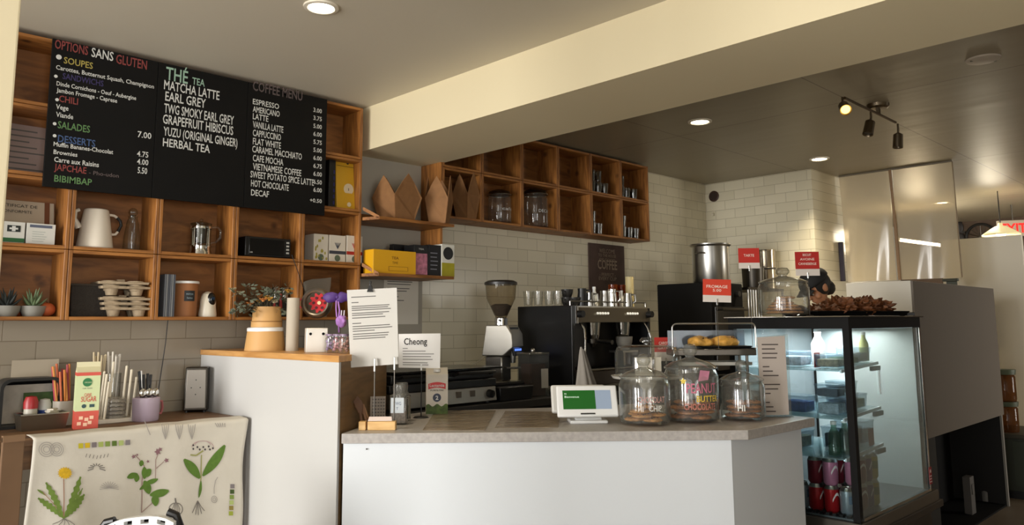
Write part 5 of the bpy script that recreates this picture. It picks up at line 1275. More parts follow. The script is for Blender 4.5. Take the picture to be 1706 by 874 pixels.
# wooden block card holder
pb0 = at(597, 716, z=ZK); pb1 = at(675, 716, z=ZK); mid = (pb0+pb1)/2+Vector((nd.x,nd.y,0))*0.008
t = thing('card_holder', 'pale wooden block holding a small white card at the counter edge', 'card holder', (mid.x, mid.y, ZK), FC)
blk = wood('pale_block', (196,152,92), (226,188,128), scale=(4,26,26), knots=False)
b = B(); b.mm((-0.09,-0.016,0),(-0.062,0.018,0.034)); b.obj('short_block', blk, t, smooth=0, bevel=0.003)
b = B(); b.mm((-0.055,-0.017,0),(0.055,0.019,0.034)); b.obj('long_block', blk, t, smooth=0, bevel=0.003)
b = B(); b.ext([(-0.055,-0.01,0.035),(0.04,-0.01,0.035),(0.036,0.006,0.05),(-0.052,0.006,0.05)], (0,0.0015,0)); b.obj('card', mat('holder_card', (214,196,186), 0.7), t, smooth=0)
# two laminated menus lying on the counter
lam = wood('laminated_menu', (122,108,90), (156,140,118), scale=(3,30,1), knots=False, rough=0.25)
for pts, lab in ((((704,717),(808,717),(826,684),(726,684)), 'grey-brown laminated menu on the counter, left of the pair'), (((824,713),(930,712),(934,686),(842,685)), 'grey-brown laminated menu on the counter, next to the till screen')):
    P = [at(x, y_, z=ZK) for x, y_ in pts]; c_ = sum(P, Vector())/4
    t = thing('menu_sheet', lab, 'menu', (c_.x, c_.y, ZK), group='laminated menus')
    b = B(); b.ext([p-c_+Vector((0,0,0.0005)) for p in P], (0,0,0.002)); b.obj('sheet', lam, t, smooth=0)
    b = B(); w_ = (P[1]-P[0]).normalized(); v_ = (P[3]-P[0]).normalized()
    for k in range(6):
        o_ = P[0].lerp(P[3], 0.12+0.14*k)-c_+w_*0.03+Vector((0,0,0.0032)); L_ = (P[1]-P[0]).length*(0.5+0.1*(k % 3))
        b.add([o_, o_+w_*L_, o_+w_*L_+v_*0.006, o_+v_*0.006], [(0,1,2,3)])
    b.obj('text_lines', mat('menu_print', (96,84,70), 0.7), t, smooth=0)
# ------------------------------------------------------------------ appliances on the back counter
# contact grill
gx0, gx1 = at(652, 660, y=3.02).x, at(828, 660, y=3.02).x
t = thing('contact_grill', 'wide double contact grill with steel front and two black knobs', 'grill', ((gx0+gx1)/2, 3.02, ZK)); w2 = (gx1-gx0)/2
gst = mat('grill_steel', (150,144,134), 0.4, metal=0.6)
b = B(); b.ext([(-w2,0,0.012),(w2,0,0.012),(w2,0.012,0.085),(-w2,0.012,0.085)], (0,0.36,0)); b.obj('base', gst, t, smooth=0, bevel=0.003)
b = B(); b.mm((-w2-0.005,0.01,0.086),(w2+0.005,0.37,0.125)); b.obj('lower_plate', black_plastic, t, bevel=0.004)
for s in (-1, 1):
    b = B(); b.mm((s*w2*0.51-w2*0.47,0.015,0.128),(s*w2*0.51+w2*0.47,0.36,0.172)); l_ = b.obj('lid', black_plastic, t, bevel=0.008)
    b = B(); b.tube([(s*w2*0.51-w2*0.36,0.01,0.155),(s*w2*0.51-w2*0.36,-0.03,0.165),(s*w2*0.51+w2*0.36,-0.03,0.165),(s*w2*0.51+w2*0.36,0.01,0.155)], 0.008, 8); b.obj('handle', black_plastic, l_)
b = B(); b.mm((-w2*0.95,0.0,0.176),(w2*1.12,0.33,0.186)); b.obj('top_tray', black_gloss, t, bevel=0.002)
for px in (733, 816):
    x_ = at(px, 662, y=3.02).x-t.location.x; b = B(); b.cyl((x_,0.004,0.05),(x_,-0.02,0.048),0.022,0.02,24); b.box((x_,-0.023,0.048),(0.006,0.008,0.036)); b.obj('knob', black_plastic, t)
for px in (765, 788):
    x_ = at(px, 662, y=3.02).x-t.location.x; b = B(); b.mm((x_-0.014,-0.002,0.042),(x_+0.014,0.01,0.072)); b.obj('switch', mat('switch_grey', (84,76,66), 0.5), t, smooth=0)
for x_ in (-w2*0.9, w2*0.9):
    for y_ in (0.04, 0.32):
        b = B(); b.cyl((x_,y_,0),(x_,y_,0.013),0.014,n=14); b.obj('foot', black_plastic, t)
# coffee grinder
gp = at(840, 600, y=3.38); t = thing('coffee_grinder', 'silver coffee grinder with a smoked bean hopper and blue display', 'grinder', (gp.x, 3.38, ZK), R(18))
dpt = (gp-CAM).dot(-(RW @ Vector((0,0,1)))); S = dpt/F
def zz(py): return at(838, py, y=3.38).z-ZK
silver = mat('grinder_silver', (188,184,174), 0.32, metal=0.85)
b = B(); b.ext([(-0.075,-0.13,0),(0.075,-0.13,0),(0.075,0.13,0),(-0.075,0.13,0)], (0,0,zz(634))); b.obj('foot_plate', silver, t, bevel=0.012)
b = B(); pr_ = [(0.115,zz(592)),(0.085,zz(541)),(-0.055,zz(541)),(-0.09,zz(556)),(-0.095,zz(578)),(-0.03,zz(592))]
b.ext([(-0.072,y_,z_) for y_, z_ in pr_], (0.144,0,0)); b.obj('head', silver, t, bevel=0.006)
b = B(); b.mm((-0.058,-0.018,zz(634)-0.001),(0.058,0.1,zz(592)-0.001)); b.obj('column', mat('grinder_column', (150,146,138), 0.22, metal=0.9), t, bevel=0.01)
b = B(); b.ext([(-0.055,-0.098,zz(592)),(0.055,-0.098,zz(592)),(0.055,-0.07,zz(545)),(-0.055,-0.07,zz(545))], (0,0.012,0)); b.obj('display', black_gloss, t, smooth=0, bevel=0.002)
b = B()
for k in range(4): b.box((-0.033+0.022*k,-0.0945,zz(582)),(0.013,0.004,0.012))
b.obj('display_buttons', mat('display_blue', (90,130,230), 0.4, emit=(90,130,240), estr=1.5), t, smooth=0)
b = B(); b.lathe([(0.0,zz(541)),(0.04,zz(541)),(0.04,zz(530)),(0.034,zz(528)),(0,zz(528))], (0,0.02,0), 28); b.obj('collar', chrome, t)
hop = glass('hopper_smoked', tint=(222,214,198), gl=1.0, body=0.08, bodycol=(150,138,120))
b = B(); b.lathe([(0.032,zz(529)),(0.04,zz(525)),(0.088,zz(497)),(0.095,zz(473))], (0,0.02,0), 36); b.obj('hopper', hop, t)
b = B(); b.lathe([(0,zz(527)),(0.036,zz(525)),(0.064,zz(509)),(0.04,zz(506)),(0,zz(507))], (0,0.02,0), 30); b.obj('beans', mat('coffee_beans', (44,26,16), 0.5, bump=0.8, bscale=220, vary=0.4, vscale=150), t)
b = B(); b.lathe([(0,zz(467)),(0.08,zz(467)),(0.1,zz(470)),(0.1,zz(474)),(0,zz(474))], (0,0.02,0), 36); b.obj('lid', mat('hopper_lid', (34,32,30), 0.4), t)
b = B(); b.tube([(-0.04,0.0,zz(534)),(-0.085,-0.01,zz(533))], 0.005, 8); b.obj('lever', black_plastic, t)
b = B(); b.cyl((0,-0.06,zz(584)),(0,-0.06,zz(604)),0.02,0.014,20); b.tube([(-0.02,-0.03,zz(612)),(-0.035,-0.09,zz(612)),(0.035,-0.09,zz(612)),(0.02,-0.03,zz(612))], 0.005, 8); b.obj('spout', steel, t)
# white cable beside the grinder
b = B(); P = [at(780,612,y=3.86), at(800,600,y=3.86), at(812,590,y=3.7)]; b.tube(P, 0.004, 8); o = b.obj('cable', mat('cable_white', (206,196,176), 0.5)); tag(o, 'pale cable running up behind the contact grill to the grinder', 'cable')
# glass canister with dark coffee
cp = at(888, 610, y=3.13); t = thing('coffee_canister', 'square clear canister of dark coffee between grinder and black panel', 'canister', (cp.x, 3.13, ZK), -R(8))
hz = at(888, 590, y=3.13).z-ZK
b = B(); b.mm((-0.07,-0.06,0.002),(0.07,0.06,hz)); b.obj('glass', clear_jar, t, smooth=0)
b = B(); b.mm((-0.05,-0.05,0.006),(0.05,0.05,hz*0.78)); b.obj('coffee', mat('ground_coffee', (52,30,20), 0.9, vary=0.3), t, smooth=0)
b = B(); b.mm((0.012,-0.0635,hz*0.2),(0.06,-0.0605,hz*0.66)); b.obj('label', mat('label_pale', (176,170,158), 0.7), t, smooth=0)
b = B(); b.mm((-0.072,-0.062,hz),(0.072,0.062,hz+0.012)); b.blob((0,0,hz+0.022),0.014); b.obj('lid', steel, t, bevel=0.002)
# low black drip tray / knock box in front
kp = at(880, 672, z=ZK); t = thing('knock_box', 'low black knock box in front of the coffee machine', 'box', (3.0, 3.08, ZK), 0)
b = B(); b.ext([(-0.12,-0.06,0),(0.12,-0.06,0),(0.13,-0.065,0.075),(-0.13,-0.065,0.075)], (0,0.15,0)); b.obj('body', black_plastic, t, bevel=0.006)
b = B(); b.tube([(-0.12,0.01,0.082),(0.12,0.01,0.082)], 0.012, 12); b.obj('bar', black_matte, t)

# espresso machine
ex0, ex1 = 3.44, 4.22; ey0, ey1 = 3.0, 3.45
t = thing('espresso_machine', 'two-group black and steel espresso machine on the back counter', 'coffee machine', ((ex0+ex1)/2, ey0, ZK)); w2 = (ex1-ex0)/2
def ez(py): return at(953, py, x=ex0).z if False else at(953, py, y=ey0).z-ZK
ztop = ez(511); D = ey1-ey0
b = B(); b.mm((-w2,0.0,0.04),(-w2+0.025,D,ztop+0.01)); b.obj('side_panel', black_plastic, t, smooth=0, bevel=0.004)
b = B(); b.mm((w2-0.025,0.0,0.04),(w2,D,ztop)); b.obj('side_panel', black_plastic, t, smooth=0, bevel=0.004)
b = B(); b.mm((-w2+0.026,0.2,0.04),(w2-0.026,D,ztop-0.005)); b.obj('body', mat('machine_dark', (40,36,32), 0.4, metal=0.4), t, smooth=0)
zp0 = ez(537)
stp = mat('machine_steel', (120,112,98), 0.3, metal=0.8)
b = B(); b.ext([(-w2+0.026,-0.02,zp0),(w2-0.026,-0.02,zp0),(w2-0.026,0.0,ztop),(-w2+0.026,0.0,ztop)], (0,0.198,0)); b.obj('top_panel', stp, t, smooth=0, bevel=0.004)
b = B(); b.mm((-w2+0.02,-0.024,zp0-0.005),(-w2+0.032,-0.002,ztop+0.006)); b.obj('corner_trim', chrome, t, smooth=0)
b = B(); b.mm((-w2+0.01,0.02,ztop+0.0005),(w2-0.01,D-0.01,ztop+0.008)); 
for q in ((-w2+0.015,0.025),(w2-0.015,0.025)): b.cyl((q[0],q[1],ztop),(q[0],q[1],ztop+0.035),0.004,n=8)
b.tube([(-w2+0.015,0.025,ztop+0.035),(w2-0.015,0.025,ztop+0.035)], 0.004, 8); b.obj('cup_rail', steel, t)
for k in range(2):
    x_ = (-0.13, 0.17)[k]
    for j in range(5):
        b = B(); b.cyl((x_-0.04+0.025*j,-0.012,zp0+0.055),(x_-0.04+0.025*j,-0.02,zp0+0.055),0.007,n=12); b.obj('button', mat('button_lit', (230,226,214), 0.4, emit=(240,236,220), estr=0.6), t)
    b = B(); b.cyl((x_,0.06,zp0-0.075),(x_,0.06,zp0),0.042,0.05,28); b.cyl((x_,0.06,zp0-0.1),(x_,0.06,zp0-0.075),0.034,0.042,28); g_ = b.obj('group_head', chrome, t)
    if k == 0:
        b = B(); b.cyl((x_,0.06,zp0-0.125),(x_,0.06,zp0-0.1),0.036,0.038,24); b.tube([(x_,0.03,zp0-0.113),(x_,-0.09,zp0-0.118)], [0.010,0.014], 10); b.cyl((x_,0.06,zp0-0.15),(x_,0.06,zp0-0.125),0.012,0.02,14); b.obj('portafilter', steel_dark, g_)
for s in (-1, 1):
    x_ = s*(w2-0.075); b = B(); b.cyl((x_+0.03*s,-0.014,zp0+0.05),(x_+0.03*s,-0.05,zp0+0.05),0.022,0.02,20); b.obj('steam_knob', black_plastic, t)
    b = B(); b.tube([(x_,0.0,zp0),(x_,-0.03,zp0-0.04),(x_-s*0.03+s*0.04,-0.045,zp0-0.1),(x_-s*0.02+s*0.03,-0.04,zp0-0.2)], 0.007, 10); b.obj('steam_wand', chrome, t)
b = B(); b.mm((-w2+0.026,-0.06,0.05),(w2-0.026,0.2,0.13)); b.obj('drip_tray', mat('tray_dark', (58,50,42), 0.4, metal=0.5), t, smooth=0, bevel=0.004)
b = B()
for k in range(30): x_ = -w2+0.05+k*(2*w2-0.1)/29; b.tube([(x_,-0.055,0.138),(x_,0.19,0.138)], 0.003, 6)
b.tube([(-w2+0.03,-0.055,0.138),(w2-0.03,-0.055,0.138)], 0.006, 8); b.obj('grate', steel, t)
for x_ in (-w2+0.06, w2-0.06):
    for y_ in (0.03, D-0.05):
        b = B(); b.cyl((x_,y_,0),(x_,y_,0.06),0.022,n=16); b.obj('foot', black_plastic, t)
# espresso cup under the right group
def cup(name, label, loc, r, h_, m_, group=None, handle=True, rz=0.0):
    t2 = thing(name, label, 'cup', loc, rz, group)
    b = B(); b.lathe([(0,0),(r*0.5,0),(r*0.7,h_*0.15),(r*0.92,h_*0.55),(r,h_),(r*0.93,h_),(r*0.62,h_*0.12),(0,h_*0.1)], n=30); b.obj('bowl', m_, t2)
    if handle: b = B(); b.tube([(r*0.9,0,h_*0.8),(r*1.4,0,h_*0.8),(r*1.5,0,h_*0.5),(r*1.2,0,h_*0.25),(r*0.75,0,h_*0.3)], r*0.09, 8); b.obj('handle', m_, t2)
    return t2
ec = t.location
b = B(); b.mm((-0.08,-0.05,0),(0.08,0.06,0.012)); b.mm((-0.01,0.0,-0.085),(0.01,0.05,0)); o = b.obj('cup_stand', steel); o.location = (ec.x+0.17, ec.y+0.05, ZK+0.138+0.0885); tag(o, 'small steel stand on the drip tray under the right coffee group', 'stand')
cup('coffee_cup', 'grey ribbed cup raised under the right group of the coffee machine', (ec.x+0.17, ec.y+0.05, ZK+0.24), 0.055, 0.085, mat('cup_grey', (150,146,138), 0.3), rz=R(60))
# things on top of the coffee machine
zt_ = ZK+ztop+0.0085
k = 0
for px, lab in ((880,'clear glass at the left end of the coffee machine top'),(897,'clear glass second from the left on the coffee machine top'),(915,'clear glass third from the left on the coffee machine top'),(930,'clear glass fourth from the left on the coffee machine top')):
    yy = 3.36-0.05*k; p = at(px, 500, y=yy); b = tumbler_mesh(0.032, 0.095); o = b.obj('drinking_glass', clear_jar); o.location = (p.x, yy, zt_); tag(o, lab, 'glass', 'glasses on the coffee machine'); k += 1
for px, yy, lab in ((946, 3.2, 'short stack of dark cups on the coffee machine top'),):
    pass
tp = None
for k, (px, yy) in enumerate(((945,3.18),(957,3.14),(945,3.18))):
    p = at(px, 500, y=yy)
    cup('coffee_cup', ['lower dark cup on the coffee machine top, left of the steel jugs','single dark cup beside the steel jugs on the coffee machine','upper dark cup stacked on the coffee machine top'][k], (p.x, yy, zt_+(0.05 if k == 2 else 0)), 0.038, 0.055, mat('cup_dark', (40,38,36), 0.3), 'dark cups on the coffee machine', rz=R(200))
def jug(px, yy, r, h_, m_, label):
    p = at(px, 500, y=yy); t2 = thing('milk_jug', label, 'jug', (p.x, yy, zt_), R(-60), 'jugs on the coffee machine')
    b = B(); b.lathe([(0,0),(r,0),(r*1.05,h_*0.3),(r*0.82,h_*0.8),(r*0.86,h_),(r*0.78,h_),(r*0.95,h_*0.3),(0,h_*0.03)], n=28); b.obj('body', m_, t2)
    b = B(); b.tube([(r*0.82,0,h_*0.9),(r*1.6,0,h_*0.88),(r*1.65,0,h_*0.4),(r*1.0,0,h_*0.25)], 0.006, 8); b.obj('handle', m_, t2)
jug(970, 3.12, 0.032, 0.11, black_plastic, 'black milk jug on the coffee machine, leftmost of the jugs')
jug(983, 3.1, 0.03, 0.085, steel, 'small steel milk jug beside the black one')
jug(1008, 3.1, 0.036, 0.1, steel, 'round steel milk jug in the middle of the machine top')
jug(1020, 3.07, 0.03, 0.11, chrome, 'shiny milk jug with a long white handle on the machine top')
jug(1046, 3.035, 0.03, 0.085, steel, 'rightmost steel milk jug on the coffee machine')
def bottle(px, yy, r, h_, m_, label, group=None):
    p = at(px, 500, y=yy); t2 = thing('bottle', label, 'bottle', (p.x, yy, zt_), 0, group)
    b = B(); b.lathe([(0,0),(r,0),(r,h_*0.55),(r*0.45,h_*0.75),(r*0.4,h_*0.88),(0,h_*0.88)], n=22); b.obj('body', m_, t2)
    b = B(); b.lathe([(0,h_*0.88),(r*0.5,h_*0.88),(r*0.5,h_),(0,h_)], n=18); b.obj('cap', white_plastic, t2)
bottle(990, 3.2, 0.022, 0.13, white_plastic, 'slim white bottle on the coffee machine, left')
bottle(1036, 3.16, 0.02, 0.11, white_plastic, 'slim white bottle on the coffee machine, right')
amber = glass('amber_glass', tint=(206,112,40), gl=0.8, body=0.25, bodycol=(150,72,24))
for px, lab in ((1021, 'left amber glass behind the milk jugs'), (1035, 'right amber glass behind the milk jugs')):
    p = at(px, 480, y=3.2); b = tumbler_mesh(0.032, 0.15); o = b.obj('amber_tumbler', amber); o.location = (p.x, 3.2, zt_); tag(o, lab, 'glass', 'amber glasses')
p = at(1049, 480, y=3.12); t2 = thing('candle', 'cream pillar candle at the right end of the coffee machine top', 'candle', (p.x, 3.12, zt_))
b = B(); hz = at(1049,461,y=3.12).z-zt_; b.lathe([(0,0),(0.027,0),(0.027,hz),(0.024,hz),(0.02,hz-0.006),(0,hz-0.007)], n=26); b.obj('wax', mat('candle_wax', (192,176,128), 0.5), t2)
b = B(); b.tube([(0,0,hz-0.008),(0.001,0,hz+0.006)], 0.0015, 6); b.obj('wick', ink, t2)

# black oven with pots
t = thing('oven', 'tall matt black oven in the kitchen corner', 'oven', (5.27, 3.02, ZK))
hz = at(1195, 469, x=5.05).z-ZK
b = B(); b.mm((-0.22,0.02,0.03),(0.24,0.5,hz)); b.obj('body', black_matte, t, smooth=0, bevel=0.01)
b = B(); b.mm((-0.2,0.0,0.06),(0.22,0.02,hz-0.18)); b.obj('door', mat('oven_glass', (14,13,13), 0.2), t, smooth=0, bevel=0.004)
b = B(); b.tube([(-0.17,-0.0,hz-0.2),(-0.17,-0.04,hz-0.2),(0.19,-0.04,hz-0.2),(0.19,0.0,hz-0.2)], 0.009, 8); b.obj('handle', steel_dark, t)
for x_ in (-0.14, 0.0, 0.14):
    b = B(); b.cyl((x_,0.02,hz-0.08),(x_,-0.01,hz-0.08),0.022,n=18); b.obj('knob', mat('knob_dark', (40,38,36), 0.4), t)
for x_ in (-0.17, 0.19):
    for y_ in (0.08, 0.44):
        b = B(); b.cyl((x_,y_,0),(x_,y_,0.032),0.02,n=14); b.obj('foot', black_plastic, t)
zo = ZK+hz+0.001
def dep(p): return (Vector(p)-CAM).dot(-(RW @ Vector((0,0,1))))
pp_ = Vector((5.36, 3.22, zo)); S = dep(pp_)/F
t = thing('stock_pot', 'large open steel stock pot standing on the black oven', 'pot', pp_)
r_ = 32*S; h_ = at(1197, 409, y=3.22).z-zo
b = B(); b.lathe([(0,0),(r_*0.88,0),(r_*0.94,0.02),(r_*0.95,h_*0.93),(r_*1.06,h_*0.97),(r_*1.06,h_),(r_*0.95,h_),(r_*0.9,h_*0.9),(r_*0.88,0.03),(0,0.02)], n=44); b.obj('body', steel, t)
for s in (-1, 1):
    b = B(); b.tube([(s*r_*0.94,-0.04,h_*0.75),(s*r_*1.15,-0.03,h_*0.76),(s*r_*1.15,0.03,h_*0.76),(s*r_*0.94,0.04,h_*0.75)], 0.006, 8); b.obj('handle', steel, t)
# steel rack right of the oven with a canister and pan on top
rx = 5.62; t = thing('steel_rack', 'narrow steel rack of upright bars between oven and wall', 'rack', (rx, 3.05, ZK))
for z_ in (0.0, hz-0.04):
    b = B(); b.mm((0,0,z_),(0.6,0.4,z_+0.02)); b.obj('shelf_plate', steel_dark, t, smooth=0)
for k in range(6):
    b = B(); b.tube([(0.01+0.04*k,0.008,0.02),(0.01+0.04*k,0.008,hz-0.04)], 0.008, 8); b.obj('bar', steel, t)
for x_, y_ in ((0.59,0.01),(0.01,0.39),(0.59,0.39)):
    b = B(); b.tube([(x_,y_,0.02),(x_,y_,hz-0.04)], 0.009, 8); b.obj('post', steel_dark, t)
zr = ZK+hz-0.019
p = at(1258, 455, y=3.15); t = thing('steel_pan', 'low steel pan on the rack beside the stock pot', 'pan', (p.x, 3.17, zr)); h_ = at(1258, 446, y=3.15).z-zr
b = B(); b.lathe([(0,0),(0.085,0),(0.09,h_),(0.084,h_),(0.08,0.01),(0,0.01)], n=32); b.obj('body', steel_dark, t)
b = B(); b.tube([(0.08,-0.03,h_*0.8),(0.115,-0.02,h_*0.85),(0.115,0.02,h_*0.85),(0.08,0.03,h_*0.8)], 0.005, 8); b.obj('handle', steel, t)
p = at(1281, 450, y=3.2); t = thing('steel_canister', 'tall shiny steel canister on the rack behind the red cards', 'canister', (p.x+0.02, 3.24, zr)); h_ = at(1281, 416, y=3.2).z-zr
b = B(); b.lathe([(0,0),(0.082,0),(0.084,0.01),(0.084,h_*0.95),(0.088,h_),(0.08,h_),(0.076,0.02),(0,0.02)], n=36); b.obj('body', mat('canister_steel', (176,164,144), 0.2, metal=1.0), t)
b = B(); b.lathe([(0.0845,h_*0.5),(0.0865,h_*0.51),(0.0865,h_*0.54),(0.0845,h_*0.55)], n=36); b.obj('band', steel_dark, t)
# wall speaker on the kitchen wall and small bracket
p = at(1190, 327, x=6.45); t = thing('wall_speaker', 'small round dark vent high on the tiled kitchen wall', 'vent', p)
b = B(); b.lathe([(0.05,0.0),(0.052,0.012),(0.045,0.016),(0.04,0.01),(0.0,0.008)], n=32); b.v = [Matrix.Rotation(-PI/2, 4, 'Y') @ v for v in b.v]; b.obj('ring', mat('vent_brown', (70,48,40), 0.5), t)
b = B()
for k in range(5): z_ = -0.028+0.014*k; hw = math.sqrt(max(0.0, 0.036**2-z_**2)); b.mm((-0.015,-hw,z_-0.003),(-0.009,hw,z_+0.003))
b.obj('louvre', black_plastic, t, smooth=0)
p = at(1189, 357, x=6.45); b = B(); b.box((-0.012,0,0),(0.024,0.022,0.03)); b.box((-0.026,0,0.004),(0.006,0.016,0.014)); o = b.obj('wall_hook', mat('hook_cream', (214,206,184), 0.4), bevel=0.003); o.location = p; tag(o, 'small cream hook on the tiled wall under the round vent', 'hook')
# ------------------------------------------------------------------ on the diagonal counter
def jar(name, label, x, y, z, r, hb, ht, parts=()):
    """glass biscuit jar: body height hb, total height ht"""
    t = thing(name, label, 'jar', (x, y, z), FC)
    b = B(); b.lathe([(0,0.006),(r*0.9,0.006),(r*0.97,0.012),(r,0.03),(r,hb*0.86),(r*0.93,hb*0.97),(r*0.9,hb),(r*0.86,hb),(r*0.88,hb*0.96),(r*0.96,hb*0.86),(r*0.965,0.03),(r*0.9,0.014)], n=48); b.obj('body', clear_jar, t)
    hk = ht-hb
    b = B(); b.lathe([(r*0.84,hb-0.012),(r*0.84,hb+0.001),(r*0.97,hb+0.003),(r*0.98,hb+hk*0.08),(r*0.7,hb+hk*0.26),(r*0.28,hb+hk*0.4),(r*0.16,hb+hk*0.46),(r*0.17,hb+hk*0.52)], n=48)
    l_ = b.obj('lid', glass('lid_clear', tint=(243,243,240), gl=1.8, rough=0.05, body=0.07), t)
    b = B(); b.lathe([(0,hb+hk*0.5),(r*0.2,hb+hk*0.53),(r*0.27,hb+hk*0.66),(r*0.27,hb+hk*0.8),(r*0.2,hb+hk*0.95),(0,hb+hk)], n=12); b.obj('knob', glass('knob_glass', tint=(226,226,222), gl=1.6, body=0.06), l_, smooth=20)
    return t
def on_jar(r, X, Y, a0=0.0): return Vector((r*math.sin(X/r+a0), -r*math.cos(X/r+a0), Y))
def jar_text(t, r, rows):
    for body, z_, w_, h_, c, a0 in rows:
        b = B(); b.text(body, (0,0,0), UX, UZ, width=w_, height=h_, bold=0.012, bend=lambda X, Y: on_jar(r*1.008, X-w_/2, Y+z_, a0)); b.obj('lettering', mat('jar_ink_%d_%d_%d' % c, c, 0.7), t, smooth=0)
ck = mat('cookie', (214,158,96), 0.8, vary=0.35, vscale=70, bump=0.5, bscale=90); ckd = mat('cookie_dark', (176,116,66), 0.8, vary=0.4, vscale=70, bump=0.5, bscale=90)
chip = mat('chocolate_chip', (52,30,20), 0.5)
def cookie_mesh(r, seed):
    b = B(); rr_ = random.Random(seed); h_ = r*0.34
    b.lathe([(0,0),(r*0.8,0),(r,h_*0.35),(r*0.95,h_*0.65),(r*0.7,h_*0.95),(0,h_)], n=24)
    for v in b.v: v *= 1; 
    b.v = [v*(1+0.06*noise.noise(v*40+Vector((seed,0,0)))) for v in b.v]
    return b
def cookies(locs, r, m_, label, group):
    first = None
    for k, (x, y, z, tx) in enumerate(locs):
        if first is None:
            tt = thing('cookie', label, 'cookie', (x, y, z), 0.7*k, group); cookie_mesh(r, k+3).obj('biscuit', m_, tt)
            b = B(); rr_ = random.Random(k)
            for q in range(9): a_ = q*2.4; d_ = r*0.7*math.sqrt((q+0.5)/9); b.blob((d_*math.cos(a_),d_*math.sin(a_),r*0.31), r*0.085, nu=8, nv=5)
            b.obj('chips', chip, tt)['kind'] = 'stuff'
            first = tt
        else:
            tt = copy_tree(first); tt.location = (x, y, z)
        tt.rotation_euler = (tx, tx*0.6, 0.9*k)
J = [(2.652,1.925,0.105,0.185,0.283),(2.86,1.835,0.113,0.216,0.322),(3.05,1.705,0.094,0.163,0.25)]
z0 = ZK
x, y, r, hb, ht = J[0]
t = jar('cookie_jar', 'left glass cookie jar lettered CHOCOLAT, next to the till screen', x, y, z0, r, hb, ht)
jar_text(t, r, [('CHOCOLAT', 0.095, 0.115, 0.024, (196,150,140), 0.12), ('CHIP', 0.062, 0.055, 0.022, (226,222,212), 0.25), ('HI', 0.06, 0.022, 0.022, (216,206,196), -0.32)])
cookies([(x+a*0.045*math.cos(b_), y+a*0.045*math.sin(b_), z0+0.0145+zz_, 0) for a, b_, zz_ in ((1,0.3,0),(1,2.4,0),(1,4.5,0),(1,1.3,0.0165),(1,3.5,0.0165),(1,5.5,0.0165),(0.8,0.5,0.033),(0.8,3.2,0.033),(0.1,0,0.0495))], 0.042, ck, 'chocolate chip cookie inside the left jar lettered CHOCOLAT', 'cookies in the left jar')
x, y, r, hb, ht = J[1]
t = jar('cookie_jar', 'tallest middle glass cookie jar lettered PEANUT BUTTER in pink and yellow', x, y, z0, r, hb, ht)
jar_text(t, r, [('PEANUT', 0.125, 0.135, 0.04, (196,110,130), 0.2), ('BUTTER', 0.09, 0.105, 0.025, (224,190,60), 0.42), ('CHOCOLATE', 0.058, 0.14, 0.026, (196,120,104), 0.12)])
b = B(); st = [Vector(((0.016 if k % 2 == 0 else 0.007)*math.cos(PI/5*k+PI/2), (0.016 if k % 2 == 0 else 0.007)*math.sin(PI/5*k+PI/2), 0)) for k in range(10)]
b.add([on_jar(r*1.008, q.x, q.y+0.172, -0.5) for q in st]+[on_jar(r*1.008,0,0.172,-0.5)], [(k,(k+1) % 10,10) for k in range(10)]); b.obj('star', mat('star_yellow', (226,200,80), 0.7), t, smooth=0)
b = B()
for k in range(3):
    P = [on_jar(r*1.008, u*0.05-0.0, 0.172+v*0.05, 0.25) for u, v in ((-0.5,0),(0.4,0.1),(0.6,0.8),(-0.3,0.9))]
b.add(P, [(0,1,2,3)]); b.obj('pink_patch', mat('jar_pink', (196,128,150), 0.7), t, smooth=0)
cookies([(x+a*0.05*math.cos(b_), y+a*0.05*math.sin(b_), z0+0.0145+zz_, 0) for a, b_, zz_ in ((1,0.3,0),(1,2.4,0),(1,4.5,0),(1,1.2,0.0185),(1,3.4,0.0185),(1,5.5,0.0185),(1,0.4,0.037),(1,2.5,0.037),(1,4.6,0.037),(0.8,1.4,0.0555),(0.8,3.7,0.0555),(0.7,5.7,0.0555))], 0.046, ckd, 'brown cookie inside the middle jar lettered PEANUT BUTTER', 'cookies in the middle jar')
x, y, r, hb, ht = J[2]
t = jar('cookie_jar', 'right, lower glass cookie jar filled with dark cookies', x, y, z0, r, hb, ht)
jar_text(t, r, [('HI', 0.045, 0.03, 0.026, (226,222,212), -0.35)])
cookies([(x+a*0.04*math.cos(b_), y+a*0.04*math.sin(b_), z0+0.0145+zz_, 0) for a, b_, zz_ in ((1,0.3,0),(1,2.4,0),(1,4.5,0),(1,1.2,0.0175),(1,3.4,0.0175),(1,5.5,0.0175),(1,0.6,0.035),(1,2.9,0.035),(1,4.9,0.035),(1,1.4,0.0525),(1,3.5,0.0525),(1,5.6,0.0525))], 0.039, ckd, 'dark cookie inside the right, lower jar', 'cookies in the right jar')

# till screen
tp_ = at(978, 705, z=ZK); t = thing('till_display', 'white tilted till screen showing a green and grey page', 'screen', (tp_.x, tp_.y, ZK), FC+R(3))
b = B(); b.ext([(-0.072,-0.02,0),(0.085,-0.02,0),(0.085,0.085,0),(-0.072,0.085,0)], (0,0,0.014)); b.ext([(-0.05,0.0,0.014),(0.065,0.0,0.014),(0.05,0.05,0.06),(-0.04,0.05,0.06)], (0,0.03,0)); b.obj('stand', white_plastic, t, bevel=0.005)
tl = R(24)
def tilt(x, y, z): return Vector((x, y*math.cos(tl)+z*math.sin(tl)-0.03, z*math.cos(tl)-y*math.sin(tl)+0.03))
b = B(); b.mm((-0.125,-0.008,0),(0.128,0.012,0.132)); b.v = [tilt(*v) for v in b.v]; b.obj('housing', white_plastic, t, bevel=0.006)
b = B(); b.mm((-0.10,-0.0092,0.03),(0.035,-0.0085,0.11)); b.v = [tilt(*v) for v in b.v]; b.obj('screen_green', mat('screen_green', (20,74,22), 0.2, emit=(24,84,26), estr=0.55), t, smooth=0)
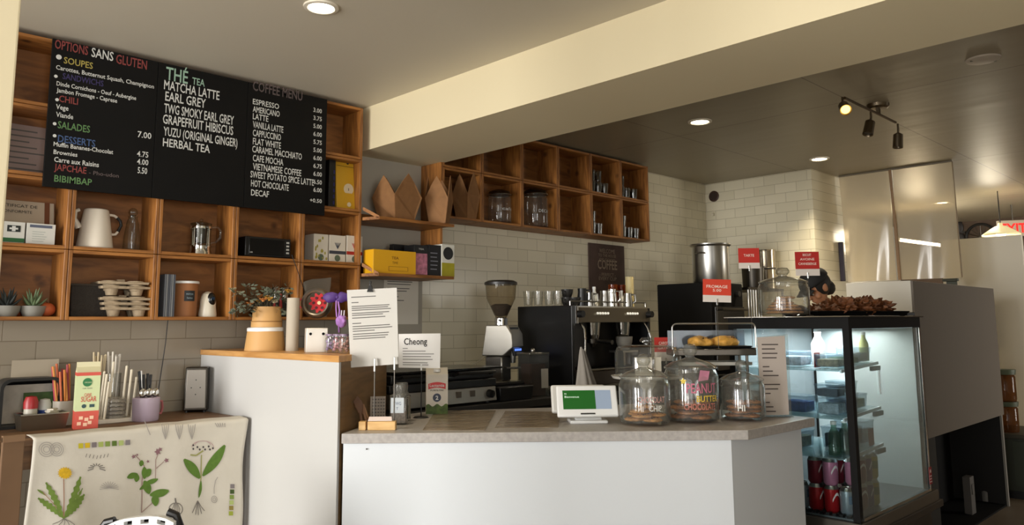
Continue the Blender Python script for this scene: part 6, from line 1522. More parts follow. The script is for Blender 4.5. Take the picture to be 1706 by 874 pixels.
b = B(); b.mm((0.0355,-0.0092,0.03),(0.1,-0.0085,0.11)); b.v = [tilt(*v) for v in b.v]; b.obj('screen_grey', mat('screen_grey', (128,140,156), 0.2, emit=(128,142,160), estr=0.5), t, smooth=0)
b = B(); b.text('Hi', (-0.092,-0.0098,0.092), UX, UZ, width=0.008, height=0.007); b.text('Bienvenue', (-0.092,-0.0098,0.078), UX, UZ, width=0.06, height=0.009); b.v = [tilt(*v) for v in b.v]; b.obj('screen_text', mat('screen_text', (200,220,200), 0.5, emit=(200,220,200), estr=0.6), t, smooth=0)
b = B(); b.mm((-0.03,-0.0092,0.008),(0.03,-0.0082,0.014)); b.v = [tilt(*v) for v in b.v]; b.obj('card_slot', ink, t, smooth=0)
b = B(); b.mm((-0.13,0.035,0.03),(0.1,0.06,0.15)); b.v = [tilt(*v)+Vector((-0.01,0.02,0.0)) for v in b.v]; b.obj('rear_tablet', mat('tablet_white', (206,204,198), 0.35), t, bevel=0.008)
# grey cloth folded to a point
cx_ = at(977, 640, y=2.36); t = thing('folded_cloth', 'grey cloth folded into a tall point behind the till screen', 'cloth', (cx_.x, 2.36, ZK), FC)
hz = at(972, 578, y=2.36).z-ZK
def cl(dx, sh, ph, wd):
    def f(u, v):
        a_ = 2*PI*u; w_ = wd*(1-v)**0.7*(0.6+0.4*(1-v))+0.004; k_ = 1+0.22*math.cos(5*a_+ph)*(1-v*0.5)
        return Vector((dx*(1-v)+sh*v+w_*math.cos(a_)*k_, w_*0.6*math.sin(a_)*k_, 0.001+hz*v))
    return f
cg = mat('cloth_grey', (136,130,122), 0.9, bump=0.1, bscale=80)
b = B(); b.grid(cl(-0.006,-0.022,0.5,0.058), 36, 18); b.obj('front_fold', cg, t, smooth=60)
b = B(); b.grid(cl(0.022,-0.008,2.0,0.062), 36, 18); b.v = [Vector((v.x, v.y+0.03, v.z*0.96)) for v in b.v]; b.obj('rear_fold', mat('cloth_grey_dark', (112,107,100), 0.9), t, smooth=60)
# cake stand with a glass dome
t = thing('cake_stand', 'white pedestal cake stand under a wide glass dome behind the jars', 'cake stand', (3.0, 2.16, ZK), FC)
S = dep((3.0,2.16,1.1))/F; r_ = 57*S; zp = at(1080, 628, x=3.0).z-ZK; zp = 1.36-(628-540)*S-ZK; zd = 1.36-(577-540)*S-ZK; zk = 1.36-(564-540)*S-ZK
b = B(); b.lathe([(0,0),(0.075,0),(0.07,0.012),(0.03,0.03),(0.022,zp*0.6),(0.05,zp-0.014),(r_*1.0,zp-0.008),(r_*1.05,zp+0.004),(r_*0.98,zp+0.004),(r_*0.95,zp),(0,zp)], n=48); b.obj('stand', white_ceramic, t)
b = B(); b.lathe([(r_*0.92,zp+0.002),(r_*0.93,zp+0.01),(r_*0.93,zd-0.035),(r_*0.86,zd-0.008),(r_*0.7,zd),(0,zd+0.002)], n=52); b.obj('dome', clear_jar, t)
b = B(); b.lathe([(0,zd+0.002),(0.012,zd+0.002),(0.012,zd+0.008),(0.03,zd+0.018),(0.03,zk-0.012),(0.018,zk),(0,zk)], n=20); b.obj('dome_knob', clear_jar, t)
# two folded white menus inside the dome
b = B()
tq = thing('pastry_box', 'folded white card box standing under the glass dome', 'box', (2.98, 2.15, ZK+zp+0.002), FC)
b.ext([(-0.045,0,0),(0.03,0,0),(0.03,0,0.085),(-0.045,0,0.085)], (0,0.05,0)); b.obj('box', mat('box_offwhite', (222,214,198), 0.7), tq, bevel=0.002)
b = B(); b.mm((0.045,0.02,0),(0.075,0.05,0.085)); b.obj('flap', mat('box_offwhite', (222,214,198), 0.7), tq, smooth=0)
# red price cards on wire stands
def price_card(name, label, px0, py0, px1, py1, d, zbase, redfrac, rows, tilt_=0.0, col=(186,38,24)):
    a = at(px0, py1, d=d); c = at(px1, py1, d=d); cen = (a+c)/2; w2 = (c-a).length/2; h_ = (py1-py0)*d/F
    t = thing(name, label, 'price card', (cen.x, cen.y, zbase), FC)
    zb_ = cen.z-zbase; Rt = Matrix.Rotation(tilt_, 4, 'Y')
    def pl(b): b.v = [Rt @ Vector(v)+Vector((0,0,zb_)) for v in b.v]; return b
    b = B(); b.mm((-w2,-0.001,0),(w2,0.001,h_*(1-redfrac))); pl(b).obj('white_strip', mat('card_strip', (216,206,196), 0.6), t, smooth=0)
    b = B(); b.mm((-w2,-0.001,h_*(1-redfrac)),(w2,0.001,h_)); pl(b).obj('red_field', mat('card_red_%d' % col[0], col, 0.6), t, smooth=0)
    for body, v_, w_, hh in rows:
        b = B(); b.text(body, (0,-0.0018,h_*v_), UX, UZ, width=2*w2*w_, height=h_*hh, align='C', bold=0.01); pl(b).obj('lettering', mat('card_text', (236,214,200), 0.7), t, smooth=0)
    b = B(); b.tube([(0,0.003,0.003),(0,0.003,zb_+0.012)], 0.0012, 6); b.obj('wire', steel_dark, t)
    b = B(); b.tube([(0.002,-0.003,zb_-0.012),(0.003,-0.004,zb_+0.014),(-0.003,-0.004,zb_+0.014),(-0.002,-0.003,zb_-0.012)], 0.0016, 6); b.obj('clip', chrome, t)
    b = B(); b.lathe([(0,0.005),(0.014,0.004),(0.018,0),(0,0)], n=20); b.obj('foot', steel_dark, t)
    return t
# tray of pastries on a wire stand in front of the display fridge
tc_ = (at(1185, 583, z=1.245)+at(1300, 578, z=1.245))/2
tx, ty = 3.26, 1.98; S = dep((tx,ty,1.25))/F
zT = 1.36-(582-539)*S
t = thing('tray_stand', 'steel serving stand with a rounded wire rail holding the pastry tray', 'stand', (tx, ty, ZK), FC)
w2 = 68*S
b = B(); b.mm((-w2,-0.085,zT-ZK-0.03),(w2,0.085,zT-ZK)); b.obj('deck', mat('deck_steel', (104,98,90), 0.35, metal=0.7), t, smooth=0, bevel=0.004)
b = B(); b.mm((-w2*0.85,-0.075,zT-ZK-0.075),(w2*0.9,0.08,zT-ZK-0.06)); b.obj('lower_deck', mat('deck_pale', (150,146,136), 0.3, metal=0.6), t, smooth=0)
zr_ = 1.36-(541-539)*S-ZK
b = B(); P = [(-w2,-0.08,zT-ZK)]+[(-w2+0.02-0.02*math.cos(PI/2*k/5),-0.08,zr_-0.02+0.02*math.sin(PI/2*k/5)) for k in range(6)]+[(w2-0.02+0.02*math.sin(PI/2*k/5),-0.08,zr_-0.02+0.02*math.cos(PI/2*k/5)) for k in range(6)]+[(w2,-0.08,zT-ZK)]
b.tube(P, 0.004, 8); b.obj('wire_rail', steel, t)
for x_ in (-w2*0.8, w2*0.8):
    for y_ in (-0.06, 0.06):
        b = B(); b.tube([(x_,y_,0),(x_,y_,zT-ZK-0.03)], 0.007, 8); b.obj('leg', steel_dark, t)
b = B(); b.mm((-w2*0.96,0.07,zT-ZK+0.0),(w2*0.96,0.074,zT-ZK+0.085)); b.obj('rear_screen', glass('screen_plastic', tint=(206,214,222), gl=1.0, rough=0.12, body=0.15, bodycol=(170,180,190)), t, smooth=0)
tt = thing('baking_tray', 'black tray carrying two golden pastries on the serving stand', 'tray', (tx, ty, zT+0.001), FC)
b = B(); b.ext([(-0.02,-0.06,0.0),(w2*0.9,-0.06,0.0),(w2*0.94,-0.07,0.012),(-0.06,-0.07,0.012)], (0,0.13,0)); b.obj('tray', black_plastic, tt, bevel=0.002)
past = mat('golden_pastry', (212,158,70), 0.6, vary=0.4, vscale=36, bump=0.5, bscale=50)
for k, (px, w_, lab) in enumerate(((1223, 0.062, 'left golden pastry with dark specks on the black tray'), (1262, 0.066, 'right golden pastry with dark specks on the black tray'))):
    off = (px-1236)*S; q = Vector((tx, ty, 0))+Vector((math.cos(FC), math.sin(FC), 0))*off
    t2 = thing('pastry', lab, 'pastry', (q.x, q.y, zT+0.0135), FC+0.3*k, 'golden pastries')
    b = B(); b.blob((0,0,0.016), (w_,0.05,0.03), 0.35, 32, nu=32, nv=20, seed=k*3.1); b.v = [Vector((v.x, v.y, max(0.0, v.z))) for v in b.v]; b.obj('bun', past, t2, smooth=70)
    b = B(); rr_ = random.Random(k)
    for q_ in range(12): b.blob((rr_.uniform(-0.04,0.04),rr_.uniform(-0.04,0.01),0.033+rr_.uniform(0,0.008)), 0.004, nu=6, nv=4)
    b.obj('specks', chip, t2)['kind'] = 'stuff'
price_card('price_card', 'tilted orange-red price card in front of the black oven', 1171, 465, 1218, 503, 3.5, zT+0.001, 0.7, [('FROMAGE', 0.62, 0.75, 0.13), ('5.00', 0.46, 0.3, 0.12)], R(2), (206,58,30))
price_card('price_card', 'red price card between the stock pot and the steel canister', 1231, 413, 1266, 447, 3.62, zT+0.001, 0.72, [('TARTE', 0.58, 0.5, 0.13)])
t_ = price_card('price_card', 'red price card behind the glass cake dome', 1091, 562, 1128, 601, 3.72, ZK, 0.62, [('CAROTTE', 0.7, 0.6, 0.12), ('GATEAU', 0.5, 0.7, 0.1)])
# long menu card in a clear stand at the counter end
P0 = at(1302, 698, z=ZK); t = thing('menu_card', 'narrow printed menu in a clear stand at the counter right end', 'menu', (3.235, 1.655, ZK), FC)
S = dep(t.location)/F; hz = 131*S; w2 = 23*S
b = B(); b.ext([(-w2-0.004,0,0.004),(w2+0.012,0,0.004),(w2+0.012,0.0,hz+0.014),(-w2-0.004,0.0,hz+0.0)], (0,0.006,0)); b.mm((-w2,-0.03,0),(w2+0.01,0.04,0.004)); b.obj('stand', glass('acrylic', tint=(236,238,236), gl=0.8, body=0.04), t, smooth=0)
b = B(); b.ext([(-w2,-0.002,0.006),(w2,-0.002,0.008),(w2-0.002,-0.002,hz+0.006),(-w2-0.004,-0.002,hz)], (0,0.0015,0)); b.obj('sheet', mat('menu_paper', (182,170,160), 0.7), t, smooth=0)
v_ = 0.9; b = B()
for k, w_ in enumerate((0.75,0.6,0.7,0.65,0,0.3,0.45,0.7,0,0.75,0.65,0.3,0,0.25,0.4,0.5,0)):
    if w_: b.mm((-w2*0.75,-0.003,hz*v_),(-w2*0.75+2*w2*0.8*w_,-0.002,hz*v_+0.005))
    else: b.obj('paragraph', mat('menu_ink', (70,60,58), 0.7), t, smooth=0); b = B()
    v_ -= 0.056
# ------------------------------------------------------------------ refrigerated display case
FX0, FX1, FY0, FY1 = 3.52, 4.45, 1.43, 2.03
FZ0, FZ1 = 0.49, 1.386
t = thing('display_fridge', 'lit glass display fridge with black frame at the end of the counter', 'fridge', (FX0, FY0, 0))
W_, Dp = FX1-FX0, FY1-FY0
fr_blk = mat('fridge_black', (14,13,12), 0.5, spec=0.15); inner = mat('fridge_inner', (196,206,208), 0.4)
b = B(); b.mm((0.0,0.01,0.1),(W_,Dp,FZ0-0.06)); b.obj('base_cabinet', steel_dark, t, smooth=0, bevel=0.004)
b = B(); b.mm((0.05,0.03,0),(W_-0.05,Dp-0.03,0.1)); b.obj('plinth', black_plastic, t, smooth=0)
b = B(); b.mm((-0.012,-0.012,FZ0-0.06),(W_+0.06,Dp,FZ0-0.002)); b.obj('sill', mat('sill_steel', (120,114,104), 0.3, metal=0.8), t, smooth=0, bevel=0.003)
b = B(); b.mm((0.03,-0.02,FZ0-0.09),(W_+0.1,0.0,FZ0-0.055)); b.obj('bumper', mat('bumper_dark', (70,66,60), 0.3, metal=0.6), t, smooth=0, bevel=0.004)
b = B(); b.mm((0.0,0.0,FZ1-0.058),(W_,Dp,FZ1-0.006)); b.obj('top_housing', fr_blk, t, smooth=0)
b = B(); b.mm((-0.02,-0.015,FZ1-0.006),(W_+0.015,Dp+0.01,FZ1)); b.obj('top_sheet', mat('top_sheet', (52,50,48), 0.25, metal=0.3), t, smooth=0, bevel=0.002)
b = B(); b.mm((-0.021,-0.0155,FZ1-0.0045),(-0.0195,Dp+0.01,FZ1-0.0005)); b.obj('edge_strip', chrome, t, smooth=0)
for x_, y_, w_ in ((0.0,0.0,0.034),(W_-0.03,0.0,0.03),(0.0,Dp-0.03,0.03),(W_-0.03,Dp-0.03,0.03)):
    b = B(); b.mm((x_,y_,FZ0),(x_+w_,y_+0.03,FZ1-0.058)); b.obj('post', fr_blk, t, smooth=0)
b = B(); b.mm((W_-0.034,-0.004,FZ0+0.0),(W_-0.018,-0.0005,FZ1-0.06)); b.obj('door_trim', chrome, t, smooth=0)
b = B(); b.mm((0.036,-0.004,FZ0+0.002),(W_-0.034,-0.0005,FZ0+0.014)); b.obj('door_trim', chrome, t, smooth=0)
b = B(); b.mm((0.036,0.004,FZ0+0.002),(W_-0.032,0.008,FZ1-0.06)); b.obj('front_glass', glass('fridge_glass', tint=(238,241,238), gl=1.0, rough=0.06, body=0.17, bodycol=(196,202,196)), t, smooth=0)
b = B(); b.mm((0.004,0.034,FZ0+0.002),(0.008,Dp-0.032,FZ1-0.06)); b.obj('side_glass', glass('fridge_side_glass', tint=(240,246,246), gl=0.9), t, smooth=0)
b = B(); b.mm((0.01,Dp-0.02,FZ0),(W_-0.01,Dp-0.012,FZ1-0.058)); b.obj('rear_panel', mat('fridge_rear', (112,120,124), 0.4), t, smooth=0)
b = B(); b.mm((W_-0.018,0.03,FZ0),(W_-0.01,Dp-0.02,FZ1-0.058)); b.obj('end_panel', inner, t, smooth=0)
b = B(); b.mm((0.01,0.01,FZ0),(W_-0.01,Dp-0.02,FZ0+0.008)); b.obj('floor_tray', mat('floor_tray', (104,108,112), 0.35, metal=0.4), t, smooth=0)
b = B()
for k in range(16): b.mm((0.01,0.05+k*0.03,FZ0+0.0085),(0.04,0.065+k*0.03,FZ0+0.02))
b.obj('vent_grille', black_plastic, t, smooth=0)
l = bpy.data.lights.new('fridge_light', 'AREA'); l.shape = 'RECTANGLE'; l.size = W_-0.1; l.size_y = 0.3; l.energy = 14.0; l.color = (0.97,0.98,0.98)
o = bpy.data.objects.new('fridge_light', l); C.objects.link(o); o.parent = t; o.location = (W_/2, 0.3, FZ1-0.075)
shelf_glass = glass('shelf_sheet', tint=(224,240,242), gl=0.8, body=0.25, bodycol=(196,208,212))
shz = [0.745, 0.92, 1.135]
for z_ in shz:
    b = B(); b.ext([(0.02,0.06,z_),(0.46,0.06,z_+0.022),(0.46,0.06,z_+0.028),(0.02,0.06,z_+0.006)], (0,Dp-0.09,0)); s_ = b.obj('shelf', shelf_glass, t, smooth=0)
    b = B(); b.ext([(0.02,0.052,z_-0.006),(0.46,0.052,z_+0.016),(0.46,0.052,z_+0.03),(0.02,0.052,z_+0.008)], (0,0.008,0)); b.obj('price_rail', mat('rail_white', (224,232,236), 0.4), s_, smooth=0)
    b = B(); b.mm((0.36,0.045,z_-0.012),(0.465,0.058,z_+0.01)); b.obj('bracket', mat('bracket_grey', (112,116,118), 0.4), s_, smooth=0)
    b = B(); b.ext([(0.03,0.064,z_-0.004),(0.455,0.064,z_+0.017),(0.455,0.064,z_+0.0195),(0.03,0.064,z_-0.001)], (0,0.006,0)); b.obj('shelf_light', mat('shelf_led', (235,248,255), 0.4, emit=(214,236,255), estr=2.2), s_, smooth=0)
b = B(); b.mm((W_*0.34,-0.004,1.02),(W_*0.345,0.002,1.13)); b.obj('door_handle', mat('handle_pale', (190,198,196), 0.3), t, smooth=0)
b = B(); b.mm((W_-0.042,-0.006,FZ0+0.035),(W_-0.004,-0.0042,FZ0+0.12)); st_ = b.obj('sticker', mat('sticker_red', (150,30,34), 0.6), t, smooth=0)
b = B()
for k in range(3): b.mm((W_-0.038,-0.0068,FZ0+0.045+0.014*k),(W_-0.010,-0.006,FZ0+0.05+0.014*k))
b.cyl((W_-0.023,-0.006,FZ0+0.1),(W_-0.023,-0.0068,FZ0+0.1),0.009,n=14); b.obj('sticker_marks', mat('sticker_pale', (226,200,196), 0.6), st_, smooth=0)
# cans on the fridge floor
def can_mesh():
    r_ = 0.033; b = B(); b.lathe([(0,0.004),(r_*0.72,0.0),(r_*0.8,0.002),(r_,0.012),(r_,0.104)], n=26)
    return b
canm = {'red': mat('can_red', (170,24,30), 0.3, metal=0.3), 'silver': mat('can_silver', (170,180,190), 0.3, metal=0.6), 'purple': mat('can_purple', (104,58,110), 0.3, metal=0.3), 'maroon': mat('can_maroon', (120,20,40), 0.3, metal=0.3), 'yellow': mat('can_yellow', (186,166,60), 0.3, metal=0.3), 'pink': mat('can_pink', (190,120,150), 0.3, metal=0.3)}
swirl = mat('can_swirl', (226,214,212), 0.4)
proto = {}
def can(x, y, z, c, label):
    if c not in proto:
        tt = thing('drink_can', label, 'can', (x, y, z), 0, 'drink cans in the fridge'); r_ = 0.033
        can_mesh().obj('body', canm[c], tt)
        b = B(); b.lathe([(r_,0.104),(r_*0.82,0.116),(r_*0.8,0.119),(r_*0.74,0.119),(r_*0.7,0.114),(0,0.114)], n=26); l_ = b.obj('lid', steel, tt)
        b = B(); b.box((0,-0.006,0.1152),(0.014,0.02,0.002)); b.obj('tab', chrome, l_)
        if c in ('red', 'maroon', 'purple', 'pink'):
            b = B(); n_ = 14
            def cf(u, w): a_ = -2.4+2.2*u; zc = 0.055+0.03*math.sin(3.2*u*PI/2)-0.006; return Vector(((r_+0.0006)*math.cos(a_), (r_+0.0006)*math.sin(a_), zc+w))
            b.grid(lambda u, v: cf(u, 0.012*v), 14, 1); b.obj('wave', swirl, tt, smooth=0)
        else:
            b = B(); b.grid(lambda u, v: Vector(((r_+0.0006)*math.cos(-2.3+1.6*u), (r_+0.0006)*math.sin(-2.3+1.6*u), 0.05+0.035*v)), 10, 1); b.obj('print', mat('can_print_'+c, (90,110,130) if c == 'silver' else (110,120,50), 0.4), tt, smooth=0)
        proto[c] = tt
    else:
        tt = copy_tree(proto[c]); tt.location = (x, y, z); tt['label'] = label
    tt.rotation_euler = (0, 0, 0.35*math.sin(x*40+y*70))
    return tt
cols = [['silver','red','red'],['red','maroon','red'],['maroon','purple','red'],['purple','maroon','purple'],['yellow','pink','yellow']]
colw = ['left', 'second', 'third', 'fourth', 'right']
ordl = ['front', 'middle', 'rear']
zf = FZ0+0.0085
for i in range(5):
    for j in range(3):
        x_, y_ = FX0+0.085+0.07*i, FY0+0.085+0.072*j
        can(x_, y_, zf, cols[i][j], '%s can in the bottom layer, %s row, %s column of the fridge stack' % (cols[i][j], ordl[j], colw[i]))
        if i >= 1 or j >= 1:
            c2 = ('purple','pink','maroon','purple','yellow')[(i+j) % 5]
            can(x_, y_, zf+0.12, c2, '%s can in the upper layer, %s row, %s column of the fridge stack' % (c2, ordl[j], colw[i]))
for k in range(3):
    x_, y_ = FX0+0.085, FY0+0.30+0.07*k; can(x_, y_, zf, 'silver', ['silver can behind the fridge stack, nearest','silver can behind the fridge stack, second','silver can behind the fridge stack, farthest'][k])
# bag of ice-white film on top of the cans
bl = FX0+0.25, FY0+0.17
b = B(); b.blob((0,0,0.03), (0.09,0.06,0.032), 0.5, 34, nu=26, nv=14); b.v = [Vector((v.x, v.y, max(0.002, v.z))) for v in b.v]; o = b.obj('plastic_wrap', glass('wrap_film', tint=(235,240,242), gl=1.0, rough=0.1, body=0.3, bodycol=(220,226,230))); o.location = (bl[0], bl[1], zf+0.24); tag(o, 'crumpled clear film lying on top of the drink cans', 'wrap')
# jam jar at the fridge right
t = thing('jam_jar', 'orange jar with a pale lid right of the drink cans', 'jar', (FX0+0.53, FY0+0.2, zf))
b = B(); b.lathe([(0,0),(0.04,0),(0.042,0.01),(0.042,0.07),(0.036,0.08),(0,0.08)], n=26); b.obj('jar', mat('jam_orange', (178,120,72), 0.3), t)
b = B(); b.lathe([(0,0.08),(0.041,0.08),(0.041,0.098),(0,0.098)], n=26); b.obj('lid', mat('jam_lid', (200,190,170), 0.4), t)
# plastic tubs, boxes on the shelves
def shz_at(k, x): return shz[k]+0.006+0.022*(x-0.02)/0.44+0.004
clear_box = glass('clear_box', tint=(228,236,240), gl=0.9, body=0.12, bodycol=(170,190,214))
def tub(k, x, y, w_, d_, h_, fill, label, z_off=0.0, cat='food box', group=None):
    t2 = thing('food_box', label, cat, (FX0+x, FY0+y, shz_at(k, x+w_/2)+z_off), 0, group)
    b = B(); b.add([(-w_*0.46,-d_*0.46,0.001),(w_*0.46,-d_*0.46,0.001),(w_*0.46,d_*0.46,0.001),(-w_*0.46,d_*0.46,0.001),(-w_/2,-d_/2,h_),(w_/2,-d_/2,h_),(w_/2,d_/2,h_),(-w_/2,d_/2,h_)], [(3,2,1,0),(0,1,5,4),(1,2,6,5),(2,3,7,6),(3,0,4,7)]); b.obj('tub', clear_box, t2, smooth=0)
    b = B(); b.mm((-w_*0.43,-d_*0.43,0.003),(w_*0.43,d_*0.43,h_*0.72)); b.obj('filling', fill, t2, bevel=0.004)
    b = B(); b.mm((-w_*0.52,-d_*0.52,h_),(w_*0.52,d_*0.52,h_+0.008)); b.obj('lid', clear_box, t2, bevel=0.002)
mf = lambda n_, c: mat('filling_'+n_, c, 0.6, vary=0.4, vscale=60)
blue, dark_f, sal, beige, wht = mf('blue', (70,96,170)), mf('dark', (60,56,60)), mf('salad', (120,132,60)), mf('beige', (178,150,110)), mf('white', (196,200,204))
tub(1, 0.10, 0.14, 0.10, 0.11, 0.07, wht, 'clear box of pale food on the middle fridge shelf, left')
tub(1, 0.22, 0.14, 0.11, 0.11, 0.075, blue, 'clear box with bright blue contents on the middle fridge shelf')
tub(1, 0.34, 0.15, 0.10, 0.12, 0.06, sal, 'clear box of green salad on the middle fridge shelf, right')
tub(1, 0.10, 0.30, 0.12, 0.13, 0.07, blue, 'clear box of blue packets further back on the middle fridge shelf')
tub(1, 0.10, 0.14, 0.10, 0.11, 0.05, dark_f, 'dark lunch box stacked on the left of the middle fridge shelf', 0.08)
tub(1, 0.22, 0.14, 0.10, 0.11, 0.045, dark_f, 'dark lunch box stacked over the bright blue box', 0.086)
tub(1, 0.12, 0.46, 0.13, 0.12, 0.08, wht, 'clear box of pale food at the back of the middle fridge shelf')
tub(0, 0.24, 0.16, 0.13, 0.14, 0.09, dark_f, 'large clear box of dark food on the lowest fridge shelf')
tub(0, 0.39, 0.16, 0.12, 0.14, 0.10, wht, 'large pale box on the lowest fridge shelf, right')
tub(0, 0.16, 0.36, 0.14, 0.14, 0.07, beige, 'clear box of beige food at the back of the lowest fridge shelf')
tub(2, 0.10, 0.13, 0.11, 0.11, 0.05, beige, 'clear box of sandwiches on the top fridge shelf, left')
tub(2, 0.24, 0.13, 0.13, 0.11, 0.045, sal, 'clear box of green wraps on the top fridge shelf, middle')
tub(2, 0.38, 0.14, 0.12, 0.12, 0.06, beige, 'clear box of rolls on the top fridge shelf, right')
tub(2, 0.12, 0.32, 0.13, 0.14, 0.06, wht, 'clear box of white rolls at the back of the top fridge shelf')
def fbottle(k, x, y, r_, h_, m_, capm, label):
    t2 = thing('bottle', label, 'bottle', (FX0+x, FY0+y, shz_at(k, x+r_)), 0)
    b = B(); b.lathe([(0,0),(r_,0),(r_,h_*0.6),(r_*0.45,h_*0.8),(r_*0.42,h_*0.9),(0,h_*0.9)], n=22); b.obj('body', m_, t2)
    b = B(); b.lathe([(0,h_*0.9),(r_*0.52,h_*0.9),(r_*0.52,h_),(0,h_)], n=18); b.obj('cap', capm, t2)
fbottle(0, 0.06, 0.12, 0.026, 0.15, glass('bottle_green', tint=(176,206,190), gl=0.9, body=0.1, bodycol=(120,150,130)), white_plastic, 'pale green glass bottle at the left of the lowest fridge shelf')
fbottle(0, 0.13, 0.1, 0.026, 0.15, glass('bottle_green', tint=(176,206,190), gl=0.9, body=0.1, bodycol=(120,150,130)), white_plastic, 'second pale green bottle on the lowest fridge shelf')
fbottle(2, 0.17, 0.22, 0.032, 0.17, white_plastic, white_plastic, 'white plastic bottle on the top fridge shelf')
fbottle(2, 0.44, 0.11, 0.022, 0.14, mat('bottle_lime', (186,190,120), 0.4), white_plastic, 'lime green bottle at the right of the top fridge shelf')
# red tags inside
for px, py, k, lab in ((1360, 577, 2, 'small red tag standing on the top fridge shelf'), (1450, 706, 0, 'small brown-red tag on the lowest fridge shelf, right')):
    x_ = 0.2 if k == 2 else 0.31
    p = at(px, py, y=FY0+(0.19 if k == 2 else 0.07)); S = dep(p)/F
    b = B(); b.mm((-11*S,-0.001,0),(11*S,0.001,28*S if k == 0 else 24*S)); o = b.obj('price_tag', mat('tag_red_%d' % k, ((120,60,54),0,(150,40,36))[k], 0.6), smooth=0); o.location = (p.x, p.y, shz_at(k, p.x-FX0)); tag(o, lab, 'price tag')

# ------------------------------------------------------------------ on top of the display fridge
zt_ = FZ1+0.001
S = dep((3.66,1.80,1.4))/F
t = jar('cookie_jar', 'glass cookie jar on top of the display fridge', 3.665, 1.80, zt_, 41*S, 55*S, 82*S)
p_ = (3.665, 1.80)
cookies([(p_[0]+a*0.055*math.cos(b_), p_[1]+a*0.055*math.sin(b_), zt_+0.0145+zz_, 0) for a, b_, zz_ in ((1,0.3,0),(1,1.55,0),(1,2.8,0),(1,4.1,0),(1,5.3,0),(0.15,0,0.0),(0.8,1.0,0.0165),(0.8,3.1,0.0165),(0.8,5.0,0.0165),(0.9,2.0,0.0165),(0.9,4.1,0.0165),(0.8,0.4,0.031),(0.8,2.5,0.031),(0.8,4.4,0.031),(0.5,1.4,0.045),(0.5,4.0,0.045),(0.15,2,0.059),(0.3,5.2,0.072))], 0.038, ck, 'crumbly cookie inside the jar on the display fridge', 'cookies in the fridge-top jar')
jar_text(t, 41*S, [('S', 0.06, 0.02, 0.03, (226,222,212), 0.55)])
price_card('price_card', 'red price card beside the bowed person', 1326, 419, 1366, 459, 3.72, zt_, 0.72, [('BISCUIT', 0.82, 0.35, 0.1), ('AVOINE', 0.64, 0.6, 0.1), ('CANNEBERGE', 0.45, 0.75, 0.1)], 0.0, (176,34,26))
# black tray heaped with brown pastry
t = thing('baking_tray', 'long black tray on the display fridge heaped with brown pastry', 'tray', (4.14, 1.69, zt_), -R(17))
b = B(); b.add([(-0.33,-0.1,0.0),(0.33,-0.1,0.0),(0.33,0.1,0.0),(-0.33,0.1,0.0),(-0.35,-0.12,0.026),(0.35,-0.12,0.026),(0.35,0.12,0.026),(-0.35,0.12,0.026)], [(3,2,1,0),(0,1,5,4),(1,2,6,5),(2,3,7,6),(3,0,4,7)]); b.obj('pan', black_plastic, t, smooth=0, solid=0.003)
b = B(); b.mm((0.352,-0.1,0.002),(0.42,0.05,0.02)); b.obj('end_grip', black_plastic, t, bevel=0.003)
cr = mat('crumble_brown', (116,66,28), 0.6, vary=0.55, vscale=45, bump=0.9, bscale=60)
tr_ = Matrix.Rotation(-R(17), 4, 'Z')
for k in range(6):
    q = Vector((4.14,1.69,0))+tr_ @ Vector((-0.27+0.1*k, 0.0, 0)); hh = (0.024,0.03,0.045,0.05,0.05,0.044)[k]
    b = B(); b.blob((0,0,hh*0.6), (0.062,0.09,hh*1.2), 0.8, 62, nu=52, nv=34, seed=k*5.0); b.v = [Vector((v.x, v.y, max(0.0, v.z))) for v in b.v]
    o = b.obj('pastry', cr, smooth=60); o.location = (q.x, q.y, zt_+0.0045)
    tag(o, ['flat brown pastry at the left end of the long black tray','second brown pastry from the left in the long black tray','third brown pastry from the left in the long black tray','fourth brown pastry from the left in the long black tray','fifth brown pastry from the left in the long black tray','brown pastry at the right end of the long black tray'][k], 'pastry', 'pastries in the long black tray')
b = B(); b.ext([(-0.1,-0.02,0),(0.16,-0.03,0),(0.16,0.03,0),(-0.08,0.02,0)], (0,0,0.0015)); o = b.obj('paper_slip', paper, smooth=0); o.location = (4.02, 1.475, zt_); o.rotation_euler = (0,0,-R(3)); tag(o, 'white paper slip lying at the display fridge front edge', 'paper')

# ------------------------------------------------------------------ grey-fronted cabinet beyond the fridge
GX0, GY0, GY1 = 5.02, 1.65, 2.04
gp1 = at(1652, 480, y=GY0); GX1 = gp1.x; GZ1 = at(1518, 467, y=GY0).z; GZ0 = at(1600, 712, y=GY0).z
t = thing('hanging_cabinet', 'long grey raised cabinet with a white end, beyond the display fridge', 'cabinet', (GX0, GY0, 0))
b = B(); b.mm((0.0,0.0,GZ0),(GX1-GX0,GY1-GY0,GZ1)); b.obj('body', mat('cabinet_white', (232,226,212), 0.5), t, smooth=0, bevel=0.003)
b = B(); b.mm((0.002,-0.012,GZ0),(GX1-GX0-0.002,-0.0005,GZ1-0.003)); b.obj('front_panel', mat('cabinet_grey', (118,109,98), 0.5), t, smooth=0)
for x_ in (0.02, GX1-GX0-0.04):
    b = B(); b.mm((x_,0.01,0),(x_+0.025,GY1-GY0-0.01,GZ0-0.001)); b.obj('side_support', mat('support_dark', (24,22,21), 0.7), t, smooth=0)
b = B(); b.mm((GX1-GX0-0.04,-0.004,0),(GX1-GX0-0.015,0.0095,GZ0-0.001)); b.obj('pale_edge', mat('support_pale', (150,146,138), 0.6), t, smooth=0)
b = B(); b.mm((0.05,GY1-GY0-0.03,0),(GX1-GX0-0.05,GY1-GY0-0.01,GZ0-0.001)); b.obj('dark_void_back', black_matte, t, smooth=0)  # black board added for the darkness of the open underside
b = B(); b.mm((0.05,0.02,0.0),(0.30,GY1-GY0-0.05,GZ0-0.001)); b.obj('inner_post', mat('post_dark', (40,37,30), 0.7), t, smooth=0)
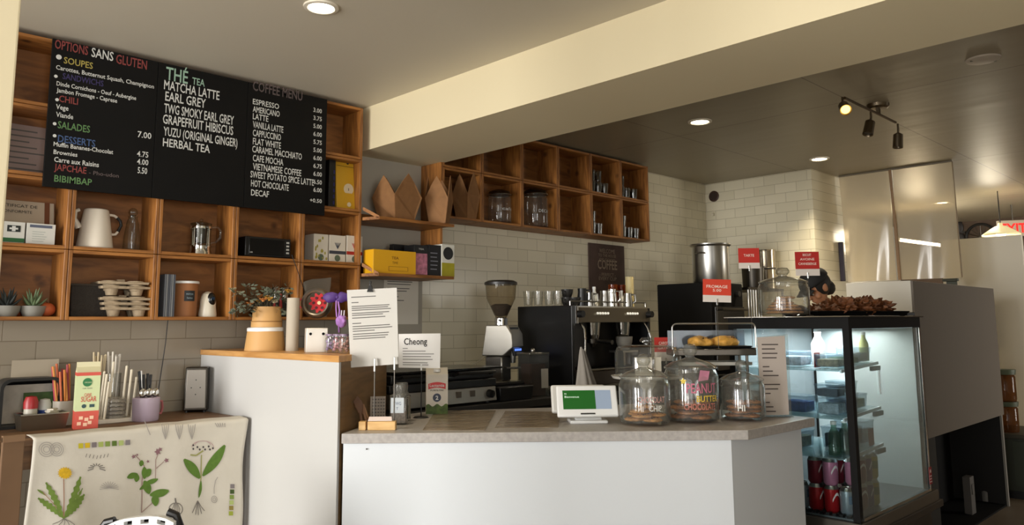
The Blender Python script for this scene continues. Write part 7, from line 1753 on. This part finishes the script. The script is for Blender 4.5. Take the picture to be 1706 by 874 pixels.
b = B(); b.mm((0.04,0.012,0.0),(GX1-GX0-0.045,GY1-GY0-0.04,0.012)); b.obj('dark_void_floor', black_matte, t, smooth=0)  # black sheet added so the shaded floor of the recess reads black
# small things in the recess
p = at(1614, 815, y=GY0+0.12); b = B(); b.box((0,0,0.09),(0.09,0.05,0.18)); b.box((0,-0.028,0.12),(0.05,0.006,0.05)); o = b.obj('meter_box', mat('meter_grey', (96,92,88), 0.6), bevel=0.006); o.location = (p.x, p.y, 0.013); tag(o, 'small grey box standing in the dark recess under the raised cabinet', 'box')
o.scale = (1, 1, at(1614, 795, y=GY0+0.12).z/0.18)
p = at(1644, 840, y=GY0+0.15); t2 = thing('bottle', 'slim white bottle in the dark recess under the raised cabinet', 'bottle', (p.x, p.y, 0.013))
hz = at(1640, 815, y=GY0+0.15).z
b = B(); b.lathe([(0,0),(0.035,0),(0.035,hz*0.7),(0.018,hz*0.88),(0.018,hz*0.94),(0,hz*0.94)], n=22); b.obj('body', mat('bottle_grey', (120,118,114), 0.4), t2)
b = B(); b.lathe([(0,hz*0.94),(0.02,hz*0.94),(0.02,hz),(0,hz)], n=18); b.obj('cap', white_plastic, t2)
# dark green cabinet with glass jars at the right edge
dgm = mat('dark_green', (46,50,38), 0.6)
p = at(1684, 722, y=1.62); t = thing('green_cabinet', 'dark green cabinet at the right edge of the picture', 'cabinet', (7.05, 1.42, 0))
zc_ = at(1690, 722, x=7.1).z
b = B(); b.mm((0,0,0.06),(0.6,0.5,zc_-0.03)); b.obj('body', dgm, t, smooth=0, bevel=0.004)
b = B(); b.mm((-0.01,-0.01,zc_-0.03),(0.61,0.51,zc_)); b.obj('top', mat('green_top', (58,54,40), 0.6), t, smooth=0, bevel=0.003)
b = B(); b.mm((-0.012,0.02,0.1),(0.0,0.24,zc_-0.05)); d1_ = b.obj('door', mat('green_door', (50,56,42), 0.6), t, smooth=0)
b = B(); b.tube([(-0.03,0.1,zc_-0.3),(-0.03,0.1,zc_-0.12)], 0.008, 8); b.obj('handle', mat('handle_white', (170,168,160), 0.4), d1_)
b = B(); b.mm((0.02,0.02,0),(0.58,0.48,0.06)); b.obj('plinth', black_plastic, t, smooth=0)
amb = glass('amber_jar', tint=(190,150,110), gl=0.9, body=0.4, bodycol=(112,74,44))
gl_lid = mat('lid_green', (74,84,62), 0.5)
px0 = at(1678, 700, x=7.2)
z_ = zc_
for k, (top_y, lab) in enumerate(((668, 'lower amber jar with a green lid on the dark green cabinet'), (615, 'upper amber jar with a green lid, stacked on the lower one'))):
    hh = at(1680, top_y, x=7.2).z-z_
    t2 = thing('storage_jar', lab, 'jar', (7.2, px0.y, z_+0.001), 0, 'stacked amber jars')
    b = B(); b.lathe([(0,0),(0.075,0),(0.08,0.02),(0.08,hh*0.76),(0.07,hh*0.84),(0,hh*0.84)], n=30); b.obj('body', amb, t2)
    b = B(); b.lathe([(0,hh*0.84),(0.084,hh*0.84),(0.088,hh*0.95),(0.088,hh-0.002),(0,hh-0.002)], n=30); b.obj('lid', gl_lid, t2)
    z_ += hh
# white partition (cold-room door) further back
PX = 7.75; pa = at(1590, 398, x=PX); pb = at(1701, 391, x=PX)
t = thing('white_partition', 'plain white partition panel standing behind the raised cabinet', 'partition', (PX, pb.y, 0))
hz = (pa.z+pb.z)/2; wd_ = pa.y-pb.y+0.12
b = B(); b.mm((0,0,0),(0.05,wd_,hz)); b.obj('panel', mat('partition_white', (232,225,208), 0.6), t, smooth=0, bevel=0.003)
q = at(1659, 545, x=PX); b = B(); b.tube([(-0.03,q.y-pb.y,at(1659,578,x=PX).z),(-0.03,q.y-pb.y,at(1656,508,x=PX).z)], 0.01, 8)
for z_ in (at(1659,575,x=PX).z, at(1656,511,x=PX).z): b.tube([(0,q.y-pb.y,z_),(-0.03,q.y-pb.y,z_)], 0.008, 8)
b.obj('handle', mat('handle_chrome', (190,186,176), 0.2, metal=0.9), t)
# clear plastic curtain in two sheets
CX = 6.95
c0, c1 = at(1398, 300, x=CX).y, at(1588, 300, x=CX).y; cm_ = at(1484, 300, x=CX).y
zb_ = at(1590, 462, x=CX).z
film = bpy.data.materials.new('curtain_film'); film.use_nodes = True
nt = film.node_tree; bs = nt.nodes['Principled BSDF']; L = nt.links.new
bs.inputs['Base Color'].default_value = rgb((222,208,180)); bs.inputs['Roughness'].default_value = 0.16; bs.inputs['Specular IOR Level'].default_value = 0.8
tr = nt.nodes.new('ShaderNodeBsdfTransparent'); tr.inputs['Color'].default_value = rgb((226,212,186)); mx = nt.nodes.new('ShaderNodeMixShader'); mx.inputs[0].default_value = 0.62
L(tr.outputs[0], mx.inputs[1]); L(bs.outputs[0], mx.inputs[2]); L(mx.outputs[0], nt.nodes['Material Output'].inputs['Surface'])
t = thing('plastic_curtain', 'glossy translucent plastic curtain hanging in two sheets from the ceiling', 'curtain', (CX, c1, 0))
for ya, yb2, nm in ((c0, cm_+0.012, 0), (cm_-0.012, c1, 1)):
    def cf(u, v, ya=ya, yb2=yb2, nm=nm):
        y_ = ya+(yb2-ya)*u; k_ = v
        sq = 1-0.05*k_ if nm == 0 else 1.0
        y_ = yb2+(y_-yb2)*sq if nm == 0 else y_
        x_ = 0.014*k_*math.sin(7*u+nm*2+1.2*v)+0.003*k_*math.sin(19*u+5*v)+0.006*math.sin(4*v+3*u)+0.012*nm
        return Vector((x_, y_-c1, (ZC2-0.01)*(1-v)+zb_*v))
    b = B(); b.grid(cf, 44, 40); b.obj('sheet', film, t, smooth=80)
b = B(); b.tube([(-0.006,cm_-c1,ZC2-0.012),(0.0,cm_-c1-0.01,2.2),(-0.01,cm_-c1-0.02,zb_+0.0)], 0.012, 8); b.obj('seam', mat('seam_tan', (150,120,90), 0.6), t)
b = B(); b.tube([(0.012,0.0,ZC2-0.012),(0.02,-0.0,2.2),(0.02,-0.004,zb_)], 0.005, 6); b.obj('hem', mat('hem_tan', (136,118,92), 0.6), t)
b = B(); b.tube([(0,c0-c1,ZC2-0.008),(0,0,ZC2-0.008)], 0.008, 8); b.obj('rail', mat('rail_grey', (120,112,96), 0.5), t)
# dark narrow door edge beside the tiled pillar
b = B(); b.mm((-0.012,-0.02,0.0),(0.012,0.02,0.35)); p = at(1404, 455, y=2.84); o = b.obj('door_edge', mat('edge_dark', (38,28,44), 0.4), smooth=0, bevel=0.004); o.location = (p.x, 2.84, at(1404, 468, y=2.84).z); tag(o, 'slim dark door edge on the pillar beside the plastic curtain', 'door edge')

# ------------------------------------------------------------------ back room
XW = 11.5
p = at(1634, 395, x=XW-0.05); S = dep(p)/F
t = thing('wheel', 'dark spoked wheel hung on the far brown wall', 'wheel', (XW-0.045, p.y, p.z)); r_ = 22*S
b = B(); b.tube([(0, r_*math.cos(2*PI*k/40), r_*math.sin(2*PI*k/40)) for k in range(40)], r_*0.1, 10, closed=True); b.obj('tyre', black_plastic, t)
for k in range(16):
    a_ = 2*PI*k/16; b = B(); b.tube([(0.01,0.0,0.0),(0,r_*0.95*math.cos(a_),r_*0.95*math.sin(a_))], 0.004, 5); b.obj('spoke', steel_dark, t)
b = B(); b.cyl((-0.03,0,0),(0.03,0,0), r_*0.1, n=16); b.obj('hub', steel_dark, t)
p = at(1597, 385, x=XW-0.04); b = B(); b.blob((0,0,0.05),(0.03,0.06,0.1), nu=14, nv=10); b.blob((0,0.0,-0.09),(0.03,0.07,0.09), nu=14, nv=10); b.box((0,0,-0.02),(0.03,0.16,0.02)); o = b.obj('wall_ornament', mat('ornament_dark', (30,24,24), 0.5)); o.location = p; tag(o, 'dark figure-shaped ornament on the far brown wall beside the wheel', 'ornament')
# EXIT sign
p = at(1688, 380, x=10.2); S = dep(p)/F
t = thing('exit_sign', 'pale hanging sign with red EXIT letters far back at the right', 'exit sign', (10.2, p.y, p.z), -R(60))
b = B(); b.mm((-0.16,-0.02,-0.09),(0.16,0.02,0.09)); b.obj('case', mat('exit_case', (190,178,160), 0.5), t, smooth=0, bevel=0.004)
b = B(); b.text('EXIT', (0,-0.022,-0.05), UX, UZ, width=0.25, height=0.105, align='C', bold=0.03); b.obj('lettering', mat('exit_red', (220,30,26), 0.5, emit=(230,30,24), estr=1.2), t, smooth=0)
b = B(); b.tube([(0,0,0.09),(0,0,ZC2-p.z)], 0.008, 8); b.obj('hanger', steel_dark, t)
# pendant lamp
p = at(1668, 392, x=9.0); S = dep(p)/F; zt2 = at(1668, 371, x=9.0).z; r_ = 28*S
t = thing('pendant_lamp', 'cream cone-shaped pendant lamp hanging over the white partition', 'lamp', (9.0, p.y, p.z))
hh = zt2-p.z
b = B(); b.lathe([(r_,0),(r_*0.98,0.012),(r_*0.6,hh*0.45),(r_*0.3,hh*0.7),(r_*0.12,hh*0.78),(r_*0.1,hh)], n=40); b.obj('shade', mat('shade_cream', (232,222,176), 0.5, emit=(250,230,170), estr=0.35), t, solid=0.004)
b = B(); b.blob((0,0,0.03), 0.05, nu=18, nv=12); b.obj('bulb', mat('pendant_bulb', (255,240,200), 0.4, emit=(255,230,170), estr=10.0), t)
b = B(); b.tube([(0,0,hh),(0,0,ZC2-p.z)], 0.005, 6); b.obj('cord', black_plastic, t)
# dark bracket under the curtain end
p = at(1582, 466, x=CX+0.3); b = B(); b.mm((-0.02,-0.06,-0.012),(0.02,0.06,0.012)); b.mm((-0.012,-0.05,-0.09),(0.012,0.03,-0.012)); o = b.obj('wall_bracket', mat('bracket_green', (60,64,52), 0.5), bevel=0.003); o.location = (CX+0.32, p.y, p.z); tag(o, 'small dark green bracket at the lower right corner of the plastic curtain', 'bracket')
e0, e1 = at(1497, 399, z=2.25), at(1566, 408, z=2.25)
t = thing('tube_light', 'lit fluorescent tube glowing through the plastic curtain', 'tube light', (e0+e1)/2)
o_ = Vector(t.location); dv = (e1-e0).normalized()
b = B(); b.cyl(e0-o_, e1-o_, 0.018, n=16); b.obj('tube', mat('tube_glow', (255,250,236), 0.4, emit=(255,244,220), estr=26.0), t)
b = B(); b.cyl(e0-o_-dv*0.04, e0-o_, 0.022, n=14); b.obj('end_cap', white_plastic, t)
b = B(); b.cyl(e1-o_, e1-o_+dv*0.04, 0.022, n=14); b.obj('end_cap', white_plastic, t)
for q in (e0, e1):
    b = B(); b.tube([q-o_, Vector((q.x-o_.x, q.y-o_.y, ZC2-o_.z))], 0.003, 6); b.obj('wire', steel_dark, t)
def point(name, loc, power, col, size=0.12):
    l = bpy.data.lights.new(name, 'POINT'); l.energy = power; l.color = col; l.shadow_soft_size = size
    o = bpy.data.objects.new(name, l); C.objects.link(o); o.location = loc; return o
point('tube_lamp', (o_.x, o_.y, o_.z-0.06), 36, (1.0,0.93,0.8))
point('pendant_lamp_light', (9.0, p.y if False else 2.1, 2.28), 22, (1.0,0.88,0.66))
# ------------------------------------------------------------------ person behind the fridge, head bowed
def person():
    hd = Vector((5.423, 2.409, 1.607)); fw = Vector((-0.80, 0.45, 0)).normalized(); sd = Vector((0,0,1)).cross(fw).normalized()   # fw: where the chest faces, sd: their left
    up = Vector((0,0,1))
    base = hd-fw*0.16; base.z = 0
    def P(f, s, z): return base+fw*f+sd*s+up*z
    t = thing('person', 'person in a black cap and dark top, head bowed behind the pastry tray', 'person', (base.x, base.y, 0))
    b = B()
    def limb(p0, p1, r0, r1, n=18):
        b.cyl(p0, p1, r0, r1, n); b.blob(p0, r0, nu=14, nv=10); b.blob(p1, r1, nu=14, nv=10)
    # trunk and neck
    T0 = Matrix()
    for z, f, rx, ry in ((0.90,0.0,0.155,0.11),(1.0,0.0,0.15,0.105),(1.1,0.005,0.15,0.105),(1.2,0.01,0.165,0.11),(1.3,0.02,0.175,0.105),(1.36,0.03,0.16,0.09)):
        c = P(f,0,z); bb = B(); bb.blob((0,0,0), (ry, rx, 0.09), nu=20, nv=12)
        M_ = Matrix((fw, sd, up)).transposed()
        b.add([c+M_ @ v for v in bb.v], bb.f)
    limb(P(0.03,0,1.36), P(0.10,0,1.48), 0.062, 0.055)
    # legs and shoes
    for s in (-1, 1):
        limb(P(0,0.085*s,0.9), P(0.01,0.09*s,0.48), 0.085, 0.06); limb(P(0.01,0.09*s,0.48), P(-0.01,0.09*s,0.09), 0.058, 0.042)
        limb(P(-0.03,0.09*s,0.05), P(0.15,0.1*s,0.035), 0.045, 0.035)
        # arms forward to the work surface
        limb(P(0.02,0.185*s,1.36), P(0.03,0.23*s,1.10), 0.052, 0.042); limb(P(0.03,0.23*s,1.10), P(0.23,0.16*s,1.04), 0.04, 0.028)
        h0 = P(0.23,0.16*s,1.04); h1 = P(0.31,0.14*s,1.035)
        bb = B(); bb.blob((0,0,0), (0.05,0.036,0.016), nu=16, nv=10); M_ = Matrix((fw, sd, up)).transposed(); b.add([(h0.lerp(h1,0.7))+M_ @ v for v in bb.v], bb.f)
        for k in range(4):
            o = h1+sd*(0.026-0.0175*k); L_ = (0.062,0.072,0.068,0.054)[k]
            limb(o, o+fw*L_*0.55+up*0.004, 0.0088, 0.008, 10); limb(o+fw*L_*0.55+up*0.004, o+fw*L_-up*0.012, 0.008, 0.007, 10)
        o = h0.lerp(h1, 0.35)-sd*0.034*s; limb(o, o+fw*0.035-sd*0.02*s, 0.0105, 0.009, 10); limb(o+fw*0.035-sd*0.02*s, o+fw*0.06-sd*0.018*s, 0.009, 0.0078, 10)
    # head: bowed about 35 degrees
    bow = R(38)
    hf = (fw*math.cos(bow)-up*math.sin(bow)).normalized(); hu = (up*math.cos(bow)+fw*math.sin(bow)).normalized()
    Mh = Matrix((hf, sd, hu)).transposed()
    def hd_(v): return hd+Mh @ Vector(v)
    def hb(c, r, nu=18, nv=12):
        bb = B(); bb.blob(c, r, nu=nu, nv=nv); b.add([hd_(v) for v in bb.v], bb.f)
    hb((0,0,0.02), (0.097,0.078,0.105), 26, 18); hb((0.028,0,-0.045), (0.062,0.058,0.068)); hb((0.055,0,-0.088), (0.03,0.03,0.022))
    hb((0.096,0,-0.015), (0.014,0.011,0.024)); hb((0.106,0,-0.030), (0.015,0.016,0.012))          # nose
    hb((0.084,0,-0.062), (0.012,0.024,0.007)); hb((0.082,0,-0.072), (0.012,0.02,0.007))             # lips
    hb((0.085,0.032,0.016), (0.012,0.022,0.008)); hb((0.085,-0.032,0.016), (0.012,0.022,0.008))      # brows
    for s in (-1, 1):
        hb((0.0,0.078*s,-0.01), (0.022,0.012,0.032)); hb((-0.006,0.086*s,0.0), (0.016,0.008,0.02)); hb((0.06,0.045*s,-0.035), (0.024,0.02,0.022))
    skin = mat('skin', (176,122,88), 0.55, vary=0.06, vscale=30)
    b.v = [v-Vector(t.location) for v in b.v]
    body = b.obj('body', skin, t, smooth=180)
    m = body.modifiers.new('remesh', 'REMESH'); m.mode = 'VOXEL'; m.voxel_size = 0.006; m.use_smooth_shade = True
    m = body.modifiers.new('smooth', 'SMOOTH'); m.factor = 0.5; m.iterations = 4
    o_ = Vector(t.location)
    def add(name, bb, m_, parent=t, **k): bb.v = [hd_(v)-o_ for v in bb.v]; return bb.obj(name, m_, parent, **k)
    for s in (-1, 1):
        bb = B(); bb.blob((0.083,0.031*s,-0.006), (0.009,0.014,0.008), nu=14, nv=10); e_ = add('eye', bb, mat('eye_white', (214,206,198), 0.3))
        bb = B(); bb.blob((0.0905,0.031*s,-0.007), (0.003,0.006,0.006), nu=12, nv=8); add('iris', bb, mat('iris_dark', (40,26,18), 0.3), e_)
    hair = mat('hair_black', (16,13,13), 0.6)
    bb = B(); bb.blob((-0.014,0,0.022), (0.1,0.088,0.108), 0.05, 60, nu=30, nv=20); bb.blob((-0.06,0,-0.05), (0.052,0.07,0.06), 0.06, 60, nu=22, nv=14)
    kp = bb; kp.v = [Vector((min(v.x, 0.062+0.4*max(0,v.z-0.04)), v.y, v.z)) for v in kp.v]; add('hair', kp, hair)
    cap = mat('cap_black', (13,13,15), 0.75)
    bb = B(); bb.grid(lambda u, v: Vector((0.115*math.cos(2*PI*u)*math.cos(v*PI/2*0.98)-0.004, 0.098*math.sin(2*PI*u)*math.cos(v*PI/2*0.98), 0.045+0.092*math.sin(v*PI/2*0.98)+0.0)), 36, 12)
    c_ = add('cap', bb, cap, smooth=80, solid=0.003)
    bb = B(); bb.grid(lambda u, v: Vector((0.085+0.085*v*(1-0.5*(2*u-1)**2), 0.085*(2*u-1)*(1-0.12*v), 0.048-0.012*v-0.02*(2*u-1)**2)), 16, 5); add('brim', bb, cap, c_, smooth=80, solid=0.004)
    bb = B(); bb.blob((-0.004,0,0.139), 0.008, nu=10, nv=6); add('button', bb, cap, c_)
    # clothes: dark top with sleeves, dark trousers, shoes
    top = mat('top_dark', (36,34,42), 0.85, bump=0.1, bscale=60)
    bb = B(); M_ = Matrix((fw, sd, up)).transposed()
    prof = [(0.86,0.0,0.178,0.132),(0.95,0.0,0.172,0.126),(1.05,0.0,0.168,0.122),(1.15,0.008,0.178,0.124),(1.25,0.012,0.192,0.126),(1.33,0.02,0.19,0.118),(1.39,0.03,0.15,0.098),(1.425,0.05,0.085,0.075),(1.45,0.07,0.068,0.066)]
    n = 28; vs = []
    for z, f, rx, ry in prof:
        for k in range(n): a = 2*PI*k/n; vs.append(P(f+ry*math.cos(a), rx*math.sin(a), z)-o_)
    bb.add(vs, [(i*n+k, i*n+(k+1) % n, (i+1)*n+(k+1) % n, (i+1)*n+k) for i in range(len(prof)-1) for k in range(n)])
    for s in (-1, 1): bb.tube([P(0.01,0.13*s,1.37)-o_, P(0.02,0.195*s,1.34)-o_, P(0.028,0.225*s,1.22)-o_, P(0.03,0.234*s,1.11)-o_, P(0.10,0.205*s,1.075)-o_, P(0.19,0.172*s,1.048)-o_], [0.075,0.07,0.06,0.056,0.05,0.042], 16)
    bb.obj('top', top, t, smooth=80)
    bb = B()
    for s in (-1, 1): bb.tube([P(0,0.075*s,0.92)-o_, P(0,0.088*s,0.8)-o_, P(0.01,0.092*s,0.48)-o_, P(-0.01,0.092*s,0.08)-o_], [0.108,0.102,0.075,0.06], 18)
    bb.obj('trousers', mat('trousers_dark', (28,28,32), 0.85), t)
    for s in (-1, 1):
        bb = B(); bb.tube([P(-0.08,0.09*s,0.045)-o_, P(-0.03,0.09*s,0.058)-o_, P(0.08,0.095*s,0.05)-o_, P(0.19,0.1*s,0.035)-o_], [0.034,0.057,0.05,0.03], 16); bb.obj('shoe', black_plastic, t)
person()
